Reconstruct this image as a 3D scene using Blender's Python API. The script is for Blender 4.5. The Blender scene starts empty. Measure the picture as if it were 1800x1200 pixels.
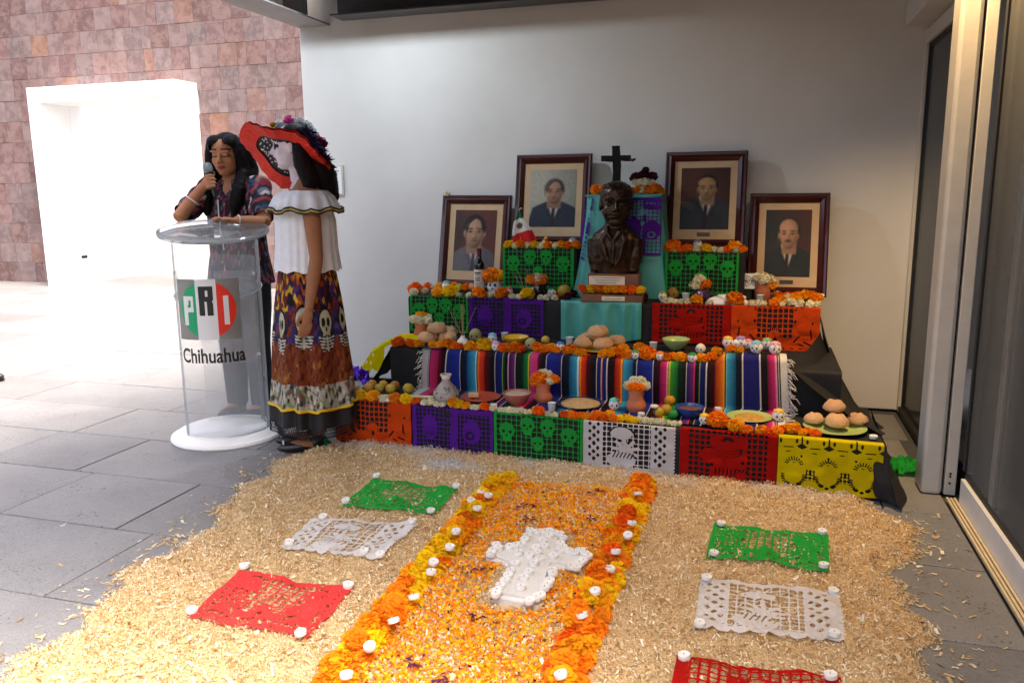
import bpy, bmesh, math, random
import numpy as np
from mathutils import Vector, Matrix, noise

random.seed(7)
RNG = np.random.default_rng(7)
sc = bpy.context.scene
COL = sc.collection

# ------------------------------------------------------------------ camera
cam_data = bpy.data.cameras.new('camera')
cam_data.lens = 28.4
cam_data.sensor_width = 36.0
cam_data.clip_start = 0.05
cam_data.clip_end = 400.0
cam = bpy.data.objects.new('camera', cam_data)
COL.objects.link(cam)
PIT, YAW, ROL = math.radians(10.4), math.radians(17.0), math.radians(0.6)
_f = Vector((-math.sin(YAW) * math.cos(PIT), math.cos(YAW) * math.cos(PIT), -math.sin(PIT)))
_r = Vector((math.cos(YAW), math.sin(YAW), 0))
_d = _f.cross(_r)
_r2 = _r * math.cos(ROL) + _d * math.sin(ROL)
_d2 = _d * math.cos(ROL) - _r * math.sin(ROL)
cam.matrix_world = Matrix(((_r2.x, -_d2.x, -_f.x, 0), (_r2.y, -_d2.y, -_f.y, 0), (_r2.z, -_d2.z, -_f.z, 1.3), (0, 0, 0, 1)))
sc.camera = cam

# ------------------------------------------------------------------ sky and sun (hazy bright day over the courtyard)
SUN_EL, SUN_AZ = math.radians(68), math.radians(115)   # azimuth clockwise from +Y
world = bpy.data.worlds.new('World')
sc.world = world
world.use_nodes = True
wn = world.node_tree
bg = wn.nodes['Background']
sky = wn.nodes.new('ShaderNodeTexSky')
sky.sky_type = 'NISHITA'
sky.sun_disc = False
sky.sun_elevation = SUN_EL
sky.sun_rotation = SUN_AZ
sky.air_density = 0.6
sky.dust_density = 10.0
sky.ozone_density = 0.0
wn.links.new(sky.outputs[0], bg.inputs[0])
bg.inputs[1].default_value = 0.15

sun_data = bpy.data.lights.new('sun', 'SUN')
sun_data.energy = 0.5
sun_data.angle = math.radians(25)
sun_data.color = (1.0, 0.96, 0.9)
sun = bpy.data.objects.new('sun', sun_data)
COL.objects.link(sun)
_sd = Vector((math.sin(SUN_AZ) * math.cos(SUN_EL), math.cos(SUN_AZ) * math.cos(SUN_EL), math.sin(SUN_EL)))
sun.rotation_euler = _sd.to_track_quat('Z', 'Y').to_euler()
sun.location = (4, -2, 9)

sc.view_settings.view_transform = 'Standard'
sc.view_settings.look = 'None'
sc.view_settings.gamma = 1.0
sc.view_settings.use_curve_mapping = False
sc.view_settings.exposure = 2.25

sc.render.engine = 'CYCLES'
sc.cycles.use_denoising = True
sc.cycles.max_bounces = 10
sc.cycles.diffuse_bounces = 6
sc.cycles.glossy_bounces = 4
sc.cycles.transmission_bounces = 6
sc.cycles.transparent_max_bounces = 16
sc.cycles.caustics_reflective = False
sc.cycles.caustics_refractive = False
sc.cycles.sample_clamp_indirect = 8.0

# ------------------------------------------------------------------ helpers
def lin(c):
    return tuple(((v / 12.92) if v <= 0.04045 else ((v + 0.055) / 1.055) ** 2.4) for v in c)

def S(h):
    h = h.lstrip('#')
    return lin(tuple(int(h[i:i + 2], 16) / 255 for i in (0, 2, 4)))

def tag(o, label=None, cat=None, group=None, kind=None):
    if label: o['label'] = label
    if cat: o['category'] = cat
    if group: o['group'] = group
    if kind: o['kind'] = kind
    return o

def thing(name, loc=(0, 0, 0), rz=0.0, label=None, cat=None, group=None):
    o = bpy.data.objects.new(name, None)
    o.empty_display_size = 0.05
    COL.objects.link(o)
    o.location = loc
    o.rotation_euler = (0, 0, rz)
    return tag(o, label, cat, group)

def link(name, me, parent=None, loc=None, rot=None, scale=None, color=None):
    o = bpy.data.objects.new(name, me)
    COL.objects.link(o)
    if parent is not None: o.parent = parent
    if loc is not None: o.location = loc
    if rot is not None: o.rotation_euler = rot
    if scale is not None: o.scale = (scale,) * 3 if isinstance(scale, (int, float)) else scale
    if color is not None: o.color = (*color, 1)
    return o

def dup(root, parent=None):
    c = root.copy()
    COL.objects.link(c)
    c.parent = parent
    for ch in list(root.children):
        dup(ch, c)
    return c

class MB:
    """collects geometry, then links it as one mesh object"""
    def __init__(s):
        s.v, s.f, s.m = [], [], []
        s.flat = False
    def add(s, vs, fs, mi=0):
        o = len(s.v)
        s.v.extend([tuple(p) for p in vs])
        s.f.extend([tuple(i + o for i in f) for f in fs])
        s.m.extend([mi] * len(fs))
        return s
    def box(s, c, d, rz=0.0, M=None, mi=0, bev=0.0):
        x, y, z = d[0] / 2, d[1] / 2, d[2] / 2
        if bev > 0:
            s.flat = True
            b = min(bev, x * .9, y * .9, z * .9)
            bm = bmesh.new()
            bmesh.ops.create_cube(bm, size=1)
            bmesh.ops.scale(bm, vec=(2 * x, 2 * y, 2 * z), verts=bm.verts)
            bmesh.ops.bevel(bm, geom=list(bm.edges), offset=b, segments=2, affect='EDGES', profile=.5)
            vs = [v.co.copy() for v in bm.verts]
            bm.verts.index_update()
            fs = [[v.index for v in f.verts] for f in bm.faces]
            bm.free()
        else:
            vs = [Vector((i * x, j * y, k * z)) for k in (-1, 1) for j in (-1, 1) for i in (-1, 1)]
            fs = [(0, 2, 3, 1), (4, 5, 7, 6), (0, 1, 5, 4), (2, 6, 7, 3), (0, 4, 6, 2), (1, 3, 7, 5)]
        if M is None:
            M = Matrix.Rotation(rz, 4, 'Z')
        vs = [M @ v + Vector(c) for v in vs]
        return s.add(vs, fs, mi)
    def rings(s, rings, closed=True, cap0=True, cap1=True, mi=0):
        n = len(rings[0])
        vs = [p for r in rings for p in r]
        fs = []
        for i in range(len(rings) - 1):
            for j in range(n if closed else n - 1):
                k = (j + 1) % n
                fs.append((i * n + j, i * n + k, (i + 1) * n + k, (i + 1) * n + j))
        if closed and cap0: fs.append(tuple(range(n - 1, -1, -1)))
        if closed and cap1: fs.append(tuple((len(rings) - 1) * n + j for j in range(n)))
        return s.add(vs, fs, mi)
    def lathe(s, prof, n=24, c=(0, 0, 0), cap0=True, cap1=True, mi=0, wob=0.0, sx=1.0, sy=1.0):
        R = []
        for i, (r, z) in enumerate(prof):
            R.append([(c[0] + sx * r * math.cos(2 * math.pi * j / n) * (1 + wob * math.sin(3 * 2 * math.pi * j / n + i)),
                       c[1] + sy * r * math.sin(2 * math.pi * j / n) * (1 + wob * math.cos(2 * 2 * math.pi * j / n + i * .7)), c[2] + z) for j in range(n)])
        return s.rings(R, True, cap0, cap1, mi)
    def tube(s, pts, rad, n=8, mi=0, flat=1.0, up=None):
        pts = [Vector(p) for p in pts]
        if isinstance(rad, (int, float)): rad = [rad] * len(pts)
        R = []
        u = None
        for i, p in enumerate(pts):
            t = (pts[min(i + 1, len(pts) - 1)] - pts[max(i - 1, 0)]).normalized()
            if u is None:
                ref = Vector(up) if up else (Vector((0, 0, 1)) if abs(t.z) < .9 else Vector((0, 1, 0)))
                u = (ref - t * ref.dot(t)).normalized()
            else:
                u = (u - t * u.dot(t)).normalized()
            w = t.cross(u)
            R.append([p + (u * math.cos(2 * math.pi * j / n) * flat + w * math.sin(2 * math.pi * j / n)) * rad[i] for j in range(n)])
        return s.rings(R, mi=mi)
    def ell(s, c, r, M=None, nu=16, nv=10, mi=0):
        c = Vector(c)
        vs = [Vector((0, 0, -r[2]))]
        for i in range(1, nv):
            a = -math.pi / 2 + math.pi * i / nv
            for j in range(nu):
                b = 2 * math.pi * j / nu
                vs.append(Vector((r[0] * math.cos(a) * math.cos(b), r[1] * math.cos(a) * math.sin(b), r[2] * math.sin(a))))
        vs.append(Vector((0, 0, r[2])))
        fs = [(0, 1 + (j + 1) % nu, 1 + j) for j in range(nu)]
        for i in range(nv - 2):
            for j in range(nu):
                k = (j + 1) % nu
                fs.append((1 + i * nu + j, 1 + i * nu + k, 1 + (i + 1) * nu + k, 1 + (i + 1) * nu + j))
        L = len(vs) - 1
        fs += [(L, 1 + (nv - 2) * nu + j, 1 + (nv - 2) * nu + (j + 1) % nu) for j in range(nu)]
        if M is not None: vs = [M @ v for v in vs]
        return s.add([v + c for v in vs], fs, mi)
    def mesh(s, name, mats, smooth=True, angle=40):
        me = bpy.data.meshes.new(name)
        me.from_pydata(s.v, [], s.f)
        for m in (mats if isinstance(mats, (list, tuple)) else [mats]):
            me.materials.append(m)
        if any(s.m):
            me.polygons.foreach_set('material_index', s.m)
        me.update()
        if smooth:
            me.polygons.foreach_set('use_smooth', [True] * len(me.polygons))
            try: me.set_sharp_from_angle(angle=math.radians(12 if s.flat else angle))
            except Exception: pass
        return me
    def build(s, name, mats, parent=None, smooth=True, angle=40, **k):
        return link(name, s.mesh(name, mats, smooth, angle), parent, **k)

def grid_mesh(name, P, mat, cols=None, smooth=True, wrap=False):
    """P: (ny, nx, 3) array of points; cols: (ny, nx, 3) linear colours kept as the colour attribute Col"""
    ny, nx = P.shape[:2]
    idx = np.arange(ny * nx).reshape(ny, nx)
    if wrap:
        idx = np.concatenate([idx, idx[:, :1]], 1)
    q = np.stack([idx[:-1, :-1], idx[:-1, 1:], idx[1:, 1:], idx[1:, :-1]], -1).reshape(-1, 4)
    return np_mesh(name, P.reshape(-1, 3), q, mat, None if cols is None else cols.reshape(-1, 3), smooth)

def np_mesh(name, V, Q, mat, cols=None, smooth=False):
    """V (n,3), Q (m,k) constant-size polygons"""
    me = bpy.data.meshes.new(name)
    n, (m, k) = len(V), Q.shape
    me.vertices.add(n)
    me.vertices.foreach_set('co', np.ascontiguousarray(V, dtype=np.float32).ravel())
    me.loops.add(m * k)
    me.loops.foreach_set('vertex_index', np.ascontiguousarray(Q, dtype=np.int32).ravel())
    me.polygons.add(m)
    me.polygons.foreach_set('loop_start', np.arange(0, m * k, k, dtype=np.int32))
    if mat is not None: me.materials.append(mat)
    me.update(calc_edges=True)
    if smooth: me.polygons.foreach_set('use_smooth', [True] * m)
    if cols is not None:
        a = me.color_attributes.new('Col', 'FLOAT_COLOR', 'POINT')
        a.data.foreach_set('color', np.concatenate([cols, np.ones((n, 1))], 1).astype(np.float32).ravel())
    return me

# ------------------------------------------------------------------ materials
def new_mat(name):
    m = bpy.data.materials.new(name)
    m.use_nodes = True
    nt = m.node_tree
    return m, nt, nt.nodes['Principled BSDF']

def nd(nt, t, **k):
    n = nt.nodes.new(t)
    for a, b in k.items(): setattr(n, a, b)
    return n

def ramp(nt, src, stops, interp='LINEAR'):
    r = nd(nt, 'ShaderNodeValToRGB')
    r.color_ramp.interpolation = interp
    e = r.color_ramp.elements
    while len(e) < len(stops): e.new(0.5)
    for i, (p, c) in enumerate(stops):
        e[i].position = p
        e[i].color = (*c, 1)
    nt.links.new(src, r.inputs[0])
    return r.outputs[0]

def tex_noise(nt, vec, scale, detail=4, rough=.55, dist=0.0):
    n = nd(nt, 'ShaderNodeTexNoise')
    n.inputs['Scale'].default_value = scale
    n.inputs['Detail'].default_value = detail
    n.inputs['Roughness'].default_value = rough
    n.inputs['Distortion'].default_value = dist
    if vec is not None: nt.links.new(vec, n.inputs['Vector'])
    return n.outputs['Fac']

def add_bump(nt, p, h, strength=.3, dist=.01):
    b = nd(nt, 'ShaderNodeBump')
    b.inputs['Strength'].default_value = strength
    b.inputs['Distance'].default_value = dist
    nt.links.new(h, b.inputs['Height'])
    nt.links.new(b.outputs[0], p.inputs['Normal'])

def pm(name, c1, c2=None, scale=20, rough=.6, bump=0.0, bscale=None, metal=0.0, spec=.5, coat=0.0, dist=.01, detail=4, objvar=0.0):
    """principled material mottled between two colours"""
    m, nt, p = new_mat(name)
    p.inputs['Roughness'].default_value = rough
    p.inputs['Metallic'].default_value = metal
    p.inputs['Specular IOR Level'].default_value = spec
    p.inputs['Coat Weight'].default_value = coat
    co = nd(nt, 'ShaderNodeTexCoord').outputs['Object']
    if c2 is None: c2 = tuple(v * .8 for v in c1)
    f = tex_noise(nt, co, scale, detail)
    c = ramp(nt, f, [(.3, c1), (.7, c2)])
    if objvar:
        oi = nd(nt, 'ShaderNodeObjectInfo')
        hs = nd(nt, 'ShaderNodeHueSaturation')
        mr = nd(nt, 'ShaderNodeMapRange')
        mr.inputs['To Min'].default_value = 1 - objvar
        mr.inputs['To Max'].default_value = 1 + objvar
        nt.links.new(oi.outputs['Random'], mr.inputs[0])
        nt.links.new(mr.outputs[0], hs.inputs['Value'])
        nt.links.new(c, hs.inputs['Color'])
        c = hs.outputs[0]
    nt.links.new(c, p.inputs['Base Color'])
    if bump:
        add_bump(nt, p, tex_noise(nt, co, bscale or scale * 3, 5), bump, dist)
    return m

def vm(name, rough=.7, bump=0.0, bscale=200, spec=.4, trans=0.0, mott=.12, mscale=60):
    """principled material coloured by the Col attribute of the mesh"""
    m, nt, p = new_mat(name)
    p.inputs['Roughness'].default_value = rough
    p.inputs['Specular IOR Level'].default_value = spec
    at = nd(nt, 'ShaderNodeVertexColor', layer_name='Col')
    co = nd(nt, 'ShaderNodeTexCoord').outputs['Object']
    mx = nd(nt, 'ShaderNodeMix', data_type='RGBA', blend_type='MULTIPLY')
    mx.inputs['Factor'].default_value = 1.0
    f = ramp(nt, tex_noise(nt, co, mscale, 3), [(.3, (1 - mott,) * 3), (.7, (1 + mott * .3,) * 3)])
    nt.links.new(at.outputs[0], mx.inputs[6])
    nt.links.new(f, mx.inputs[7])
    nt.links.new(mx.outputs[2], p.inputs['Base Color'])
    if bump: add_bump(nt, p, tex_noise(nt, co, bscale, 3), bump, .003)
    if trans: thin(nt, p, mx.outputs[2], trans)
    return m

def thin(nt, p, colsock, amount, color=None):
    """adds light passing through thin petals, paper and cloth"""
    t = nd(nt, 'ShaderNodeBsdfTranslucent')
    if colsock is not None: nt.links.new(colsock, t.inputs[0])
    else: t.inputs[0].default_value = (*color, 1)
    mx = nd(nt, 'ShaderNodeMixShader')
    mx.inputs[0].default_value = amount
    out = nt.nodes['Material Output']
    nt.links.new(p.outputs[0], mx.inputs[1])
    nt.links.new(t.outputs[0], mx.inputs[2])
    nt.links.new(mx.outputs[0], out.inputs[0])

def om(name, rough=.8, var=.25, scale=60, trans=.25, bump=0.0):
    """material coloured by the object's own colour (petals, icing, fruit)"""
    m, nt, p = new_mat(name)
    p.inputs['Roughness'].default_value = rough
    p.inputs['Specular IOR Level'].default_value = .25
    oi = nd(nt, 'ShaderNodeObjectInfo')
    co = nd(nt, 'ShaderNodeTexCoord').outputs['Object']
    f = ramp(nt, tex_noise(nt, co, scale, 3), [(.25, (1 - var,) * 3), (.75, (1 + var * .2,) * 3)])
    mx = nd(nt, 'ShaderNodeMix', data_type='RGBA', blend_type='MULTIPLY')
    mx.inputs['Factor'].default_value = 1.0
    nt.links.new(oi.outputs['Color'], mx.inputs[6])
    nt.links.new(f, mx.inputs[7])
    nt.links.new(mx.outputs[2], p.inputs['Base Color'])
    if bump: add_bump(nt, p, tex_noise(nt, co, scale * 2, 4), bump, .004)
    if trans: thin(nt, p, mx.outputs[2], trans)
    return m

def clear_mat(name, tint=(.96, .97, .97), gloss=.06, rough=.03, fres=1.45, milk=0.0):
    m = bpy.data.materials.new(name)
    m.use_nodes = True
    nt = m.node_tree
    nt.nodes.remove(nt.nodes['Principled BSDF'])
    tr = nd(nt, 'ShaderNodeBsdfTransparent')
    tr.inputs[0].default_value = (*tint, 1)
    gl = nd(nt, 'ShaderNodeBsdfGlossy')
    gl.inputs['Roughness'].default_value = rough
    fr = nd(nt, 'ShaderNodeFresnel')
    fr.inputs[0].default_value = fres
    ma = nd(nt, 'ShaderNodeMath', operation='ADD')
    ma.inputs[1].default_value = gloss
    ma.use_clamp = True
    nt.links.new(fr.outputs[0], ma.inputs[0])
    mx = nd(nt, 'ShaderNodeMixShader')
    nt.links.new(ma.outputs[0], mx.inputs[0])
    nt.links.new(tr.outputs[0], mx.inputs[1])
    nt.links.new(gl.outputs[0], mx.inputs[2])
    last = mx.outputs[0]
    if milk:
        df = nd(nt, 'ShaderNodeBsdfDiffuse'); df.inputs[0].default_value = (.86, .88, .88, 1)
        tl_ = nd(nt, 'ShaderNodeBsdfTranslucent'); tl_.inputs[0].default_value = (.86, .88, .88, 1)
        m0 = nd(nt, 'ShaderNodeMixShader'); nt.links.new(df.outputs[0], m0.inputs[1]); nt.links.new(tl_.outputs[0], m0.inputs[2])
        m1 = nd(nt, 'ShaderNodeMixShader'); m1.inputs[0].default_value = milk
        nt.links.new(last, m1.inputs[1]); nt.links.new(m0.outputs[0], m1.inputs[2]); last = m1.outputs[0]
    nt.links.new(last, nt.nodes['Material Output'].inputs[0])
    return m

# ------------------------------------------------------------------ setting materials
def stone_mat(name, cols, scale=3.0, rough=.75, bump=.25, pores=False, veins=True):
    m, nt, p = new_mat(name)
    p.inputs['Roughness'].default_value = rough
    p.inputs['Specular IOR Level'].default_value = .5 if pores else .3
    tc = nd(nt, 'ShaderNodeTexCoord')
    oi = nd(nt, 'ShaderNodeObjectInfo')
    geo = nd(nt, 'ShaderNodeNewGeometry')
    # every piece takes its own offset in the noise so that no two look alike
    off = nd(nt, 'ShaderNodeVectorMath', operation='SCALE')
    comb = nd(nt, 'ShaderNodeCombineXYZ')
    nt.links.new(oi.outputs['Random'], comb.inputs[0])
    nt.links.new(oi.outputs['Random'], comb.inputs[2])
    nt.links.new(comb.outputs[0], off.inputs[0])
    off.inputs['Scale'].default_value = 57.0
    ad = nd(nt, 'ShaderNodeVectorMath', operation='ADD')
    nt.links.new(geo.outputs['Position'], ad.inputs[0])
    nt.links.new(off.outputs[0], ad.inputs[1])
    vec = ad.outputs[0]
    base = ramp(nt, oi.outputs['Random'], [(i / max(1, len(cols) - 1), c) for i, c in enumerate(cols)], 'LINEAR')
    f = tex_noise(nt, vec, scale * 1.5, 7, .7, .1)
    lo = ramp(nt, f, [(.28, (.82, .80, .80)), (.5, (1, 1, 1)), (.72, (1.14, 1.13, 1.13))])
    mx = nd(nt, 'ShaderNodeMix', data_type='RGBA', blend_type='MULTIPLY')
    mx.inputs['Factor'].default_value = 1
    nt.links.new(base, mx.inputs[6]); nt.links.new(lo, mx.inputs[7])
    c = mx.outputs[2]
    if veins:
        f2 = tex_noise(nt, vec, scale * 2.6, 7, .75, .15)
        v = ramp(nt, f2, [(.44, (0, 0, 0)), (.56, (1, 1, 1))])
        m2 = nd(nt, 'ShaderNodeMix', data_type='RGBA')
        nt.links.new(v, m2.inputs[0])
        sc_ = nd(nt, 'ShaderNodeMath', operation='MULTIPLY'); sc_.inputs[1].default_value = .22
        nt.links.new(v, sc_.inputs[0]); nt.links.new(sc_.outputs[0], m2.inputs[0])
        nt.links.new(c, m2.inputs[6]); m2.inputs[7].default_value = (*S('a8948f'), 1)
        c = m2.outputs[2]
    h = tex_noise(nt, vec, scale * 14, 5, .7)
    if pores:
        vo = nd(nt, 'ShaderNodeTexVoronoi'); vo.inputs['Scale'].default_value = 55
        vo.inputs['Randomness'].default_value = 1.0
        nt.links.new(vec, vo.inputs['Vector'])
        gate = tex_noise(nt, vec, 7, 3)
        su = nd(nt, 'ShaderNodeMath', operation='SUBTRACT')
        nt.links.new(vo.outputs['Distance'], su.inputs[0]); 
        g2 = nd(nt, 'ShaderNodeMapRange'); g2.inputs['From Min'].default_value = .35; g2.inputs['From Max'].default_value = .75
        g2.inputs['To Min'].default_value = -.1; g2.inputs['To Max'].default_value = .33
        nt.links.new(gate, g2.inputs[0]); nt.links.new(g2.outputs[0], su.inputs[1])
        pr = ramp(nt, su.outputs[0], [(.0, (.35, .35, .35)), (.09, (1, 1, 1))])
        m3 = nd(nt, 'ShaderNodeMix', data_type='RGBA', blend_type='MULTIPLY'); m3.inputs['Factor'].default_value = 1
        nt.links.new(c, m3.inputs[6]); nt.links.new(pr, m3.inputs[7]); c = m3.outputs[2]
        fl = tex_noise(nt, vec, 160, 2)
        pr2 = ramp(nt, fl, [(.3, (.72, .72, .72)), (.6, (1.06, 1.06, 1.06))])
        m4 = nd(nt, 'ShaderNodeMix', data_type='RGBA', blend_type='MULTIPLY'); m4.inputs['Factor'].default_value = 1
        nt.links.new(c, m4.inputs[6]); nt.links.new(pr2, m4.inputs[7]); c = m4.outputs[2]
    nt.links.new(c, p.inputs['Base Color'])
    add_bump(nt, p, h, bump, .01)
    return m

M_PINK = stone_mat('pink_quarry_stone', [S('6c5353'), S('5e4948'), S('756867'), S('655050'), S('785848'), S('6a5b5c'), S('605555'), S('725c5a'), S('594341'), S('706263'), S('664c49')], 2.6, bump=.08)
M_BASALT = stone_mat('grey_basalt', [S('777777'), S('807f7e'), S('6e6e6e'), S('7b7b7b'), S('828180')], 2.0, .42, .3, pores=True, veins=False)
M_JOINT = pm('dark_joint', S('4a4b4c'), S('3d3e40'), 30, .95, .4)
M_PLASTER = pm('white_plaster', S('dedcd7'), S('d3d0ca'), 1.7, .85, .08, 90, spec=.2, detail=7)
M_WHITE = pm('white_paint', S('f2f1ee'), S('ebeae6'), 4, .6, .05, 60, spec=.3)
M_STEEL = pm('brown_painted_steel', S('3a3331'), S('2e2826'), 8, .45, .08, 40)
M_FASCIA = pm('grey_painted_steel', S('8d8987'), S('807c7a'), 6, .5, .08, 40)
M_CEIL = pm('dark_ceiling_paint', S('2a2422'), S('201b1a'), 6, .7, .1, 40)
M_ALU = pm('beige_aluminium', S('d4cfc3'), S('c9c4b7'), 12, .42, .04, 80, metal=.1)
M_ALUW = pm('white_aluminium', S('dcdcd8'), S('d0d0cc'), 12, .4, .04, 80)
M_DARK = pm('black_gasket', S('151515'), S('0e0e0e'), 40, .6)
M_GLASS = clear_mat('window_glass', (.72, .74, .73), .0, .12, 1.10, .09)
M_ROOM = pm('dim_room_paint', S('a09b92'), S('948f86'), 3, .9, .1, 30)
M_TRACK = pm('pale_track', S('cdbb97'), S('bda983'), 30, .5, .1, 60)
M_PORT = pm('bright_white_paint', S('f4f4f2'), S('eeeeec'), 4, .7, .05, 60, spec=.2)

def boxmesh(name, d, mat, bev=0.004):
    return MB().box((0, 0, 0), d, bev=bev).mesh(name, mat, smooth=True, angle=30)

def in_frame(p, mx=.06):
    q = Vector(p) - Vector((0, 0, 1.3))
    z = q.dot(_f)
    if z < .2: return False
    x = q.dot(_r2) / z * 1420 / 1800
    y = q.dot(_d2) / z * 1420 / 1800
    return abs(x) < .5 + mx and abs(y) < .3333 + mx

# ------------------------------------------------------------------ ground with basalt pavers
gb = MB()
gb.add([(-70, -40, -.014), (40, -40, -.014), (40, 70, -.014), (-70, 70, -.014)], [(0, 1, 2, 3)])
ground = tag(gb.build('ground', M_JOINT, smooth=False), kind='structure')
paver_me = {}
ROWS = [.89 + .5175 * i for i in range(18)]
rest = MB()
for ri, y0 in enumerate(ROWS):
    rr = random.Random(100 + ri)
    x = -14.0 + rr.random() * .5
    if ri == 4: x = -3.10 - .9 * 12 - .33
    while x < .80:
        w = rr.choice((.6, .9, .9, 1.2))
        x1 = min(x + w, .80)
        if x1 - x > .08:
            cx, cy = (x + x1) / 2, y0 + .25
            hidden = (-1.8 < cx - w / 2 and cx + w / 2 < .35 and 2.0 < cy < 4.9) or (cx > -2.6 and cy > 5.2) or cy > 10.0
            vis = any(in_frame((px, py, 0), .02) for px in (x, cx, x1) for py in (y0, y0 + .5))
            if vis and not hidden:
                k = round(x1 - x, 3)
                if k not in paver_me:
                    paver_me[k] = boxmesh('paver', (k - .006, .5175 - .006, .03), M_BASALT, .003)
                o = link('paver', paver_me[k], ground, loc=(cx, y0 + .25875, -.0152 + rr.uniform(-.0012, .0012)))
            elif not hidden:
                rest.box((cx, y0 + .25875, -.0155), (x1 - x - .006, .5115, .03))
        x = x1
if rest.v:
    o = rest.build('paving', M_BASALT, ground, smooth=False); o['kind'] = 'stuff'

# ------------------------------------------------------------------ pink stone wall across the courtyard
stone = thing('stone_wall', (-9, 10, 0), 0, 'high courtyard wall clad in mottled pink and grey stone tiles', 'wall')
b = MB()
b.box((-1.15 - .95 - .2 - 1.5, .15, 2.4), (5.15 - 2.6 + .75, .24, 4.8))            # left of the passage
b.box((4.6 - .1, .15, 2.4), (6.2, .24, 4.8))
b.box((.1 - .0, .15, 3.77), (2.62, .24, 2.06))
backing = MB()
backing.box((-12.0, 10.16, 2.4), (3.68, .28, 4.8))
backing.box((-5.6, 10.16, 2.4), (4.06, .28, 4.8))
backing.box((-8.895, 10.16, 3.82), (2.53, .28, 1.96))
o = backing.build('core', M_JOINT, stone, smooth=False)
o.location = (9, -10, 0)
T = .305
tile_me = [boxmesh('tile', (T - .003, .05, T - .003), M_PINK, .0025) for _ in range(1)]
half_me = boxmesh('tile', (T / 2 - .003, .05, T - .003), M_PINK, .0025)
rest = MB()
for r_ in range(15):
    rr = random.Random(500 + r_)
    x = -13.7 + rr.random() * T
    z = r_ * T + T / 2
    while x < -3.8:
        w = T if rr.random() > .16 else T / 2
        cx = x + w / 2
        x += w
        if -10.13 + .06 < cx < -7.64 - .06 and z < 2.80: continue
        if -10.2 < cx - w / 2 and cx + w / 2 < -7.6 and z < 2.84: continue
        d = rr.uniform(-.0025, .0025)
        if cx < -5.75 and in_frame((cx, 9.97, z), .01):
            link('tile', tile_me[0] if w == T else half_me, stone, loc=(cx + 9, -.005 + d, z))
        elif cx < -4.4:
            rest.box((cx + 9, -.005 + d, z), (w - .003, .05, T - .003))
o = rest.build('tiles_beyond', M_PINK, stone, smooth=False); o['kind'] = 'stuff'

# white passage frame standing out of the stone wall, open light well behind it
portal = thing('passage_frame', (-8.885, 9.5, 0), 0, 'bright white projecting frame of a passage through the pink stone wall', 'doorway')
X0, X1 = -10.15 + 8.885, -7.62 + 8.885
b = MB().box((X0 + .11, .26, 1.425), (.22, .52, 2.85), bev=.006); b.build('jamb', M_PORT, portal)
b = MB().box((X1 - .10, .26, 1.425), (.20, .52, 2.85), bev=.006); b.build('jamb', M_PORT, portal)
b = MB().box(((X0 + .22 + X1 - .2) / 2, .26, 2.741), (X1 - X0 - .426, .516, .216), bev=.006); b.build('lintel', M_PORT, portal)
b = MB().box((X0 + .102, 2.386, 1.7), (.235, 3.73, 3.4)); b.build('side_wall', M_PORT, portal, smooth=False)
b = MB().box((X1 - .10, 2.4, 1.7), (.19, 3.7, 3.4)); b.build('side_wall', M_PORT, portal, smooth=False)
MB().box(((X0 + X1) / 2, 2.1, -.004), (X1 - X0 - .44, 4.2, .012)).build('floor_slab', M_BASALT, portal, smooth=False)
b = MB().box(((X0 + X1) / 2, 4.35, 1.7), (X1 - X0, .2, 3.4)); b.build('end_wall', M_PORT, portal, smooth=False)
b = MB().box((X0 + .225, .5, .39), (.014, .16, .12), bev=.004)
sk = b.build('socket_plate', M_ALUW, portal); MB().box((X0 + .232, .5, .405), (.012, .11, .04)).build('socket_slot', M_DARK, sk)

# ------------------------------------------------------------------ back wall of the portico
bw = tag(MB().box((-.99, 5.27, 1.6), (4.16, .26, 3.2), bev=.008).build('plaster_wall', M_PLASTER),
         'plain off-white plastered wall behind the altar', 'wall')
ws = thing('wall_notice', (-2.845, 5.137, 1.40), 0, 'small framed paper notice on the plaster wall behind the wide hat', 'notice')
MB().box((0, -.006, 0), (.135, .012, .205), bev=.002).build('frame', M_ALU, ws)
MB().box((0, -.013, 0), (.112, .004, .182)).build('paper', M_PORT, ws, smooth=False)
for i in range(6):
    MB().box((-.005 * (i % 2), -.0155, .062 - i * .025), (.075 - .012 * (i % 3), .002, .007)).build('printed_line', M_FASCIA, ws, smooth=False)

# ------------------------------------------------------------------ portico ceiling and beams
roof = tag(MB().box((.97, 3.35, 2.76), (7.75, 4.1, .16)).build('ceiling', M_CEIL, smooth=False), kind='structure')
fb = thing('edge_beam', (-2.95, 2.3, 2.42), 0, 'grey steel edge beam along the open side of the portico ceiling', 'beam')
MB().box((0, .80, .006), (.24, 4.08, .012), bev=.002).build('flange', M_FASCIA, fb)
MB().box((-.06, .80, .137), (.014, 4.08, .246)).build('web', M_FASCIA, fb, smooth=False)
for i in range(3):
    MB().box((.035, 2.55 - i * 1.3, .137), (.17, .012, .244)).build('stiffener', M_STEEL, fb, smooth=False)
wb = thing('wall_beam', (-.9, 4.95, 2.42), 0, 'dark brown steel beam running along the top of the plaster wall', 'beam')
MB().box((.05, 0, .006), (3.66, .17, .012), bev=.002).build('flange', M_STEEL, wb)
MB().box((.05, .03, .137), (3.66, .014, .246)).build('web', M_STEEL, wb, smooth=False)
jb = thing('ceiling_joist', (-.9, 4.45, 2.56), 0, 'dark brown joist under the ceiling in front of the wall beam', 'beam')
MB().box((.05, 0, .06), (3.66, .11, .118), bev=.003).build('joist', M_STEEL, jb)

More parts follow.
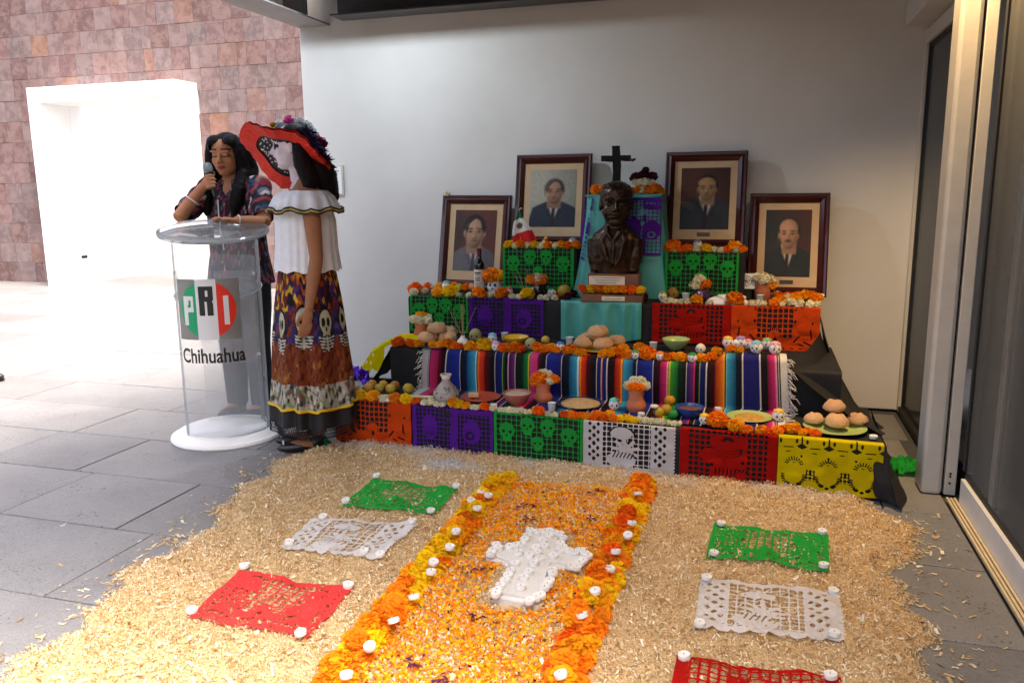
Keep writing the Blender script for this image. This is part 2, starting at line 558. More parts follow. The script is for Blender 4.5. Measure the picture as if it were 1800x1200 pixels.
# ------------------------------------------------------------------ glazed side on the right
room = tag(MB().add([(.98, -4, 0.001), (5, -4, .001), (5, 6.5, .001), (.98, 6.5, .001), (5, -4, 2.68), (5, 6.5, 2.68), (.98, 6.5, 2.68), (.98, -4, 2.68)],
                    [(0, 1, 2, 3), (1, 4, 5, 2), (3, 2, 5, 6), (7, 6, 5, 4), (0, 7, 4, 1)]).build('interior_room', M_ROOM, smooth=False), kind='structure')
hd = tag(MB().box((.84, 4.42, 2.40), (.24, 1.42, .44), bev=.006).build('window_header', M_PLASTER),
         'plastered soffit box over the narrow side window', 'soffit')
win = thing('side_window', (.85, 4.45, 0), 0, 'tall narrow dark window between the plaster wall and the aluminium column', 'window')
MB().box((0, .655, 1.08), (.05, .05, 2.15), bev=.003).build('jamb', M_ALU, win)
MB().box((0, -.02, 2.115), (.05, 1.30, .075), bev=.003).build('head_rail', M_ALU, win)
MB().box((0, -.02, .02), (.05, 1.30, .04), bev=.003).build('sill_rail', M_DARK, win)
MB().box((0, .62, 1.06), (.02, .02, 2.04)).build('gasket', M_DARK, win, smooth=False)
MB().box((0, -.02, 2.068), (.02, 1.27, .018)).build('gasket', M_DARK, win, smooth=False)
MB().box((.004, -.03, 1.05), (.008, 1.28, 2.02)).build('pane', M_GLASS, win, smooth=False)

clm = thing('aluminium_column', (.757, 3.775, 0), 0, 'beige aluminium column at the corner of the sliding glass door', 'column')
MB().box((0, 0, 1.35), (.084, .15, 2.70), bev=.016).build('shaft', M_ALU, clm)
MB().box((.047, .01, 1.35), (.010, .10, 2.70)).build('shadow_gap', M_DARK, clm, smooth=False)
MB().box((.074, 0, 1.35), (.046, .13, 2.70), bev=.004).build('stile', M_ALU, clm)
for z in (.055, .085, .098):
    MB().lathe([(.0045, 0), (.0045, .004)], 10).build('screw_hole', M_DARK, clm, loc=(.070, -.0675, z), rot=(math.pi / 2, 0, 0))
dr = thing('sliding_glass_door', (.87, 1.9, 0), 0, 'wide sliding glass door with white bottom rail on the right', 'door')
MB().box((-.008, -.4, .062), (.036, 4.2, .108), bev=.003).build('bottom_rail', M_ALUW, dr)
MB().box((-.002, -.4, .125), (.018, 4.2, .018)).build('gasket', M_DARK, dr, smooth=False)
MB().box((0, 1.74, 1.41), (.02, .03, 2.55)).build('gasket', M_DARK, dr, smooth=False)
MB().box((0, -.42, 1.41), (.010, 4.26, 2.55)).build('pane', M_GLASS, dr, smooth=False)
MB().box((.02, .55, 1.41), (.05, .09, 2.55), bev=.003).build('stile', M_ALU, dr)
MB().box((.02, 1.35, 1.41), (.05, .06, 2.55), bev=.003).build('stile', M_ALU, dr)
tr_ = thing('door_track', (.83, 1.9, 0), 0, 'pale ribbed floor track along the sliding glass door', 'track')
for i, x in enumerate((-.020, -.006, .008)):
    MB().box((x, -.35, .006), (.010, 4.2, .014 - .003 * (i == 1)), bev=.002).build('rib', M_TRACK, tr_)

# warm recessed spot beside the column (its light is seen on the column)
def downlight(loc, label, power, color, size, radius, rot=(0, 0, 0), blend=.3):
    t = thing('downlight', loc, 0, label, 'lamp')
    MB().lathe([(.055, .03), (.055, 0), (.045, -.004), (.040, 0), (.036, .03)], 24, cap0=False, cap1=False).build('trim_ring', M_ALUW, t)
    m, nt, p = new_mat('lamp_glow'); p.inputs['Emission Color'].default_value = (*color, 1); p.inputs['Emission Strength'].default_value = 6
    MB().lathe([(.035, .02), (.035, .024)], 20).build('bulb', m, t)
    ld = bpy.data.lights.new('downlight_beam', 'SPOT'); ld.energy = power; ld.color = color
    ld.spot_size = size; ld.spot_blend = blend; ld.shadow_soft_size = radius
    lo = bpy.data.objects.new('downlight_beam', ld); COL.objects.link(lo); lo.parent = t; lo.location = (0, 0, .0); lo.rotation_euler = rot
    return t
downlight((.635, 3.60, 2.655), 'warm recessed ceiling spot shining down the aluminium column', 60, (1.0, .66, .32), math.radians(105), .015, rot=Vector((-.10, -.09, 1.0)).to_track_quat('Z', 'Y').to_euler(), blend=1.0)
downlight((-2.36, 4.14, 2.655), 'cool recessed ceiling spot washing the upper left of the plaster wall', 13, (.80, .90, 1.0), math.radians(150), .02, rot=Vector((0, -.75, 1.0)).to_track_quat('Z', 'Y').to_euler())

# ------------------------------------------------------------------ altar: stepped boxes under black cloth
Z1, Z2, Z3 = .238, .455, .682
def yf1(x): return 3.700 - .0565 * (x + 2.08)
def yf2(x): return 4.075 - .030 * (x + 2.08)
def yf3(x): return 4.535 - .012 * (x + 2.08)

M_BLACK = pm('black_cloth', S('201f20'), S('171617'), 9, .75, .25, 30, spec=.35, dist=.006)
altar = thing('altar', (-.78, 4.4, 0), 0, 'stepped altar covered in black cloth against the plaster wall', 'altar')

def cloth_tier(name, x0, x1, yf, yb, z0, z1, seed, r=.018):
    nx = 90
    xs = np.linspace(x0, x1, nx)
    prof = []   # (dy from front, z)
    for k in range(8): prof.append((0.0, z0 + (z1 - r - z0) * k / 7, 1.0))
    for k in range(1, 5):
        a = math.pi / 2 * k / 4
        prof.append((r * (1 - math.cos(a)), z1 - r + r * math.sin(a), .4))
    for k in range(1, 5): prof.append((None, z1, k / 4))
    P = np.zeros((len(prof), nx, 3))
    for i, (dy, z, w) in enumerate(prof):
        for j, x in enumerate(xs):
            n1 = noise.noise((x * 5.5, seed, z * 2.0)) * .010 + noise.noise((x * 14, seed + 3, z * 6)) * .003
            f = yf(x)
            if dy is None:
                P[i, j] = (x, f + r + (yb - f - r) * w, z + .0022 * noise.noise((x * 9, w * 5, seed)))
            else:
                P[i, j] = (x, f + dy + n1 * w * (1.4 - (z - z0) / (z1 - z0)), z)
    P -= np.array([-.78, 4.4, 0])
    o = link(name, grid_mesh(name, P, M_BLACK), altar)
    # end panels
    for xe, s in ((x0, 1), (x1, -1)):
        f = yf(xe) + .004
        MB().add([(xe + .78, f - 4.4, z0), (xe + .78, yb - 4.4, z0), (xe + .78, yb - 4.4, z1 - .002), (xe + .78, f - 4.4, z1 - .002)],
                 [(0, 1, 2, 3) if s > 0 else (3, 2, 1, 0)]).build('side_cloth', M_BLACK, altar, smooth=False)
    return o
cloth_tier('lower_tier', -2.10, .545, yf1, 4.20, .0, Z1, 1)
cloth_tier('middle_tier', -1.965, .40, yf2, 4.65, Z1 - .01, Z2, 2)
cloth_tier('upper_tier', -2.05, .318, yf3, 5.12, Z2 - .01, Z3, 3)
cloth_tier('raised_block', -.155, .128, lambda x: 4.03, 4.20, Z2 - .01, .505, 4)

def drape(name, top, bot, n, m, amp, seed, parent=altar):
    """cloth hanging from the polyline top to the polyline bot with folds"""
    def poly(pts, t):
        k = min(int(t * (len(pts) - 1)), len(pts) - 2)
        u = t * (len(pts) - 1) - k
        return Vector(pts[k]).lerp(Vector(pts[k + 1]), u)
    P = np.zeros((m, n, 3))
    for i in range(m):
        v = i / (m - 1)
        for j in range(n):
            u = j / (n - 1)
            a, b = poly(top, u), poly(bot, u)
            p = a.lerp(b, v)
            sag = -.03 * math.sin(math.pi * v)
            w = amp * v * (math.sin(u * 19 + seed + v) * .6 + noise.noise((u * 6, v * 3, seed)))
            P[i, j] = (p.x + w + sag * .4, p.y + w * .5, max(.006, p.z + sag * .5))
    P -= np.array([-.78, 4.4, 0])
    return link(name, grid_mesh(name, P, M_BLACK), parent)
drape('hanging_cloth', [(.32, 4.52, Z3), (.322, 4.8, Z3), (.322, 5.11, Z3)], [(.44, 4.42, .26), (.52, 4.7, .1), (.58, 5.08, .02)], 40, 16, .03, 2)
drape('hanging_cloth', [(.14, 4.02, Z2 + .03), (.25, 4.2, Z2 + .06), (.33, 4.5, Z2 + .10)], [(.552, 3.72, Z1 + .004), (.60, 4.1, Z1 - .06), (.60, 4.55, .05)], 40, 16, .012, 5)
drape('hanging_cloth', [(.50, 3.553, Z1 + .002), (.547, 3.555, Z1 + .002), (.55, 3.75, Z1 + .002), (.56, 4.2, Z1)], [(.52, 3.52, .03), (.615, 3.45, .006), (.66, 3.72, .006), (.66, 4.3, .006)], 46, 14, .022, 9)
drape('hanging_cloth', [(-1.968, 4.6, Z2 - .002), (-1.968, 4.3, Z2 - .002), (-1.960, 4.074, Z2 - .004)], [(-2.13, 4.6, Z1 + .004), (-2.12, 4.3, Z1 + .004), (-2.072, 4.055, Z1 + .004)], 24, 10, .012, 4)

# small raised boxes on the upper tier
def cloth_box(name, c, d, mat, label, cat, bev=.012):
    t = MB().box((0, 0, d[2] / 2), d, bev=bev).build(name, mat)
    t.location = c
    return tag(t, label, cat)
cloth_box('display_box', (-1.275, 4.885, Z3), (.47, .27, .283), M_BLACK, 'black box under the green cut paper left of the bust', 'box')
cloth_box('display_box', (-.295, 4.885, Z3), (.45, .27, .270), M_BLACK, 'black box under the green cut paper right of the bust', 'box')

# ------------------------------------------------------------------ cut paper (papel picado)
def paper_mat(name, c):
    m, nt, p = new_mat(name)
    p.inputs['Roughness'].default_value = .9
    p.inputs['Specular IOR Level'].default_value = .1
    co = nd(nt, 'ShaderNodeTexCoord').outputs['Object']
    f = ramp(nt, tex_noise(nt, co, 7, 4), [(.3, tuple(v * .86 for v in c)), (.7, c)])
    nt.links.new(f, p.inputs['Base Color'])
    add_bump(nt, p, tex_noise(nt, co, 20, 5, .65, 1.5), .5, .008)
    thin(nt, p, f, .38)
    return m
PAP = {'green': paper_mat('green_tissue', S('2cb044')), 'purple': paper_mat('purple_tissue', S('6428a0')), 'orange': paper_mat('orange_tissue', S('e65018')),
       'white': paper_mat('white_tissue', S('e9e7e6')), 'red': paper_mat('red_tissue', S('bf1c13')), 'yellow': paper_mat('yellow_tissue', S('f2dc08')),
       'coral': paper_mat('coral_tissue', S('ec4a48'))}

def circ(x, y, cx, cy, r): return np.hypot(x - cx, y - cy) - r
def elli(x, y, cx, cy, rx, ry): return (np.hypot((x - cx) / rx, (y - cy) / ry) - 1) * min(rx, ry)
def rect(x, y, cx, cy, w, h): return np.maximum(np.abs(x - cx) - w / 2, np.abs(y - cy) - h / 2)
def diam(x, y, cx, cy, w, h): return (np.abs(x - cx) / (w / 2) + np.abs(y - cy) / (h / 2) - 1) * min(w, h) / 2 * .7
def lattice(x, y, p, hole, ox=0, oy=0):
    a = (x - ox + p / 2) % p - p / 2
    b = (y - oy + p / 2) % p - p / 2
    return np.maximum(np.abs(a), np.abs(b)) - hole / 2
def seg(x, y, ax, ay, bx, by, r):
    dx, dy = bx - ax, by - ay
    t = np.clip(((x - ax) * dx + (y - ay) * dy) / (dx * dx + dy * dy), 0, 1)
    return np.hypot(x - ax - t * dx, y - ay - t * dy) - r
def cut(P, h): return np.minimum(P, h)
def put(P, s): return np.maximum(P, -s)

def skull(P, x, y, cx, cy, s):
    P = put(P, np.minimum(elli(x, y, cx, cy + .10 * s, .50 * s, .47 * s), rect(x, y, cx, cy - .36 * s, .52 * s, .40 * s)))
    for sx in (-1, 1): P = cut(P, diam(x, y, cx + sx * .21 * s, cy + .02 * s, .24 * s, .24 * s))
    P = cut(P, diam(x, y, cx, cy - .20 * s, .17 * s, .16 * s))
    return cut(P, rect(x, y, cx, cy - .40 * s, .30 * s, .035 * s))
def rays(P, x, y, cx, cy, r0, r1, n, w, a0=0, a1=2 * math.pi):
    for k in range(n):
        a = a0 + (a1 - a0) * (k + .5) / n
        P = cut(P, seg(x, y, cx + r0 * math.cos(a), cy + r0 * math.sin(a), cx + r1 * math.cos(a), cy + r1 * math.sin(a), w))
    return P
def scallop(P, x, y, W, n=10, d=1.1):
    """wavy lower hem"""
    p = W / n
    a = (x % p) - p / 2
    return np.minimum(P, y - d + np.sqrt(np.maximum(0, (p * .5) ** 2 - a * a)) * (d / (p * .5)))

def pat_skulls(x, y, W, H):
    P = cut(np.full_like(x, 1.0), np.maximum(lattice(x, y, 2.6, 2.16), -rect(x, y, W / 2, H / 2, W - 2.5, H - 2.0) * -1))
    for cx, cy, s in ((.15, .55, 8.2), (.385, .70, 7.6), (.615, .70, 7.6), (.85, .55, 8.2), (.50, .36, 6.4)):
        P = skull(P, x, y, cx * W, cy * H, s)
    return P
def pat_figures(x, y, W, H):
    P = np.full_like(x, 1.0)
    P = cut(P, np.maximum(lattice(x, y, 2.7, 2.1, W / 2), rect(x, y, W * .5, H * .70, W * .66, H * .46)))
    P = cut(P, np.maximum(lattice(x, y, 2.7, 2.0, W / 2), rect(x, y, W * .5, H * .40, W * .40, H * .26)))
    for sx in (-1, 1):
        cx = W / 2 + sx * W * .30
        P = put(P, elli(x, y, cx, H * .72, 4.4, 4.8))
        P = put(P, elli(x, y, cx + sx * .6, H * .40, 5.4, 6.0))
        P = cut(P, diam(x, y, cx - sx * 3.2, H * .62, 1.6, 2.2))
        P = cut(P, seg(x, y, cx - sx * 1, H * .32, cx - sx * 3.6, H * .20, .42))
        P = cut(P, seg(x, y, cx + sx * 4.6, H * .46, cx + sx * 5.2, H * .28, .38))
        P = cut(P, seg(x, y, cx + sx * 1.6, H * .20, cx + sx * 4.8, H * .15, .42))
        P = cut(P, seg(x, y, cx - sx * 1.2, H * .16, cx + sx * 1.0, H * .13, .38))
        P = cut(P, diam(x, y, cx + sx * 5.4, H * .60, 1.1, 2.4))
    P = put(P, elli(x, y, W / 2, H * .30, 3.2, 4.2))
    P = cut(P, diam(x, y, W / 2 + .5, H * .24, 2.4, 3.4))
    for k in range(5): P = cut(P, seg(x, y, W / 2 - 2.0 + k, H * .42, W / 2 - 2.0 + k, H * .48, .22))
    for k in range(9): P = cut(P, seg(x, y, W * (.10 + .1 * k) - .8, H * .065, W * (.10 + .1 * k) + .8, H * .055, .28))
    return scallop(P, x, y, W, 12, .8)
def pat_purple(x, y, W, H):
    P = np.full_like(x, 1.0)
    P = cut(P, np.maximum(lattice(x, y, 2.3, 1.85), rect(x, y, W * .26, H * .5, W * .42, H * .90)))
    P = cut(P, np.maximum(lattice(x, y, 2.3, 1.85), rect(x, y, W * .77, H * .42, W * .40, H * .76)))
    P = put(P, elli(x, y, W * .22, H * .48, 4.2, 6.5))
    P = put(P, elli(x, y, W * .74, H * .44, 4.8, 6.0))
    P = cut(P, diam(x, y, W * .46, H * .56, 3.0, 3.6))
    P = cut(P, elli(x, y, W * .72, H * .36, 2.4, 2.2))
    P = put(P, elli(x, y, W * .72, H * .36, 1.4, 1.2))
    for k in range(7): P = cut(P, rect(x, y, W * .58 + k * 2.1, H * .90, 1.4, 1.1))
    for k in range(5): P = cut(P, seg(x, y, W * .40 + k * .9, H * .70, W * .40 + k * .9 + .3, H * .80, .24))
    for k in range(4): P = cut(P, seg(x, y, W * .16 + k * 1.3, H * .38, W * .18 + k * 1.3, H * .30, .28))
    return P
def pat_white(x, y, W, H):
    P = np.full_like(x, 1.0)
    P = cut(P, np.maximum(lattice(x, y, 2.5, 2.02), rect(x, y, W * .48, H * .52, W * .52, H * .84)))
    for cx in (W * .12, W * .84):
        n = 5
        for k in range(n):
            yy = H * (.12 + .76 * (k + .5) / n)
            P = cut(P, diam(x, y, cx, yy, 2.2, 2.6))
            for sx in (-1, 1): P = cut(P, diam(x, y, cx + sx * 2.0, yy + H * .076, 1.9, 2.4))
    P = put(P, elli(x, y, W * .42, H * .74, 5.2, 3.0))           # wide hat of the figure
    P = cut(P, np.maximum(np.abs(elli(x, y, W * .43, H * .70, 6.0, 4.0)) - .25, -(y - H * .70)))
    for k in range(9):                                           # fanned skirt and arms
        a = math.radians(15 + 40 * k)
        P = put(P, seg(x, y, W * .47, H * .42, W * .47 + 6.2 * math.cos(a), H * .42 + 5.0 * math.sin(a), .75))
    P = put(P, elli(x, y, W * .42, H * .22, 7.0, 3.6))
    for k in range(6): P = cut(P, seg(x, y, W * .33 + k * 1.7, H * .26, W * .36 + k * 1.7, H * .36, .28))
    P = cut(P, diam(x, y, W * .50, H * .56, 1.6, 1.6))
    P = cut(P, elli(x, y, W * .58, H * .70, .8, 1.0))
    for k in range(16):
        P = cut(P, circ(x, y, W - .05, H * k / 15, .45))
    return P
def pat_red(x, y, W, H):
    P = np.full_like(x, 1.0)
    P = cut(P, np.maximum(lattice(x, y, 2.5, 1.85), np.minimum(np.minimum(rect(x, y, W * .20, H * .5, W * .24, H * .88), rect(x, y, W * .80, H * .5, W * .20, H * .88)), rect(x, y, W * .5, H * .87, W * .75, H * .16))))
    P = put(P, elli(x, y, W * .50, H * .70, 6.0, 3.6))
    P = put(P, elli(x, y, W * .46, H * .42, 7.5, 5.0))
    P = rays(P, x, y, W * .50, H * .70, 1.5, 2.9, 9, .26, .1, math.pi - .1)
    for dy in (.0, .05, .1): P = cut(P, np.maximum(np.abs(elli(x, y, W * .48, H * (.66 - dy), 7.0, 3.0)) - .16, y - H * .62))
    P = put(P, elli(x, y, W * .30, H * .46, 3.4, 3.2))
    P = cut(P, diam(x, y, W * .66, H * .38, 1.8, 2.0)); P = cut(P, diam(x, y, W * .34, H * .30, 2.4, 2.2))
    for k in range(6): P = cut(P, seg(x, y, W * .38 + 1.7 * k, H * .14, W * .38 + 1.7 * k + .2, H * .24, .30))
    for k in range(4): P = cut(P, seg(x, y, W * .58 + 1.6 * k, H * .20, W * .60 + 1.6 * k, H * .26, .34))
    return P
def pat_yellow(x, y, W, H):
    P = np.full_like(x, 1.0)
    for k in range(4):                                            # row of skulls
        cx = W * (.10 + .26 * k)
        for sx in (-1, 1):
            P = cut(P, elli(x, y, cx + sx * 2.4 + .9 * sx, H * .80, .55, 1.15))
        P = cut(P, rect(x, y, cx + W * .13, H * .84, .7, H * .2))
        P = cut(P, diam(x, y, cx + W * .13, H * .72, 4.6, 2.6))
        P = cut(P, rect(x, y, cx, H * .70, 4.4, .55))
        P = cut(P, elli(x, y, cx - .2, H * .625, 1.3, .28))
        P = cut(P, elli(x, y, cx + W * .13, H * .56, .5, .62))
    for k in range(3):                                            # suns
        cx = W * (.16 + .33 * k)
        P = rays(P, x, y, cx, H * .40, 2.5, 4.0, 9, .26, .15, math.pi - .15)
        P = cut(P, np.maximum(np.abs(elli(x, y, cx, H * .38, 2.0, 1.8)) - .30, -(y - H * .44)))
        P = rays(P, x, y, cx, H * .24, 3.9, 5.0, 6, .3, math.pi * .95, math.pi * 1.35)
        P = rays(P, x, y, cx, H * .24, 3.9, 5.0, 6, .3, -math.pi * .35, math.pi * .05)
        P = cut(P, elli(x, y, cx - 2.2, H * .10, 1.0, .7)); P = cut(P, elli(x, y, cx + 2.2, H * .10, 1.0, .7))
        P = cut(P, elli(x, y, cx, H * .07, .9, .6))
    for k in range(2):
        cx = W * (.325 + .33 * k)
        P = cut(P, np.maximum(lattice(x, y, 1.5, 1.1, cx), rect(x, y, cx, H * .27, 3.6, H * .2)))
    return P

def picado(name, W, H, pat, mapf, mat, step=.42):
    """W,H in cm; marching squares over the pattern, then mapf(u cm, v cm) -> xyz metres"""
    nx, ny = int(W / step), int(H / step)
    xs, ys = np.linspace(0, W, nx + 1), np.linspace(0, H, ny + 1)
    X, Y = np.meshgrid(xs, ys)
    F = pat(X, Y, W, H)
    pts, key, faces = [], {}, []
    def vid(k, u, v):
        i = key.get(k)
        if i is None:
            i = key[k] = len(pts)
            pts.append((u, v))
        return i
    for j in range(ny):
        for i in range(nx):
            c = ((i, j), (i + 1, j), (i + 1, j + 1), (i, j + 1))
            f = [F[b, a] for a, b in c]
            if max(f) <= 0: continue
            poly = []
            for k in range(4):
                (a, b), (a2, b2) = c[k], c[(k + 1) % 4]
                f0, f1 = f[k], f[(k + 1) % 4]
                if f0 > 0: poly.append(vid((a, b), xs[a], ys[b]))
                if (f0 > 0) != (f1 > 0):
                    t = f0 / (f0 - f1)
                    kk = ('e',) + tuple(sorted(((a, b), (a2, b2))))
                    poly.append(vid(kk, xs[a] + t * (xs[a2] - xs[a]), ys[b] + t * (ys[b2] - ys[b])))
            if len(poly) >= 3: faces.append(poly)
    uv = np.array(pts)
    V = mapf(uv[:, 0], uv[:, 1])
    me = bpy.data.meshes.new(name)
    me.from_pydata([tuple(p) for p in V], [], faces)
    me.materials.append(mat)
    me.polygons.foreach_set('use_smooth', [True] * len(me.polygons))
    me.update()
    return link(name, me)

def wave(a, b, seed):
    return (np.sin(a * 7.3 + seed * 1.7) + np.sin(a * 13.1 + b * 4 + seed * 2.3) * .6 + np.sin(a * 4.1 - b * 9 + seed) * .5) / 2.1

def hang(xa, xb, ztop, zbot, yfun, H, seed, over=0.03, amp=.007, dz=0.0):
    """sheet laid over a tier edge: the top 'over' metres lie on the tier, the rest hangs"""
    L = (ztop - zbot) + over
    def f(u, v):
        uu = u / f.W
        x = xa + (xb - xa) * uu
        s = (1 - v / H) * L                 # distance from the back edge of the sheet
        y0 = yfun(x)
        lay = np.clip(over - s, 0, None)
        drop = np.clip(s - over, 0, None)
        w = wave(x * 3, drop * 8, seed) * amp * np.clip(drop / .08, .15, 1.6)
        y = y0 - .007 + lay - np.abs(w) * 1.0 - .004 - .02 * np.clip(drop - .12, 0, 1)
        z = ztop + .0045 - drop + .002 * wave(x * 5, s * 9, seed + 2) + dz * (uu - .5)
        z = np.where(s < over, ztop + .005, z)
        return np.stack([x, y, z], 1)
    return f

def hang_sheet(color, pat, xa, xb, ztop, zbot, yfun, label, seed, over=.03, amp=.007, group=None, Hc=None, dz=0.0):
    W = (xb - xa) * 100
    H = Hc or ((ztop - zbot) + over) * 100
    f = hang(xa, xb, ztop, zbot, yfun, H, seed, over, amp, dz)
    f.W = W
    return tag(picado('cut_paper', W, H, pat, f, PAP[color]), label, 'cut paper', group or 'cut paper sheets')

# front row of the lowest tier
hang_sheet('orange', pat_figures, -2.115, -1.665, Z1, .012, yf1, 'orange cut paper with two seated figures hanging at the left end of the lowest tier', 1, .035, .010)
hang_sheet('purple', pat_purple, -1.655, -1.215, Z1, .015, yf1, 'purple cut paper hanging between the orange and green sheets of the lowest tier', 2, .03, .006)
hang_sheet('green', pat_skulls, -1.210, -.760, Z1, .015, yf1, 'green skull cut paper hanging on the front of the lowest tier', 3, .02, .006)
hang_sheet('white', pat_white, -.757, -.325, Z1, .012, yf1, 'white cut paper with a dancing figure hanging on the lowest tier', 4, .02, .008)
hang_sheet('red', pat_red, -.305, .115, Z1 + .004, .012, yf1, 'red cut paper with a sombrero figure hanging on the lowest tier', 5, .03, .006)
hang_sheet('yellow', pat_yellow, .118, .535, Z1 + .008, .015, lambda x: yf1(x) - .004, 'yellow cut paper with suns and skulls hanging at the right end of the lowest tier', 6, .04, .006)
# upper tier row
hang_sheet('green', pat_skulls, -2.035, -1.655, Z3, Z3 - .215, yf3, 'green skull cut paper at the left end of the upper tier', 7, .02, .004)
hang_sheet('purple', pat_purple, -1.650, -1.185, Z3, Z3 - .215, yf3, 'purple cut paper on the upper tier left of the teal cloth', 8, .02, .004)
hang_sheet('red', pat_red, -.555, -.130, Z3, Z3 - .215, yf3, 'dark red cut paper on the upper tier right of the teal cloth', 9, .02, .004)
hang_sheet('orange', pat_figures, -.128, .325, Z3 + .002, Z3 - .235, yf3, 'orange cut paper at the right end of the upper tier', 10, .02, .006)
# raised boxes
hang_sheet('green', pat_skulls, -1.50, -1.055, Z3 + .283, Z3 + .04, lambda x: 4.742 + 0 * x, 'green skull cut paper on the box under the upper left portrait', 11, .03, .004)
hang_sheet('green', pat_skulls, -.515, -.105, Z3 + .270, Z3 + .03, lambda x: 4.742 + 0 * x, 'green skull cut paper on the box under the upper right portrait', 12, .03, .004)

# ------------------------------------------------------------------ teal satin cloths
M_TEAL = pm('teal_satin', S('4fa79b'), S('42968b'), 6, .42, .1, 30, spec=.5)
def folded_cloth(name, xa, xb, ztop, zbot, yfun, over, nfold, amp, seed, label, flare=0.0):
    n, m = 90, 26
    P = np.zeros((m, n, 3))
    L = ztop - zbot + over
    for i in range(m):
        s = L * i / (m - 1)
        lay, drop = max(0, over - s), max(0, s - over)
        for j in range(n):
            u = j / (n - 1)
            x = xa + (xb - xa) * u + flare * drop * (u - .5) * 2
            w = amp * min(1, drop / .05 + .1) * (math.sin(u * nfold * 2 * math.pi + seed + 2.2 * math.sin(u * 5 + seed)) + .5 * noise.noise((u * 8, drop * 6, seed)))
            P[i, j] = (x, yfun(x) - .008 + lay - abs(amp) * 1.1 + w * .9, ztop + .006 - drop - (.012 * math.sin(u * math.pi * 3 + seed) * drop / max(.01, ztop - zbot)))
    return tag(link(name, grid_mesh(name, P, M_TEAL)), label, 'cloth')
folded_cloth('satin_cloth', -1.080, -.615, Z3, Z3 - .215, yf3, .12, 5, .010, 1.0, 'teal satin cloth hanging in folds from the centre of the upper tier')
# tall box behind the bust under a teal cloth that flares to the tier
tall = thing('tall_box', (-.77, 4.905, Z3), 0, 'tall box behind the bust draped in teal satin', 'box')
P = np.zeros((24, 80, 3))
for i in range(24):
    v = i / 23
    for j in range(80):
        a = 2 * math.pi * j / 80
        hx, hy = .225 + .075 * v ** 1.6, .145 + .045 * v
        ca, sa = math.cos(a), math.sin(a)
        e = .28
        w = 1 + .035 * v * math.sin(a * 11 + 2 * math.sin(a * 3)) + .01 * noise.noise((ca * 3, sa * 3, v * 3))
        P[i, j] = (hx * math.copysign(abs(ca) ** e, ca) * w, min(.19, hy * math.copysign(abs(sa) ** e, sa) * w), .598 * (1 - v) + .003)
link('drape', grid_mesh('drape', P, M_TEAL, wrap=True), tall)
MB().box((0, 0, .597), (.45, .29, .012), bev=.004).build('top', M_TEAL, tall)
def purple_map(u, v):
    x = -.745 + .205 * u / 20.0 * 1.0
    z = Z3 + .585 - (1 - v / 36.0) * .33
    y = 4.752 - .030 * (1 - v / 36.0) - .006 * np.abs(wave(x * 4, v * .2, 3))
    return np.stack([x, y - .012, z], 1)
tag(picado('cut_paper', 20.0, 36.0, pat_purple, purple_map, PAP['purple']), 'purple cut paper on the tall teal box right of the bust', 'cut paper', 'cut paper sheets')
def purple_map2(u, v):
    x = -1.005 + .06 * u / 8 - .045 * (1 - v / 36)
    z = Z3 + .585 - (1 - v / 36.0) * .36
    y = 4.765 - .045 * (1 - v / 36.0) + .10 * (1 - u / 8) - .006 * np.abs(wave(x * 4, v * .2, 5))
    return np.stack([x, y - .012, z], 1)
tag(picado('cut_paper', 8.0, 36.0, pat_purple, purple_map2, PAP['purple']), 'narrow purple cut paper on the tall teal box left of the bust', 'cut paper', 'cut paper sheets')

# ------------------------------------------------------------------ striped serape over the middle tier
BK, NV, BL, TL, PKc, RD, OR, YL, GN, LG, WH, PU = (S('17151a'), S('1c2266'), S('1f49a8'), S('3f9ab5'), S('c92f6e'), S('b32418'), S('e8711f'), S('e8b82c'), S('1f7a36'), S('8fb52c'), S('cfc5be'), S('6d2a5c'))
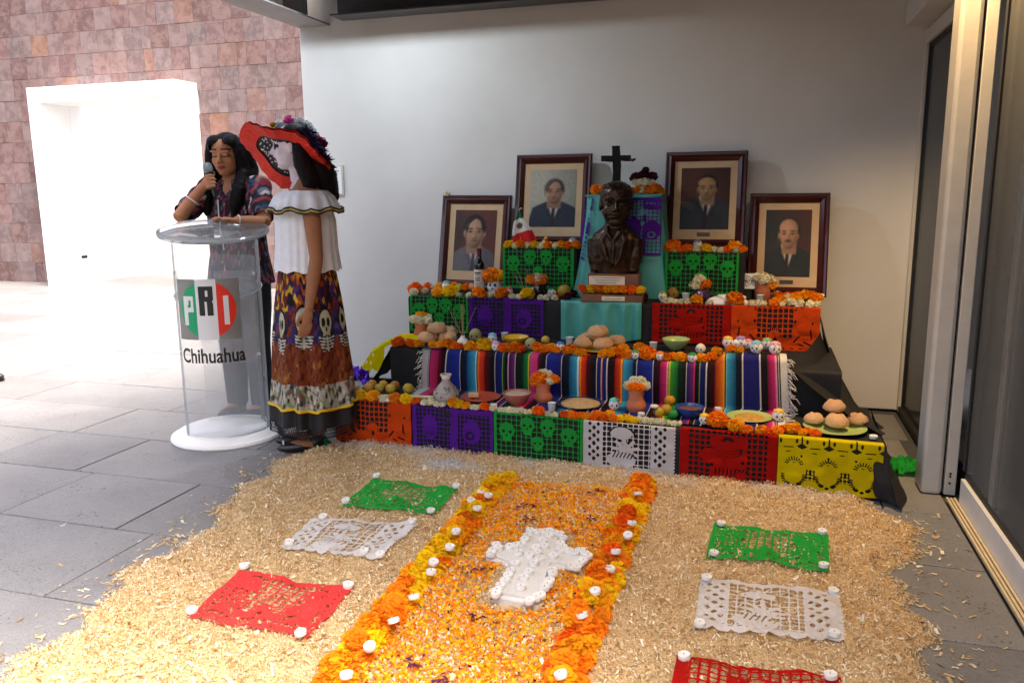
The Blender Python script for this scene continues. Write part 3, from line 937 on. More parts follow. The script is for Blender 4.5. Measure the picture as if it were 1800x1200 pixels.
# (width cm, colour at the left, colour at the right)
STR = [(4.2, S('a9a5a2'), S('b9b5b2')), (.4, BK, BK), (.5, WH, WH), (.5, BK, BK), (5.5, PKc, S('9a1f45')), (3.0, S('6a1428'), S('3a0c14')), (2.5, S('2a0a10'), BK), (.5, WH, WH), (9.0, S('1a2468'), S('20308a')), (.5, WH, WH),
       (4.5, BK, S('10203c')), (6.0, S('12446e'), TL), (.9, S('9fd0da'), S('bfe0e6')), (.6, BK, BK), (1.2, OR, OR), (3.6, S('d9431b'), RD), (4.6, S('5a140e'), BK), (2.5, BK, BK), (.5, WH, WH), (4.5, S('181c50'), NV), (.4, LG, LG), (2.0, S('1a4a28'), BK),
       (1.6, BK, BK), (.6, S('e3a6b8'), S('d67a9a')), (4.0, S('1a1a48'), PU), (.5, WH, WH), (5.0, BK, S('0f2c1a')), (3.4, S('154a26'), GN), (.8, LG, YL), (.5, BK, BK), (5.0, S('c0487a'), PKc), (3.0, S('5e1430'), BK), (2.6, BK, BK), (.5, WH, WH), (9.5, S('1e2a84'), NV), (.5, WH, WH),
       (4.5, BK, S('0f2438')), (5.5, S('124a72'), TL), (.8, S('cfe6e8'), S('cfe6e8')), (.5, BK, BK), (1.0, YL, OR), (3.4, S('d9431b'), S('a81d14')), (4.0, S('4a1210'), BK), (2.4, BK, BK), (.5, WH, WH), (2.6, NV, NV), (.5, YL, OR), (2.8, S('20246a'), NV), (.5, WH, WH),
       (4.5, BK, S('2a0b0c')), (3.6, S('8a1c12'), S('d9431b')), (1.2, OR, YL), (.5, BK, BK), (6.0, TL, S('154a7e')), (2.0, S('0f2438'), BK), (.5, WH, WH), (9.5, NV, S('20308a')), (.5, WH, WH), (4.0, BK, S('3a0c20')), (4.0, S('8a1a44'), PKc), (.8, S('e6a9bc'), S('e6a9bc')), (.4, BK, BK),
       (1.0, YL, LG), (4.6, S('3f9a34'), S('145a2a')), (4.6, S('12301c'), BK), (.5, WH, WH), (4.0, NV, PU), (.7, PKc, PKc), (2.6, BK, BK), (.5, LG, LG), (3.4, NV, S('141840')), (.5, WH, WH), (4.6, BK, S('3a0e0e')), (4.2, S('8a1c12'), OR), (1.4, OR, YL), (.5, BK, BK),
       (.8, S('a9d3dc'), TL), (5.0, TL, S('123f60')), (3.4, S('0c2030'), BK), (.6, WH, WH), (9.0, S('24206a'), NV), (.6, WH, WH), (3.6, BK, BK), (4.0, S('6a1430'), PKc), (1.4, PKc, S('e9b7c6')), (.5, BK, BK), (.6, WH, WH), (.5, BK, BK), (4.0, S('d8d2c6'), S('cfc9bd'))]
def serape_cols(n):
    tot = sum(s[0] for s in STR)
    t = np.linspace(0, tot, n)
    out = np.zeros((n, 3))
    x = 0
    for w, a, b in STR:
        k = (t >= x - 1e-6) & (t <= x + w + 1e-6)
        u = np.clip((t[k] - x) / w, 0, 1)[:, None]
        out[k] = np.array(a) * (1 - u) + np.array(b) * u
        x += w
    return out
M_SERAPE = vm('woven_serape', .9, .35, 240, .15, mott=.2, mscale=120)
n, m = 620, 40
XS0, XS1 = -1.745, .150
P = np.zeros((m, n, 3)); Cc = np.zeros((m, n, 3))
sc_ = serape_cols(n)
for i in range(m):
    v = i / (m - 1)
    for j in range(n):
        u = j / (n - 1)
        x = XS0 + (XS1 - XS0) * u
        zt = Z2 + (.055 / (1 + math.exp(-(x + .165) * 90)))       # lies over the raised block on the right
        yf = yf2(x) - (.012 + .012 / (1 + math.exp(-(x + .165) * 60)))
        lay, d1 = .10, zt - Z1
        L = lay + d1 + .33
        s = L * v
        w = .006 * (noise.noise((x * 7, 3.3, s * 2)) + .5 * noise.noise((x * 22, 1.3, s * 3)))
        if s < lay: p = (x, yf + lay - s, zt + .006 + abs(w) * .3)
        elif s < lay + d1:
            d = s - lay
            k = d / d1
            p = (x - .02 * k * (1 - 2 * u) * (1 if u < .08 else .2) + .04 * k * max(0, u - .8) * 5 * .5, yf - .010 - abs(w) - .012 * math.sin(k * 3.1), zt + .006 - d if d > .004 else zt + .006 - d * .8)
        else:
            d = s - lay - d1
            y = yf - .012 - d
            ylim = yf1(x) - .006
            if y >= ylim: p = (x, y, Z1 + .007 + abs(w) * .5)
            else: p = (x, ylim + abs(w) * .2, Z1 + .007 - (ylim - y))
        P[i, j] = p
        Cc[i, j] = sc_[j]
serape = thing('serape', ((XS0 + XS1) / 2, 4.05, Z1), 0, 'multicoloured striped woven serape spread over the middle tier', 'serape')
P -= np.array(serape.location)
link('cloth', grid_mesh('cloth', P, M_SERAPE, Cc), serape)
M_FRINGE = pm('cream_fringe', S('d8d3ca'), S('bdb7ad'), 60, .9)
for side, col in ((0, 0), (1, n - 1)):
    fr = MB()
    for i in range(6, m - 6, 1):
        for _ in range(2 if side == 0 else 3):
            p = Vector(P[i, col]); sgn = -1 if side == 0 else 1
            l = random.uniform(.03, .055)
            q = p + Vector((sgn * l * random.uniform(.3, 1), random.uniform(-.012, .002), -l * random.uniform(.2, .9)))
            mid = p.lerp(q, .5) + Vector((sgn * .012 * random.uniform(-.3, 1), -.004, random.uniform(-.012, .012)))
            zmin = Z1 + .008 - serape.location.z
            if q.y + serape.location.y > yf1(p.x + serape.location.x): q.z = max(q.z, zmin)
            fr.tube([p, mid, q], [.0019, .0021, .0012], 5)
    fr.build('fringe', M_FRINGE, serape)

# ------------------------------------------------------------------ loose crumpled papers
def crumple(name, loc, size, seed, mat, label, cat='paper', n=22):
    P = np.zeros((n, n, 3))
    for i in range(n):
        for j in range(n):
            u, v = i / (n - 1) - .5, j / (n - 1) - .5
            h = noise.noise((u * 4 + seed, v * 4, seed)) * .5 + noise.noise((u * 10, v * 10 + seed, seed)) * .35
            a = math.atan2(v, u); r_ = math.hypot(u, v)
            lift = max(0, .55 - 1.1 * abs(r_ - .22)) 
            P[i, j] = (size[0] * (u * .9 + .12 * noise.noise((u * 7, v * 7, seed + 2))), size[1] * (v * .9 + .12 * noise.noise((u * 7, v * 7, seed + 8))), size[2] * max(.03, lift + h * .7))
    o = link(name, grid_mesh(name, P, mat, smooth=False))
    o.location = loc
    return tag(o, label, cat)
M_FOIL = pm('purple_foil', S('5a1fd0'), S('4514b0'), 10, .25, .3, 30, metal=.3)
crumple('crumpled_paper', (-2.150, 4.04, Z1 + .004), (.13, .10, .15), 3, M_FOIL, 'shiny purple crumpled paper at the left side of the middle tier')
crumple('crumpled_paper', (-2.165, 3.57, .012), (.15, .11, .09), 5, PAP['green'], 'green crumpled tissue by the shoes of the person in the wide hat')
crumple('crumpled_paper', (.70, 3.98, .002), (.17, .15, .10), 8, PAP['green'], 'green crumpled tissue on the floor beside the aluminium column')
# yellow tissue falling over the left end of the middle tier
def yellow_map(u, v):
    a = u / 30.0; s = 1 - v / 34.0
    # from the tier top it bulges over the sloping side cloth
    x = np.interp(s, [0, .35, .6, 1], [-1.80, -1.965, -2.10, -2.165]) + .012 * np.sin(a * 9 + s * 5)
    z = np.interp(s, [0, .2, .42, .62, .8, 1], [Z2 + .035, Z2 + .040, Z2 + .022, Z2 - .045, Z2 - .115, Z1 + .035]) + .012 * np.sin(a * 11 + s * 7) * (.3 + s)
    y = 4.115 + .20 * a - .055 * s * (1 - a) + .010 * np.sin(s * 12 + a * 4)
    return np.stack([x, y, z], 1)
tag(picado('cut_paper', 30, 34, lambda x, y, W, H: cut(cut(np.full_like(x, 1.0), np.maximum(lattice(x, y, 3.4, 1.1), rect(x, y, W * .25, H * .4, W * .3, H * .5))), elli(x, y, W * .7, H * .4, 1.2, 2.0)), yellow_map, PAP['yellow']), 'yellow cut paper falling over the left end of the middle tier', 'cut paper', 'cut paper sheets')

# ------------------------------------------------------------------ sawdust carpet
EDGE_L = [
(-2.092, 3.553), (-2.282, 3.351), (-2.219, 3.137), (-2.107, 2.669), (-2.063, 2.342),
(-2.053, 2.086), (-2.008, 1.878), (-1.991, 1.71), (-1.96, 1.566), (-1.907, 1.433),
]
EDGE_R = [
(0.499, 3.549), (0.55, 3.435), (0.592, 3.298), (0.613, 3.115), (0.544, 2.86),
(0.505, 2.724), (0.505, 2.47), (0.518, 2.289), (0.523, 2.169), ]
_el = np.array(sorted([(y, x) for x, y in EDGE_L])); _er = np.array(sorted([(y, x) for x, y in EDGE_R]))
def wob(y, s): return .035 * np.sin(y * 9 + s) + .022 * np.sin(y * 23 + 2 * s) + .012 * np.sin(y * 51 + s)
def edge_dist(x, y):
    dl = x - np.interp(y, _el[:, 0], _el[:, 1]) + wob(y, 1)
    dr = np.interp(y, _er[:, 0], _er[:, 1]) - x + wob(y, 4)
    db = (3.700 - .0565 * (x + 2.08)) - y - .004
    db = np.where(x > .5, 3.53 - y + (x - .5) * -1.2, db)
    db = np.where(x < -2.1, 3.55 + (x + 2.1) * .8 - y + .03 * np.sin(x * 30), db)
    return np.minimum(np.minimum(dl, dr), np.where(db > .02, .12, db * 6))
def vnoise(x, y, s):
    return (np.sin(x * 9.1 + s) * np.cos(y * 7.7 - s) + .6 * np.sin(x * 19 + y * 13 + s * 2) + .4 * np.sin(x * 37 - y * 29 + s) + .3 * np.cos(x * 61 + y * 47)) / 2.3
def ch(x, y):
    """height of the sawdust"""
    d = np.clip(edge_dist(x, y) / .13, 0, 1)
    return .034 * d * d * (3 - 2 * d) + .012 * vnoise(x, y, 1.3) * np.clip(d * 2, 0, 1) + .005 * vnoise(x * 2.7, y * 2.7, 4.1) * np.clip(d * 2, 0, 1)
def chalky(x, y):
    g = (3.700 - .0565 * (x + 2.08)) - y
    a = np.clip(1 - g / .20, 0, 1) * np.clip(.5 + 1.5 * vnoise(x * .6, y * .6, 5), 0, 1)
    a = np.maximum(a, np.clip(1 - np.hypot((x + 1.36) / .22, (y - 3.42) / .10), 0, 1) * 1.4)
    return np.clip(a, 0, 1)
M_SAW = vm('sawdust_bed', .95, .6, 260, .1, mott=.45, mscale=220)
M_CHIP = vm('wood_shavings', .85, 0, 200, .15, trans=.22, mott=.15, mscale=300)
gx, gy = np.meshgrid(np.linspace(-2.45, .80, 200), np.linspace(1.2, 3.72, 160))
gz = ch(gx, gy) - .004
gd = edge_dist(gx, gy)
gz = np.where(gd < 0, -.02, gz)
tan = np.array([S('dcc194'), S('c6a472'), S('e9d7b0'), S('f8eed6')])
w_ = (vnoise(gx * 3, gy * 3, 2) * .5 + .5)[..., None]
gc = tan[0] * w_ + tan[1] * (1 - w_)
wc = chalky(gx, gy)[..., None]
gc = gc * (1 - wc) + np.array(S('c9c8cc')) * wc
carpet = tag(link('sawdust_carpet', grid_mesh('sawdust_carpet', np.stack([gx, gy, gz], -1), M_SAW, gc)),
             'wide bed of tan sawdust and wood shavings laid on the floor before the altar', 'sawdust', kind='stuff')

def strips(cx, cy, cz, L, Wd, yaw, tilt, curl, roll, seg_=3):
    """many curled strips at once -> V, Q"""
    N = len(cx)
    k = np.linspace(-.5, .5, seg_ + 1)
    s = k[None, :] * L[:, None]
    bend = curl[:, None] * (k[None, :] ** 2 - .08) * L[:, None]
    V = np.zeros((N, seg_ + 1, 2, 3))
    ct, st = np.cos(tilt)[:, None], np.sin(tilt)[:, None]
    ax = s * ct - bend * st
    az = s * st + bend * ct
    for e, sg in ((0, -.5), (1, .5)):
        ly = sg * Wd[:, None] * np.cos(roll)[:, None]
        lz = sg * Wd[:, None] * np.sin(roll)[:, None]
        cyw, syw = np.cos(yaw)[:, None], np.sin(yaw)[:, None]
        V[:, :, e, 0] = cx[:, None] + ax * cyw - ly * syw
        V[:, :, e, 1] = cy[:, None] + ax * syw + ly * cyw
        V[:, :, e, 2] = cz[:, None] + az + lz
    base = (np.arange(N) * (seg_ + 1) * 2)[:, None, None]
    q = np.array([[2 * i, 2 * i + 2, 2 * i + 3, 2 * i + 1] for i in range(seg_)])[None]
    return V.reshape(-1, 3), (base + q).reshape(-1, 4)

def shavings(name, N, parent, seed, lo, hi, zoff, loose=0):
    g = np.random.default_rng(seed)
    x = g.uniform(-2.5, .8, N * 3); y = g.uniform(1.25, 3.70, N * 3)
    d = edge_dist(x, y)
    keep = d > -.005
    x, y = x[keep][:N], y[keep][:N]
    if loose:
        e = g.integers(0, 2, loose)
        yy = g.uniform(1.4, 3.45, loose)
        off = g.exponential(.07, loose)
        xx = np.where(e == 0, np.interp(yy, _el[:, 0], _el[:, 1]) - off, np.interp(yy, _er[:, 0], _er[:, 1]) + off)
        k = (xx < .79) 
        x = np.concatenate([x, xx[k]]); y = np.concatenate([y, yy[k]])
    N2 = len(x)
    L = lo + (hi - lo) * g.beta(1.3, 3.2, N2)
    Wd = L * g.uniform(.10, .42, N2)
    inside = edge_dist(x, y) > 0
    big = np.where(inside, 1.0, .35)
    z = np.where(inside, ch(x, y) + zoff + g.uniform(-.004, .008, N2), .003)
    V, Q = strips(x, y, z, L, Wd, g.uniform(0, 6.283, N2), g.normal(0, .38, N2) * big, g.normal(.3, 1.3, N2) * big, g.normal(0, .5, N2) * big)
    V[:, 2] = np.maximum(V[:, 2], .0015)
    t = g.random((N2, 1)); t2 = g.random((N2, 1))
    c = tan[1] * (1 - t) + tan[2] * t
    c = np.where(t2 > .86, tan[3], c)
    c = np.where(t2 < .10, np.array(S('b58c56')), c)
    wc = chalky(x, y)[:, None] * (g.random((N2, 1)) > .25) * .9
    c = c * (1 - wc) + np.array(S('d3d2d4')) * wc
    me = np_mesh(name, V, Q, M_CHIP, np.repeat(c, 8, 0))
    return tag(link(name, me, parent), kind='stuff')
shavings('shavings', 165000, carpet, 11, .004, .021, .001)
shavings('large_shavings', 1800, carpet, 12, .014, .042, .004, loose=420)

# loose petals between the two flower borders
def petals(N, seed):
    g = np.random.default_rng(seed)
    y = g.uniform(1.4, 3.30, N)
    t = (3.3 - y) / 1.8
    x0, x1 = -1.02 + .04 * t, -.47 + .02 * t
    x = x0 + (x1 - x0) * g.random(N)
    cl = vnoise(x * 1.6, y * 1.6, 7.0) + .35
    keep = g.random(N) < np.clip(.5 + .6 * cl, .2, 1)
    keep &= ~((np.abs(x + .705) < .10) & (np.abs(y - 2.5) < .30)) & ~((np.abs(x + .70) < .18) & (np.abs(y - 2.57) < .085))
    x, y = x[keep], y[keep]; n = len(x)
    L = g.uniform(.006, .015, n); Wd = L * g.uniform(.35, .7, n)
    z = ch(x, y) + g.uniform(.002, .014, n)
    V, Q = strips(x, y, z, L, Wd, g.uniform(0, 6.283, n), g.normal(0, .35, n), g.normal(.2, 1.0, n), g.normal(0, .5, n))
    pal = np.array([S('ff9f1a'), S('ffbe1c'), S('fb8412'), S('ffd62e'), S('efe7cf'), S('5f1030'), S('5d7a2c')])
    k = g.choice(7, n, p=[.29, .27, .09, .21, .115, .010, .015])
    return np_mesh('fallen_petals', V, Q, vm('loose_petal', .85, 0, 200, .1, trans=.42, mott=.1, mscale=300), np.repeat(pal[k], 8, 0))
tag(link('fallen_petals', petals(34000, 21)), 'loose orange and yellow petals strewn between the two flower borders', 'petals', kind='stuff')
pt = MB()
for (x, y) in ((-.62, 3.22), (-.58, 2.95), (-.86, 2.98), (-.82, 2.88), (-.90, 2.38), (-.84, 2.42), (-.78, 2.10), (-.86, 1.86), (-.74, 1.78), (-.70, 1.62), (-.9, 1.66)):
    for _ in range(8):
        a = random.uniform(0, 6.28); l = random.uniform(.012, .024)
        px, py = x + random.uniform(-.02, .02), y + random.uniform(-.02, .02)
        pz = float(ch(np.array(px), np.array(py))) + random.uniform(.008, .02)
        dx, dy = math.cos(a) * l, math.sin(a) * l
        pt.add([(px, py, pz), (px + dx + dy * .3, py + dy - dx * .3, pz + .006), (px + dx * 1.4, py + dy * 1.4, pz), (px + dx - dy * .3, py + dy + dx * .3, pz + .004)], [(0, 1, 2, 3)])
tag(pt.build('dark_petals', pm('dark_red_petal', S('5a0f38'), S('43082a'), 60, .8), smooth=False), 'clumps of dark red petals strewn on the sawdust path', 'petals', kind='stuff')

# ------------------------------------------------------------------ cut paper lying on the sawdust
SHEETS = {'gl': [(-1.598, 2.802), (-1.199, 2.825), (-1.206, 3.126), (-1.618, 3.132)], 'wl': [(-1.62, 2.379), (-1.239, 2.39), (-1.209, 2.706), (-1.653, 2.664)], 'rl': [(-1.616, 1.88), (-1.203, 1.865), (-1.213, 2.181), (-1.65, 2.184)], 'gr': [(-0.133, 2.727), (0.272, 2.72), (0.291, 3.025), (-0.119, 3.042)], 'wr': [(-0.135, 2.239), (0.284, 2.27), (0.292, 2.574), (-0.137, 2.55)], 'rr': [(-0.17, 1.789), (0.256, 1.809), (0.253, 2.085), (-0.168, 2.075)]}
def lay_map(q, W, H, seed):
    q = [np.array(p) for p in q]
    def f(u, v):
        a, b_ = (u / W)[:, None], (v / H)[:, None]
        p = (q[0] * (1 - a) + q[1] * a) * (1 - b_) + (q[3] * (1 - a) + q[2] * a) * b_
        z = ch(p[:, 0], p[:, 1]) + .011 + .004 * wave(p[:, 0] * 3, p[:, 1] * 3, seed) + .005 * np.exp(-((u - W * .52 + .15 * v) / 1.2) ** 2)
        return np.concatenate([p, z[:, None]], 1)
    return f
def hem(p):
    return lambda x, y, W, H: scallop(p(x, y, W, H), x, y, W, 9, 1.6)
def lay(k, color, pat, label, seed):
    return tag(picado('cut_paper', 41, 31, pat, lay_map(SHEETS[k], 41, 31, seed), PAP[color]), label, 'cut paper', 'cut paper sheets on the sawdust')
def pat_lay(x, y, W, H):
    P = pat_figures(x, y, W, H)
    for k in range(12):
        P = cut(P, diam(x, y, 2.2, H * (.1 + .07 * k), 1.3, 1.0)); P = cut(P, diam(x, y, W - 2.2, H * (.1 + .07 * k), 1.3, 1.0))
    P = cut(P, np.maximum(lattice(x, y, 1.9, 1.15, 0, .4), rect(x, y, W * .5, H * .14, W * .8, H * .10)))
    return cut(P, np.maximum(lattice(x, y, 1.9, 1.1, 0, .4), rect(x, y, W * .22, H * .52, W * .2, H * .3)))
def pat_lay2(x, y, W, H):
    P = pat_white(x, y, W, H)
    return scallop(P, x, y, W, 8, 2.4)
lay('gl', 'green', pat_lay, 'green cut paper lying on the sawdust left of the flower path', 1)
lay('wl', 'white', pat_lay2, 'white cut paper lying on the sawdust left of the flower path', 2)
lay('rl', 'coral', pat_lay, 'red cut paper lying on the sawdust left of the flower path', 3)
lay('gr', 'green', pat_lay, 'green cut paper lying on the sawdust right of the flower path', 4)
lay('wr', 'white', pat_lay2, 'white cut paper lying on the sawdust right of the flower path', 5)
lay('rr', 'red', hem(pat_red), 'red cut paper on the sawdust at the bottom right edge of the picture', 6)

# ------------------------------------------------------------------ white sand cross
CROSS = [
(-0.799, 2.774), (-0.655, 2.771), (-0.639, 2.652), (-0.524, 2.636), (-0.529, 2.506),
(-0.624, 2.497), (-0.597, 2.238), (-0.759, 2.245), (-0.778, 2.463), (-0.872, 2.51),
(-0.875, 2.611), (-0.777, 2.613), ]
bm = bmesh.new()
vs = [bm.verts.new((x, y, .0)) for x, y in CROSS]
f_ = bm.faces.new(vs)
if f_.normal.z < 0: f_.normal_flip()
r_ = bmesh.ops.extrude_face_region(bm, geom=[f_])
bmesh.ops.translate(bm, vec=(0, 0, .056), verts=[v for v in r_['geom'] if isinstance(v, bmesh.types.BMVert)])
bmesh.ops.bevel(bm, geom=[e for e in bm.edges if min(v.co.z for v in e.verts) > .05], offset=.014, segments=3, affect='EDGES')
me = bpy.data.meshes.new('sand_cross'); bm.to_mesh(me); bm.free()
me.materials.append(pm('white_sand', S('d6d4d0'), S('cac8c4'), 120, .95, .15, 300))
tag(link('sand_cross', me), 'white sand cross edged with tea lights on the petal path', 'cross')

# ------------------------------------------------------------------ tea lights
M_WAX = pm('white_wax', S('e3e2de'), S('d8d6d1'), 40, .45, .05)
M_WICK = pm('wick', S('4a443c'), S('2b2723'), 90, .9)
tea_me = MB().lathe([(.0001, 0), (.0185, 0), (.0192, .002), (.0192, .0125), (.0186, .0140), (.0176, .0128), (.010, .0122), (.0001, .0122)], 20, cap0=False, cap1=False).mesh('tea_light', M_WAX)
wick_me = MB().tube([(0, 0, .012), (.0006, 0, .016), (.002, 0, .019)], .0008, 5).mesh('wick', M_WICK)
def tea(p, label, group, tilt=.12):
    o = link('tea_light', tea_me, None, scale=.9, loc=p, rot=(random.uniform(-tilt, tilt), random.uniform(-tilt, tilt), random.uniform(0, 6)))
    link('wick', wick_me, o)
    return tag(o, label, 'candle', group)
def on_saw(p, dz): return (p[0], p[1], float(ch(np.array(p[0]), np.array(p[1]))) + dz)
TS = [
(-1.603, 3.136, 0.045), (-1.216, 3.124, 0.045), (-1.598, 2.841, 0.045), (-1.219, 2.844, 0.045), (-1.604, 2.665, 0.045),
(-1.235, 2.698, 0.045), (-1.608, 2.428, 0.045), (-1.238, 2.423, 0.045), (-1.299, 2.42, 0.045), (-1.636, 2.197, 0.045),
(-1.231, 2.176, 0.045), (-1.627, 1.912, 0.045), (-1.222, 1.875, 0.045), (-0.093, 3.021, 0.045), (0.269, 3.024, 0.045),
(-0.106, 2.759, 0.045), (0.256, 2.746, 0.045), (-0.118, 2.539, 0.045), (0.273, 2.573, 0.045), (-0.12, 2.254, 0.045),
(0.253, 2.292, 0.045), (-0.147, 2.058, 0.045), (0.227, 2.072, 0.045), ]
nm = ['green cut paper left of the path', 'white cut paper left of the path', 'red cut paper left of the path',
      'green cut paper right of the path', 'white cut paper right of the path', 'red cut paper at the bottom right']
for i, p in enumerate(TS):
    k = 0 if i < 4 else 1 if i < 9 else 2 if i < 13 else 3 if i < 17 else 4 if i < 21 else 5
    tea(on_saw(p, .014), 'white tea light on a corner of the ' + nm[k], 'tea lights on the ' + nm[k])
for p in [
(-1.015, 2.966, 0.115), (-1.067, 2.899, 0.115), (-1.015, 2.825, 0.115), (-1.015, 2.595, 0.115), (-0.989, 2.464, 0.115),
(-1.0, 2.34, 0.115), (-0.979, 2.271, 0.115), (-0.964, 2.103, 0.115), (-0.964, 1.958, 0.115), (-0.97, 1.817, 0.115),
(-0.967, 1.678, 0.115), (-1.057, 2.995, 0.115), ]: tea((p[0], p[1], .082), 'white tea light resting on the left marigold border', 'tea lights on the left marigold border', .4)
for p in [
(-0.429, 3.146, 0.115), (-0.409, 2.84, 0.115), (-0.407, 2.732, 0.115), (-0.425, 2.583, 0.115), (-0.422, 2.449, 0.115),
(-0.438, 2.289, 0.115), (-0.445, 2.135, 0.115), (-0.437, 1.832, 0.115), ]: tea((p[0], p[1], .082), 'white tea light resting on the right marigold border', 'tea lights on the right marigold border', .4)
for p in [
(-0.772, 2.731, 0.062), (-0.742, 2.729, 0.062), (-0.716, 2.736, 0.062), (-0.701, 2.746, 0.062), (-0.679, 2.736, 0.062),
(-0.658, 2.731, 0.062), (-0.638, 2.7, 0.062), (-0.637, 2.65, 0.062), (-0.77, 2.679, 0.062), (-0.77, 2.648, 0.062),
(-0.77, 2.603, 0.062), (-0.856, 2.579, 0.062), (-0.853, 2.531, 0.062), (-0.852, 2.503, 0.062), (-0.843, 2.558, 0.062),
(-0.805, 2.578, 0.062), (-0.786, 2.594, 0.062), (-0.692, 2.701, 0.062), (-0.704, 2.651, 0.062), (-0.712, 2.594, 0.062),
(-0.696, 2.556, 0.062), (-0.678, 2.514, 0.062), (-0.687, 2.471, 0.062), (-0.748, 2.454, 0.062), (-0.759, 2.538, 0.062),
(-0.625, 2.6, 0.062), (-0.636, 2.545, 0.062), (-0.594, 2.599, 0.062), (-0.572, 2.595, 0.062), (-0.554, 2.615, 0.062),
(-0.536, 2.596, 0.062), (-0.522, 2.577, 0.062), (-0.53, 2.538, 0.062), (-0.536, 2.514, 0.062), (-0.541, 2.481, 0.062),
(-0.561, 2.484, 0.062), (-0.615, 2.439, 0.062), (-0.606, 2.416, 0.062), (-0.605, 2.367, 0.062), (-0.603, 2.339, 0.062),
(-0.608, 2.314, 0.062), (-0.606, 2.264, 0.062), (-0.618, 2.246, 0.062), (-0.632, 2.22, 0.062), (-0.747, 2.398, 0.062),
(-0.745, 2.364, 0.062), (-0.743, 2.328, 0.062), (-0.747, 2.29, 0.062), (-0.747, 2.255, 0.062), (-0.744, 2.233, 0.062),
(-0.688, 2.406, 0.062), (-0.69, 2.363, 0.062), (-0.682, 2.297, 0.062), (-0.619, 2.621, 0.062), (-0.686, 2.612, 0.062),
(-0.72, 2.531, 0.062), ]:
    w = 'foot' if p[1] < 2.47 else 'head' if p[1] > 2.65 else 'left arm' if p[0] < -.77 else 'right arm' if p[0] > -.63 else 'centre'
    tea((p[0], p[1], .0563), 'white tea light on the %s of the white sand cross' % w, 'tea lights on the %s of the sand cross' % w, .1)

# ------------------------------------------------------------------ flowers
M_PETAL = om('petal', .8, .22, 90, .35)
def flower_mesh(seed, n=130, w=.21, ruff=.09, flat=.78, core=True):
    g = random.Random(seed)
    mb = MB()
    if core: mb.ell((0, 0, 0), (.70, .70, .70 * flat), nu=10, nv=7)
    for i in range(n):
        zf = 1 - 1.75 * (i + .5) / n
        rr = math.sqrt(max(0, 1 - zf * zf))
        a = i * 2.399963 + g.uniform(-.2, .2)
        d = Vector((rr * math.cos(a), rr * math.sin(a), zf)).normalized()
        t1 = d.cross(Vector((0, 0, 1)) if abs(d.z) < .95 else Vector((1, 0, 0))).normalized()
        tw = g.uniform(-1.2, 1.2)
        t2 = d.cross(t1)
        s, u = t1 * math.cos(tw) + t2 * math.sin(tw), t2 * math.cos(tw) - t1 * math.sin(tw)
        R = g.uniform(.88, 1.06); ww = w * g.uniform(.7, 1.25)
        c0 = d * .50
        row1 = [d * R * .84 + s * ww * k * .8 + u * ruff * g.uniform(-1, 1) for k in (-1, 0, 1)]
        row2 = [d * R * (1.0 - .07 * abs(k)) + s * ww * k + u * (.14 + ruff * g.uniform(-1.2, 1.2)) for k in (-1, 0, 1)]
        vs = [c0 - s * ww * .35, c0 + s * ww * .35] + row1 + row2
        vs = [Vector((v.x, v.y, v.z * flat)) for v in vs]
        mb.add(vs, [(0, 1, 4, 3, 2), (2, 3, 6, 5), (3, 4, 7, 6)])
    return mb.mesh('flower', M_PETAL, smooth=True, angle=60)
MG = [flower_mesh(s) for s in range(5)]
CR = [flower_mesh(20 + s, 58, .26, .06, .85) for s in range(3)]
FCOL = {'O': S('fd920c'), 'D': S('fb7209'), 'Y': S('ffd20c'), 'A': S('ffae0c'), 'C': S('efe9c6'), 'R': S('4e0a22')}
FNAME = {'O': 'orange marigold', 'D': 'deep orange marigold', 'Y': 'yellow marigold', 'A': 'amber marigold', 'C': 'cream flower', 'R': 'dark red flower'}
def flower(c, x, y, z, r, label, group, up=None, k=(1.25, 1.45)):
    me = random.choice(CR if c in 'C' else MG)
    col = np.array(FCOL[c]) * random.uniform(.88, 1.08)
    o = link({'C': 'cream_flower', 'R': 'red_flower'}.get(c, 'marigold'), me, None, loc=(x, y, z),
             rot=(random.uniform(-.5, .35), random.uniform(-.45, .45), random.uniform(0, 6.28)) if up is None else up,
             scale=r * random.uniform(*k), color=tuple(np.clip(col, 0, 1)))
    return tag(o, FNAME[c] + ' ' + label, 'flower', FNAME[c] + 's ' + label)
def along(y): return 'altar end' if y > 2.85 else 'middle' if y > 2.25 else 'near end'
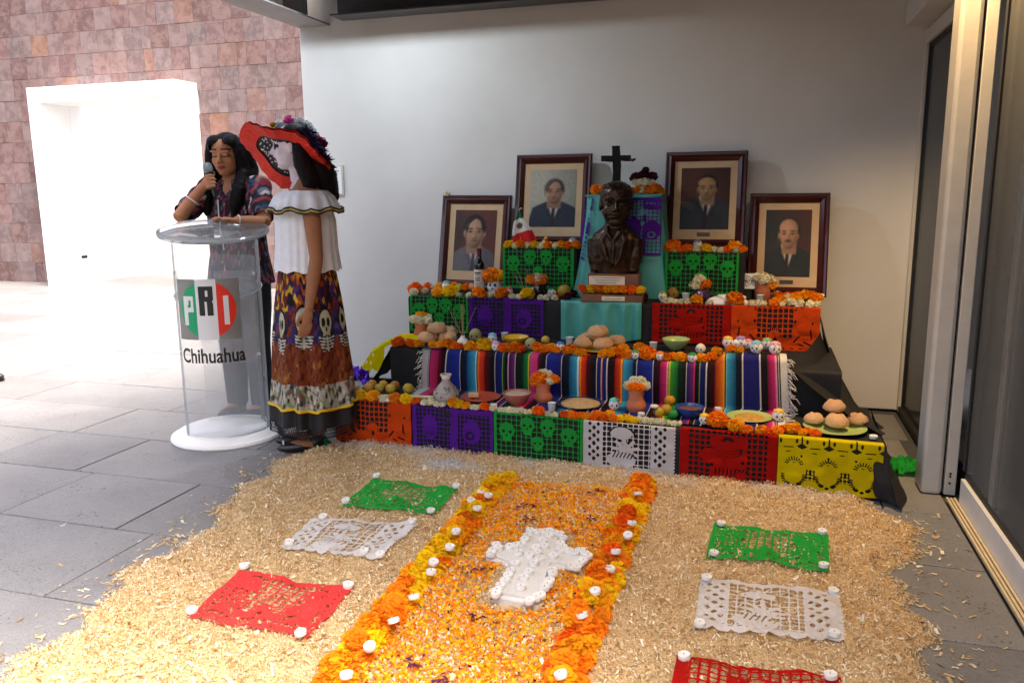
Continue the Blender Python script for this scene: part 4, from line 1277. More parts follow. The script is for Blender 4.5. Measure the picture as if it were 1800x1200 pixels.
for c, x, y, z, r in [
('Y', -1.031, 3.305, 0.04, 0.0339), ('Y', -1.093, 3.284, 0.044, 0.0278), ('A', -1.013, 3.233, 0.037, 0.031), ('Y', -1.044, 3.197, 0.071, 0.0272), ('Y', -1.081, 3.247, 0.037, 0.0308),
('Y', -1.016, 3.196, 0.04, 0.0291), ('Y', -1.093, 3.214, 0.036, 0.032), ('A', -1.013, 3.129, 0.043, 0.03), ('Y', -1.059, 3.116, 0.067, 0.033), ('Y', -1.091, 3.127, 0.034, 0.0315),
('Y', -1.018, 3.086, 0.042, 0.0286), ('A', -1.05, 3.072, 0.066, 0.0316), ('Y', -1.084, 3.101, 0.042, 0.0273), ('Y', -1.017, 3.041, 0.046, 0.0285), ('Y', -1.058, 3.013, 0.071, 0.0291),
('Y', -1.082, 3.041, 0.045, 0.0294), ('A', -1.024, 2.99, 0.044, 0.035), ('O', -1.048, 2.969, 0.067, 0.0275), ('Y', -1.083, 3.013, 0.038, 0.0314), ('Y', -1.02, 2.949, 0.037, 0.0311),
('A', -1.088, 2.949, 0.044, 0.0342), ('Y', -1.02, 2.894, 0.034, 0.0277), ('Y', -1.04, 2.888, 0.061, 0.0326), ('Y', -1.081, 2.92, 0.043, 0.0285), ('Y', -1.015, 2.868, 0.039, 0.0272),
('Y', -1.088, 2.875, 0.041, 0.0316), ('A', -1.005, 2.829, 0.036, 0.0283), ('O', -1.047, 2.772, 0.07, 0.029), ('Y', -1.073, 2.808, 0.041, 0.0328), ('O', -1.005, 2.758, 0.045, 0.0297),
('A', -1.074, 2.748, 0.039, 0.0355), ('O', -1.021, 2.737, 0.046, 0.0273), ('A', -1.052, 2.7, 0.066, 0.0358), ('A', -1.074, 2.721, 0.039, 0.0289), ('A', -1.016, 2.688, 0.038, 0.0297),
('Y', -1.034, 2.626, 0.072, 0.0288), ('A', -1.073, 2.66, 0.044, 0.0289), ('A', -1.019, 2.626, 0.046, 0.0332), ('O', -1.067, 2.61, 0.037, 0.0285), ('Y', -1.017, 2.566, 0.037, 0.0303),
('Y', -1.051, 2.535, 0.067, 0.035), ('O', -1.065, 2.585, 0.043, 0.0277), ('Y', -1.012, 2.525, 0.041, 0.034), ('A', -1.069, 2.534, 0.045, 0.035), ('Y', -1.014, 2.48, 0.042, 0.0344),
('Y', -1.08, 2.485, 0.046, 0.0274), ('O', -1.001, 2.439, 0.035, 0.0292), ('Y', -1.049, 2.398, 0.063, 0.0352), ('Y', -1.064, 2.424, 0.034, 0.0329), ('Y', -1.009, 2.379, 0.035, 0.031),
('Y', -1.047, 2.321, 0.067, 0.028), ('O', -1.071, 2.351, 0.037, 0.0332), ('Y', -1.001, 2.33, 0.046, 0.0277), ('A', -1.073, 2.315, 0.038, 0.0355), ('Y', -1.012, 2.283, 0.038, 0.035),
('Y', -1.038, 2.242, 0.063, 0.0292), ('Y', -1.07, 2.292, 0.042, 0.0276), ('Y', -1.004, 2.219, 0.04, 0.0348), ('O', -1.045, 2.216, 0.072, 0.0286), ('A', -1.064, 2.216, 0.045, 0.028),
('Y', -0.996, 2.169, 0.038, 0.0352), ('O', -1.043, 2.142, 0.068, 0.0346), ('O', -1.066, 2.196, 0.042, 0.0284), ('O', -1.012, 2.156, 0.04, 0.0343), ('A', -1.032, 2.11, 0.06, 0.03),
('Y', -1.065, 2.132, 0.038, 0.0321), ('A', -0.997, 2.11, 0.039, 0.0345), ('O', -1.023, 2.075, 0.068, 0.0318), ('A', -1.069, 2.096, 0.04, 0.0336), ('O', -0.999, 2.058, 0.045, 0.032),
('O', -1.056, 2.04, 0.045, 0.0276), ('O', -1.007, 1.991, 0.044, 0.0298), ('O', -1.068, 1.993, 0.045, 0.0324), ('A', -0.992, 1.947, 0.041, 0.0293), ('A', -1.034, 1.937, 0.066, 0.0335),
('O', -1.068, 1.962, 0.044, 0.0274), ('Y', -1.006, 1.909, 0.043, 0.0356), ('O', -1.033, 1.863, 0.072, 0.031), ('A', -1.068, 1.904, 0.038, 0.0309), ('O', -1.006, 1.839, 0.039, 0.0281),
('Y', -1.056, 1.863, 0.036, 0.0337), ('O', -0.999, 1.828, 0.036, 0.0325), ('A', -1.056, 1.806, 0.042, 0.0323), ('O', -1.005, 1.745, 0.044, 0.0319), ('A', -1.024, 1.724, 0.07, 0.0296),
('O', -1.065, 1.772, 0.043, 0.0319), ('A', -0.995, 1.72, 0.04, 0.0322), ('O', -1.048, 1.703, 0.038, 0.031), ]: flower(c, x, y, z, r, 'at the %s of the left flower border on the sawdust' % along(y), None, None, (1.08, 1.25))
for c, x, y, z, r in [
('Y', -0.419, 3.402, 0.044, 0.0275), ('O', -0.438, 3.384, 0.067, 0.0325), ('O', -0.473, 3.434, 0.046, 0.0305), ('Y', -0.409, 3.366, 0.034, 0.0294), ('O', -0.44, 3.345, 0.067, 0.035),
('Y', -0.465, 3.379, 0.04, 0.0299), ('O', -0.404, 3.308, 0.043, 0.035), ('D', -0.448, 3.275, 0.072, 0.0302), ('O', -0.479, 3.329, 0.04, 0.0334), ('A', -0.41, 3.25, 0.045, 0.0345),
('O', -0.444, 3.239, 0.066, 0.0353), ('Y', -0.471, 3.278, 0.045, 0.0333), ('O', -0.406, 3.205, 0.04, 0.0356), ('A', -0.444, 3.186, 0.066, 0.0298), ('D', -0.477, 3.204, 0.043, 0.0277),
('O', -0.415, 3.182, 0.037, 0.0275), ('D', -0.466, 3.155, 0.037, 0.0317), ('Y', -0.409, 3.109, 0.038, 0.0335), ('Y', -0.466, 3.118, 0.043, 0.0356), ('Y', -0.417, 3.091, 0.042, 0.0284),
('Y', -0.484, 3.1, 0.038, 0.0284), ('Y', -0.403, 3.022, 0.039, 0.03), ('D', -0.45, 2.992, 0.068, 0.0338), ('A', -0.469, 3.033, 0.035, 0.0329), ('A', -0.403, 2.97, 0.04, 0.0323),
('A', -0.47, 2.966, 0.034, 0.0325), ('Y', -0.402, 2.95, 0.035, 0.0273), ('D', -0.452, 2.906, 0.063, 0.0354), ('O', -0.469, 2.938, 0.044, 0.0323), ('Y', -0.409, 2.896, 0.034, 0.0317),
('Y', -0.479, 2.901, 0.036, 0.0292), ('A', -0.411, 2.852, 0.042, 0.0312), ('O', -0.484, 2.824, 0.04, 0.0336), ('Y', -0.409, 2.81, 0.035, 0.0317), ('O', -0.443, 2.767, 0.063, 0.0353),
('O', -0.472, 2.772, 0.035, 0.0272), ('O', -0.414, 2.732, 0.039, 0.0271), ('A', -0.444, 2.727, 0.064, 0.0277), ('A', -0.466, 2.728, 0.041, 0.0338), ('Y', -0.416, 2.7, 0.035, 0.0306),
('O', -0.477, 2.685, 0.034, 0.0356), ('A', -0.415, 2.638, 0.039, 0.0315), ('D', -0.443, 2.628, 0.07, 0.0313), ('A', -0.481, 2.632, 0.04, 0.0297), ('O', -0.414, 2.607, 0.044, 0.0353),
('O', -0.485, 2.609, 0.035, 0.0283), ('Y', -0.42, 2.544, 0.038, 0.0328), ('O', -0.478, 2.553, 0.035, 0.0309), ('O', -0.416, 2.493, 0.043, 0.0279), ('O', -0.474, 2.496, 0.046, 0.0333),
('Y', -0.404, 2.458, 0.041, 0.031), ('O', -0.443, 2.443, 0.069, 0.0313), ('D', -0.479, 2.443, 0.038, 0.0313), ('A', -0.416, 2.404, 0.041, 0.0347), ('Y', -0.484, 2.403, 0.04, 0.0327),
('Y', -0.414, 2.345, 0.045, 0.0343), ('A', -0.451, 2.326, 0.07, 0.035), ('O', -0.469, 2.349, 0.036, 0.0337), ('A', -0.413, 2.323, 0.041, 0.0309), ('Y', -0.452, 2.291, 0.066, 0.0277),
('O', -0.478, 2.295, 0.042, 0.0338), ('A', -0.411, 2.272, 0.043, 0.0272), ('O', -0.48, 2.253, 0.043, 0.0306), ('O', -0.404, 2.226, 0.038, 0.0304), ('O', -0.484, 2.209, 0.039, 0.0303),
('O', -0.407, 2.149, 0.04, 0.0328), ('O', -0.449, 2.15, 0.07, 0.0297), ('A', -0.473, 2.157, 0.042, 0.0346), ('O', -0.418, 2.115, 0.038, 0.0342), ('D', -0.47, 2.118, 0.035, 0.0295),
('A', -0.408, 2.07, 0.039, 0.0299), ('D', -0.471, 2.068, 0.039, 0.0351), ('A', -0.407, 1.999, 0.036, 0.0279), ('A', -0.44, 1.991, 0.07, 0.0342), ('O', -0.473, 2.011, 0.045, 0.0344),
('O', -0.415, 1.964, 0.043, 0.0355), ('O', -0.448, 1.916, 0.067, 0.0358), ('A', -0.472, 1.957, 0.045, 0.0306), ('D', -0.419, 1.918, 0.036, 0.0287), ('D', -0.472, 1.923, 0.043, 0.0353),
('O', -0.406, 1.868, 0.037, 0.0345), ('A', -0.439, 1.854, 0.062, 0.0353), ('O', -0.47, 1.882, 0.038, 0.0308), ]: flower(c, x, y, z, r, 'at the %s of the right flower border on the sawdust' % along(y), None, None, (1.08, 1.25))
for tab, where in (([
('C', -2.062, 3.838, 0.261, 0.0247), ('C', -2.032, 3.722, 0.26, 0.0241), ('Y', -1.974, 3.719, 0.263, 0.027), ('A', -1.9, 3.717, 0.265, 0.0298), ('C', -1.84, 3.706, 0.254, 0.0178),
('O', -1.769, 3.707, 0.262, 0.0265), ('Y', -1.706, 3.704, 0.262, 0.0264), ('D', -1.646, 3.698, 0.257, 0.0204), ('C', -1.601, 3.694, 0.254, 0.0174), ('C', -1.566, 3.693, 0.257, 0.0203),
('C', -1.53, 3.688, 0.251, 0.0144), ('C', -1.498, 3.686, 0.251, 0.0144), ('A', -1.438, 3.691, 0.264, 0.0287), ('Y', -1.409, 3.685, 0.259, 0.0229), ('A', -1.371, 3.682, 0.256, 0.02),
('C', -1.33, 3.677, 0.251, 0.0142), ('C', -1.311, 3.675, 0.251, 0.0142), ('D', -1.267, 3.677, 0.259, 0.0226), ('C', -1.224, 3.672, 0.254, 0.0169), ('C', -1.184, 3.669, 0.251, 0.014),
('C', -1.16, 3.668, 0.251, 0.014), ('C', -1.134, 3.667, 0.253, 0.0168), ('C', -1.108, 3.668, 0.251, 0.0139), ('C', -1.081, 3.665, 0.253, 0.0167), ('C', -1.054, 3.662, 0.251, 0.0139),
('C', -1.035, 3.666, 0.251, 0.0139), ('D', -0.988, 3.663, 0.261, 0.0248), ('C', -1.03, 3.742, 0.248, 0.0113), ('C', -0.941, 3.659, 0.251, 0.0137), ('C', -0.903, 3.653, 0.251, 0.0137),
('C', -0.92, 3.653, 0.248, 0.011), ('D', -0.856, 3.653, 0.256, 0.0191), ('O', -0.827, 3.652, 0.256, 0.019), ('D', -0.802, 3.649, 0.253, 0.0163), ('O', -0.775, 3.654, 0.255, 0.019),
('A', -0.75, 3.65, 0.255, 0.0189), ('D', -0.713, 3.645, 0.255, 0.0188), ('O', -0.694, 3.676, 0.258, 0.0217), ('D', -0.666, 3.642, 0.255, 0.0188), ('A', -0.647, 3.67, 0.26, 0.0242),
('O', -0.614, 3.639, 0.255, 0.0187), ('Y', -0.59, 3.652, 0.255, 0.0187), ('A', -0.568, 3.687, 0.253, 0.0161), ('Y', -0.549, 3.662, 0.253, 0.016), ('Y', -0.523, 3.649, 0.253, 0.0159),
('C', -0.501, 3.665, 0.253, 0.016), ('C', -0.473, 3.653, 0.253, 0.0159), ('C', -0.444, 3.651, 0.253, 0.0158), ('C', -0.417, 3.648, 0.253, 0.0158), ('C', -0.391, 3.646, 0.253, 0.0158),
('C', -0.365, 3.651, 0.25, 0.0131), ('C', -0.339, 3.649, 0.25, 0.0131), ('C', -0.317, 3.663, 0.248, 0.0105), ('O', -0.145, 3.657, 0.278, 0.0439), ('A', -0.066, 3.627, 0.268, 0.0331),
('O', -0.017, 3.608, 0.257, 0.0202), ('A', 0.044, 3.617, 0.259, 0.0227), ('D', 0.073, 3.605, 0.254, 0.0175), ('O', 0.111, 3.617, 0.259, 0.0226), ('D', 0.138, 3.659, 0.257, 0.0202),
('A', 0.169, 3.66, 0.261, 0.0252), ('O', 0.198, 3.657, 0.257, 0.0201), ('A', 0.218, 3.635, 0.254, 0.0175), ('D', 0.269, 3.623, 0.256, 0.0198), ('Y', 0.191, 3.735, 0.255, 0.018),
('O', 0.241, 3.667, 0.254, 0.0176), ], 'on the lowest altar tier'), ([
('D', -1.924, 4.097, 0.482, 0.0289), ('D', -1.846, 4.093, 0.478, 0.0255), ('A', -1.793, 4.091, 0.478, 0.0254), ('A', -1.706, 4.087, 0.475, 0.0221), ('A', -1.665, 4.088, 0.478, 0.0252),
('O', -1.619, 4.09, 0.484, 0.0314), ('O', -1.587, 4.085, 0.478, 0.0251), ('D', -1.552, 4.083, 0.475, 0.0219), ('A', -1.49, 4.084, 0.481, 0.028), ('O', -1.449, 4.082, 0.478, 0.0248),
('Y', -1.408, 4.087, 0.489, 0.0372), ('D', -1.293, 4.081, 0.48, 0.0276), ('O', -1.253, 4.077, 0.48, 0.0275), ('D', -1.211, 4.085, 0.48, 0.0275), ('O', -1.263, 4.185, 0.475, 0.0219),
('O', -1.114, 4.126, 0.48, 0.0276), ('O', -1.077, 4.117, 0.477, 0.0244), ('A', -1.046, 4.141, 0.478, 0.0245), ('O', -1.015, 4.129, 0.472, 0.0183), ('O', -0.941, 4.106, 0.483, 0.0301),
('A', -0.91, 4.109, 0.474, 0.0211), ('A', -0.864, 4.063, 0.477, 0.0238), ('A', -0.749, 4.06, 0.477, 0.0236), ('A', -0.718, 4.066, 0.477, 0.0235), ('O', -0.68, 4.123, 0.48, 0.0268),
('A', -0.671, 4.234, 0.477, 0.0244), ('O', -0.622, 4.058, 0.479, 0.0263), ('A', -0.586, 4.256, 0.48, 0.0274), ('O', -0.518, 4.061, 0.49, 0.0377), ('O', -0.422, 4.05, 0.476, 0.023),
('O', -0.396, 4.072, 0.476, 0.0231), ('A', -0.355, 4.055, 0.479, 0.0258), ('O', -0.332, 4.058, 0.473, 0.02), ('A', -0.256, 4.079, 0.476, 0.0229), ('O', -0.233, 4.069, 0.473, 0.0199),
('O', -0.202, 4.121, 0.476, 0.023), ('A', -0.188, 4.274, 0.477, 0.0238), ('A', -1.964, 4.319, 0.47, 0.0168), ], 'on the middle altar tier'), ([
('O', -0.113, 4.064, 0.532, 0.0225), ('A', -0.073, 4.063, 0.529, 0.0196), ], 'on the raised end of the serape'), ([
('D', -2.051, 4.647, 0.718, 0.0392), ('C', -2.025, 4.56, 0.705, 0.0245), ('C', -1.99, 4.647, 0.702, 0.0213), ('D', -2.054, 4.854, 0.706, 0.0259), ('A', -1.87, 4.56, 0.708, 0.0278),
('Y', -1.786, 4.564, 0.717, 0.0381), ('C', -1.727, 4.552, 0.698, 0.0172), ('C', -1.657, 4.551, 0.698, 0.0171), ('O', -1.595, 4.56, 0.713, 0.0342), ('C', -1.546, 4.598, 0.698, 0.0172),
('O', -1.454, 4.558, 0.713, 0.0339), ('C', -1.521, 4.632, 0.698, 0.0173), ('C', -1.389, 4.551, 0.698, 0.0169), ('C', -1.345, 4.547, 0.697, 0.0168), ('Y', -1.296, 4.557, 0.716, 0.0369),
('C', -1.213, 4.546, 0.697, 0.0167), ('C', -1.178, 4.545, 0.697, 0.0166), ('O', -1.136, 4.696, 0.704, 0.0239), ('C', -1.12, 4.703, 0.698, 0.0171), ('C', -1.096, 4.703, 0.698, 0.0171),
('C', -1.127, 4.545, 0.697, 0.0166), ('R', -1.051, 4.554, 0.706, 0.0264), ('R', -1.056, 4.696, 0.704, 0.0238), ('R', -0.623, 4.6, 0.706, 0.026), ('R', -0.638, 4.6, 0.7, 0.0195),
('C', -0.487, 4.54, 0.702, 0.0223), ('C', -0.462, 4.538, 0.7, 0.0191), ('C', -0.436, 4.536, 0.697, 0.0159), ('C', -0.405, 4.536, 0.697, 0.0158), ('C', -0.365, 4.537, 0.699, 0.0189),
('A', -0.319, 4.541, 0.708, 0.0283), ('C', -0.251, 4.534, 0.696, 0.0157), ('O', -0.112, 4.546, 0.719, 0.0404), ('C', -0.023, 4.532, 0.699, 0.0185), ('C', 0.007, 4.532, 0.699, 0.0185),
('C', 0.033, 4.532, 0.699, 0.0184), ('O', 0.094, 4.536, 0.707, 0.0276), ('A', 0.125, 4.644, 0.708, 0.0281), ('C', 0.159, 4.793, 0.703, 0.0225), ('O', 0.117, 4.837, 0.706, 0.026),
('C', 0.178, 4.605, 0.702, 0.0216), ('D', 0.17, 4.854, 0.706, 0.026), ('A', 0.206, 4.734, 0.708, 0.0285), ('O', 0.227, 4.854, 0.706, 0.0259), ('C', 0.219, 4.547, 0.702, 0.0213),
('A', 0.26, 4.851, 0.709, 0.0291), ('A', 0.3, 4.851, 0.709, 0.029), ('O', 0.314, 4.756, 0.705, 0.0253), ('C', 0.273, 4.53, 0.701, 0.0212), ('C', 0.311, 4.543, 0.699, 0.0181),
('C', 0.13, 4.531, 0.699, 0.0183), ('D', 0.202, 4.857, 0.703, 0.0227), ('C', 0.11, 4.857, 0.703, 0.0229), ('A', 0.338, 4.857, 0.703, 0.0226), ('C', -2.03, 4.858, 0.702, 0.0222),
('A', -1.969, 4.854, 0.706, 0.0258), ('O', -1.869, 4.851, 0.709, 0.0293), ('O', -1.835, 4.854, 0.706, 0.0256), ('O', -1.784, 4.851, 0.709, 0.0292), ('O', -0.149, 4.553, 0.699, 0.0187),
], 'on the upper altar tier'),
                   ([
('Y', -1.476, 4.775, 0.988, 0.0245), ('A', -1.503, 4.95, 0.985, 0.0217), ('C', -1.431, 4.774, 0.984, 0.021), ('O', -1.396, 4.777, 0.991, 0.0279), ('C', -1.351, 4.773, 0.984, 0.0209),
('Y', -1.309, 4.775, 0.987, 0.0243), ('C', -1.269, 4.773, 0.984, 0.0208), ('O', -1.226, 4.775, 0.987, 0.0242), ('C', -1.18, 4.773, 0.984, 0.0207), ('A', -1.138, 4.777, 0.99, 0.0275),
('D', -1.095, 4.775, 0.987, 0.024), ('O', -1.05, 4.777, 0.99, 0.0274), ], 'on the box under the upper left portrait'), ([
('O', -0.482, 4.784, 0.989, 0.0397), ('D', -0.499, 4.773, 0.97, 0.0198), ('C', -0.466, 4.771, 0.967, 0.0165), ('D', -0.434, 4.773, 0.97, 0.0198), ('O', -0.396, 4.776, 0.976, 0.0263),
('C', -0.341, 4.775, 0.973, 0.0229), ('Y', -0.29, 4.776, 0.976, 0.0261), ('C', -0.242, 4.773, 0.97, 0.0195), ('C', -0.204, 4.771, 0.967, 0.0162), ('D', -0.173, 4.773, 0.97, 0.0194),
('O', -0.164, 4.78, 0.973, 0.0227), ('A', -0.131, 4.799, 0.985, 0.0357), ('C', -0.123, 4.773, 0.97, 0.0194), ('O', -0.092, 4.774, 0.973, 0.0226), ], 'on the box under the upper right portrait'), ([
('O', -0.937, 4.82, 1.313, 0.0338), ('Y', -0.907, 4.82, 1.301, 0.0202), ('O', -0.886, 4.82, 1.307, 0.027), ('O', -0.734, 4.82, 1.303, 0.0234), ('C', -0.775, 4.82, 1.3, 0.0201),
('O', -0.694, 4.82, 1.307, 0.0267), ('C', -0.668, 4.82, 1.306, 0.0266), ('O', -0.641, 4.82, 1.303, 0.0232), ('O', -0.592, 4.82, 1.312, 0.0331), ('A', -0.562, 4.82, 1.303, 0.0231),
('C', -0.691, 4.82, 1.3, 0.02), ], 'on the tall box behind the bust')):
    for c, x, y, z, r in tab:
        w = where
        if 'tier' in where: w = ('at the left of ' if x < -1.25 else 'at the centre of ' if x < -.35 else 'at the right of ') + where[3:]
        flower(c, x, y, z, r, w, None)

# ------------------------------------------------------------------ things on the altar
IT = {
'gourd_bottle': (-1.51, 3.771, 0.238, 0.1381),
'clay_plate': (-1.362, 3.882, 0.238, 0.2118),
'clay_bowl': (-1.141, 3.809, 0.238, 0.1445),
'vase_a': (-1.027, 3.898, 0.238, 0.0936),
'cup_a': (-0.942, 3.738, 0.238, 0.042),
'blue_plate': (-0.829, 3.879, 0.238, 0.2413),
'skull_a': (-0.648, 3.837, 0.238, 0.059),
'vase_b': (-0.541, 3.833, 0.238, 0.0946),
'wick_stand': (-0.442, 3.744, 0.238, 0.027),
'blue_bowl': (-0.282, 3.797, 0.238, 0.1381),
'skull_b': (-0.207, 3.698, 0.238, 0.0499),
'green_plate': (-0.009, 3.848, 0.238, 0.2095),
'skull_c': (0.121, 3.833, 0.238, 0.0583),
'bread_plate_r': (0.359, 3.755, 0.238, 0.2702),
'roll_r1': (0.27, 3.786, 0.238, 0.0828),
'roll_r2': (0.366, 3.747, 0.238, 0.1017),
'roll_r3': (0.46, 3.818, 0.238, 0.0874),
'tea_1a': (-1.806, 3.704, 0.238, 0.0325),
'tea_1b': (-1.242, 3.737, 0.238, 0.0343),
'tea_1c': (-0.507, 3.768, 0.238, 0.0328),
'tea_1d': (-0.158, 3.956, 0.238, 0.039),
'tea_1e': (0.507, 3.654, 0.238, 0.0343),
'tea_1f': (-1.604, 3.692, 0.238, 0.032),
'fruit_1': (-2.021, 3.944, 0.238, 0.0505),
'fruit_2': (-1.989, 3.846, 0.238, 0.0555),
'fruit_3': (-1.931, 3.861, 0.238, 0.0524),
'fruit_4': (-1.95, 3.949, 0.238, 0.0503),
'fruit_5': (-1.86, 3.853, 0.238, 0.0582),
'fruit_6': (-1.872, 3.929, 0.238, 0.0561),
'fruit_7': (-1.779, 3.887, 0.238, 0.0583),
'fruit_8': (-0.396, 3.993, 0.238, 0.0543),
'fruit_9': (-0.327, 4.034, 0.238, 0.069),
'fruit_10': (-0.42, 3.76, 0.238, 0.0515),
'fruit_11': (-0.393, 3.809, 0.238, 0.0547),
'lime_1': (-0.352, 3.758, 0.238, 0.0458),
'cane_a': (-1.893, 3.769, 0.238, 0.0181),
'cane_b': (-1.588, 3.799, 0.238, 0.0178),
'vase_c': (-1.882, 4.33, 0.455, 0.0906),
'roll_l1': (-1.768, 4.154, 0.455, 0.1094),
'roll_l2': (-1.664, 4.197, 0.455, 0.1096),
'roll_l3': (-1.728, 4.387, 0.455, 0.1009),
'bread_plate_l': (-1.698, 4.135, 0.455, 0.2361),
'incense_jar': (-1.55, 4.137, 0.455, 0.0696),
'skull_d': (-1.54, 4.318, 0.455, 0.0754),
'skull_e': (-1.433, 4.308, 0.455, 0.0553),
'skull_f': (-1.341, 4.088, 0.455, 0.0525),
'cup_b': (-1.393, 4.41, 0.455, 0.043),
'yellow_bowl': (-1.296, 4.305, 0.455, 0.1514),
'skull_g': (-1.162, 4.149, 0.455, 0.068),
'fruit_12': (-1.13, 4.346, 0.455, 0.0482),
'skull_h': (-1.003, 4.172, 0.455, 0.0492),
'cup_c': (-0.992, 4.344, 0.455, 0.0446),
'roll_c1': (-0.89, 4.232, 0.455, 0.1051),
'roll_c2': (-0.78, 4.227, 0.455, 0.1042),
'roll_c3': (-0.725, 4.34, 0.455, 0.0939),
'roll_c4': (-0.896, 4.367, 0.455, 0.0955),
'bread_plate_c': (-0.807, 4.236, 0.455, 0.2462),
'skull_i': (-0.579, 4.05, 0.455, 0.0465),
'cup_d': (-0.522, 4.307, 0.455, 0.0429),
'skull_j': (-0.455, 4.046, 0.455, 0.0461),
'green_bowl': (-0.407, 4.368, 0.455, 0.148),
'skull_k': (-0.294, 4.041, 0.455, 0.0484),
'skull_l': (-0.271, 4.273, 0.455, 0.0539),
'skull_m': (-0.131, 4.187, 0.511, 0.0551),
'skull_n': (-0.068, 4.19, 0.511, 0.0577),
'skull_o': (-0.031, 4.19, 0.511, 0.0461),
'skull_p': (0.009, 4.06, 0.511, 0.0613),
'skull_q': (0.059, 4.19, 0.511, 0.0544),
'skull_r': (0.096, 4.06, 0.511, 0.0609),
'skull_s': (-0.086, 4.182, 0.511, 0.0462),
'plate_top': (-1.905, 4.789, 0.682, 0.1817),
'skull_t': (-1.919, 4.844, 0.682, 0.0588),
'fruit_13': (-1.83, 4.847, 0.682, 0.0512),
'fruit_14': (-1.748, 4.846, 0.682, 0.0546),
'wine_bottle': (-1.691, 4.838, 0.682, 0.0725),
'skull_mug': (-1.585, 4.826, 0.682, 0.0971),
'skull_u': (-1.448, 4.687, 0.682, 0.0486),
'dark_mug': (-1.258, 4.665, 0.682, 0.0957),
'skull_v': (-1.175, 4.668, 0.682, 0.0545),
'fruit_15': (-1.096, 4.673, 0.682, 0.078),
'skull_w': (-0.516, 4.629, 0.682, 0.0552),
'skull_x': (-0.463, 4.674, 0.682, 0.0719),
'cup_e': (-0.385, 4.633, 0.682, 0.0452),
'purple_mug': (-0.297, 4.661, 0.682, 0.0966),
'book_stack': (-0.143, 4.61, 0.682, 0.1956),
'emblem_sign': (-0.042, 4.645, 0.682, 0.1261),
'vase_d': (0.031, 4.818, 0.682, 0.1044),
'cup_f': (0.019, 4.673, 0.682, 0.0412),
'skull_y': (-1.091, 4.863, 0.965, 0.0558),
'toy_bird': (-1.261, 4.838, 0.965, 0.0525),
'skull_z': (-0.35, 4.94, 0.952, 0.0576),
'vase_e': (-0.665, 4.87, 1.282, 0.0805),
}
M_TERRA = pm('terracotta', S('c4744c'), S('b5633f'), 14, .7, .15, 60)
M_TERRAG = pm('glazed_terracotta', S('b8583f'), S('a84a34'), 10, .3, .05, 40, coat=.3)
M_PINKCLAY = pm('pink_clay', S('b9705f'), S('a55d4e'), 12, .4, .1, 40)
M_GREYCLAY = pm('grey_clay', S('a9a29a'), S('928b84'), 30, .6, .3, 90)
M_SCROLL = pm('dark_scrollwork', S('4a4038'), S('332b26'), 30, .6)
M_BLUEC = pm('blue_glaze', S('2c4f96'), S('23407c'), 10, .25, .03, 40, coat=.3)
M_NAVYC = pm('dark_blue_glaze', S('2d3b63'), S('222e50'), 10, .25, .03, 40, coat=.3)
M_GREENC = pm('pale_green_glaze', S('b7c97c'), S('a6ba6c'), 10, .3, .03, 40, coat=.2)
M_YELC = pm('yellow_glaze', S('e8b92e'), S('d9a825'), 10, .3, .03, 40, coat=.2)
M_BREAD = pm('golden_bread', S('d9b083'), S('bf9163'), 22, .85, .5, 90, objvar=.14)
M_SUGAR = pm('sugar_white', S('eeeae0'), S('e0dacb'), 40, .7, .2, 120)
M_CUP = pm('thin_plastic_cup', S('e6e8e6'), S('dcdedd'), 30, .35)
M_SOUP = pm('red_brown_stew', S('8a4a2a'), S('5f2f1c'), 60, .6, .6, 120)
M_GRAIN = pm('toasted_grain', S('c9a878'), S('a98856'), 90, .9, .6, 200)
M_ATOLE = pm('grey_salt', S('b9a79a'), S('a39184'), 90, .8, .4, 160)
M_OBJ = om('tinted', .6, .15, 40, 0, .1)
M_SKIN = om('fruit_skin', .4, .35, 18, 0, .06)
M_ICING = om('icing', .6, .2, 40, 0)
M_EYE = pm('dark_socket', S('3a302e'), S('2a2222'), 60, .8)
M_STEM = pm('brown_stem', S('5d4a2c'), S('43341e'), 60, .9)
M_STICK = pm('incense_stick', S('b59b78'), S('96805f'), 80, .9)
M_CANE = pm('sugar_cane', S('cfc796'), S('b5b07a'), 20, .6, .2, 60)
M_PAPER = pm('white_paper', S('eceae6'), S('e0deda'), 10, .8)
M_GLASSB = pm('dark_bottle_glass', S('171a16'), S('0e100d'), 10, .12, 0, 10, coat=.5)
M_CAPS = pm('wine_red_foil', S('6e1d2a'), S('571420'), 20, .35, .05, 60)
M_LABEL = pm('cream_label', S('e6dcc6'), S('dacfb7'), 30, .7)
M_INK = pm('black_ink', S('2a2826'), S('201e1c'), 50, .7)
M_PURC = pm('purple_glaze', S('4a2a50'), S('35203c'), 12, .2, .05, 50, coat=.4)
M_BLKC = pm('black_glaze', S('1c1a1c'), S('121012'), 12, .18, .03, 50, coat=.5)

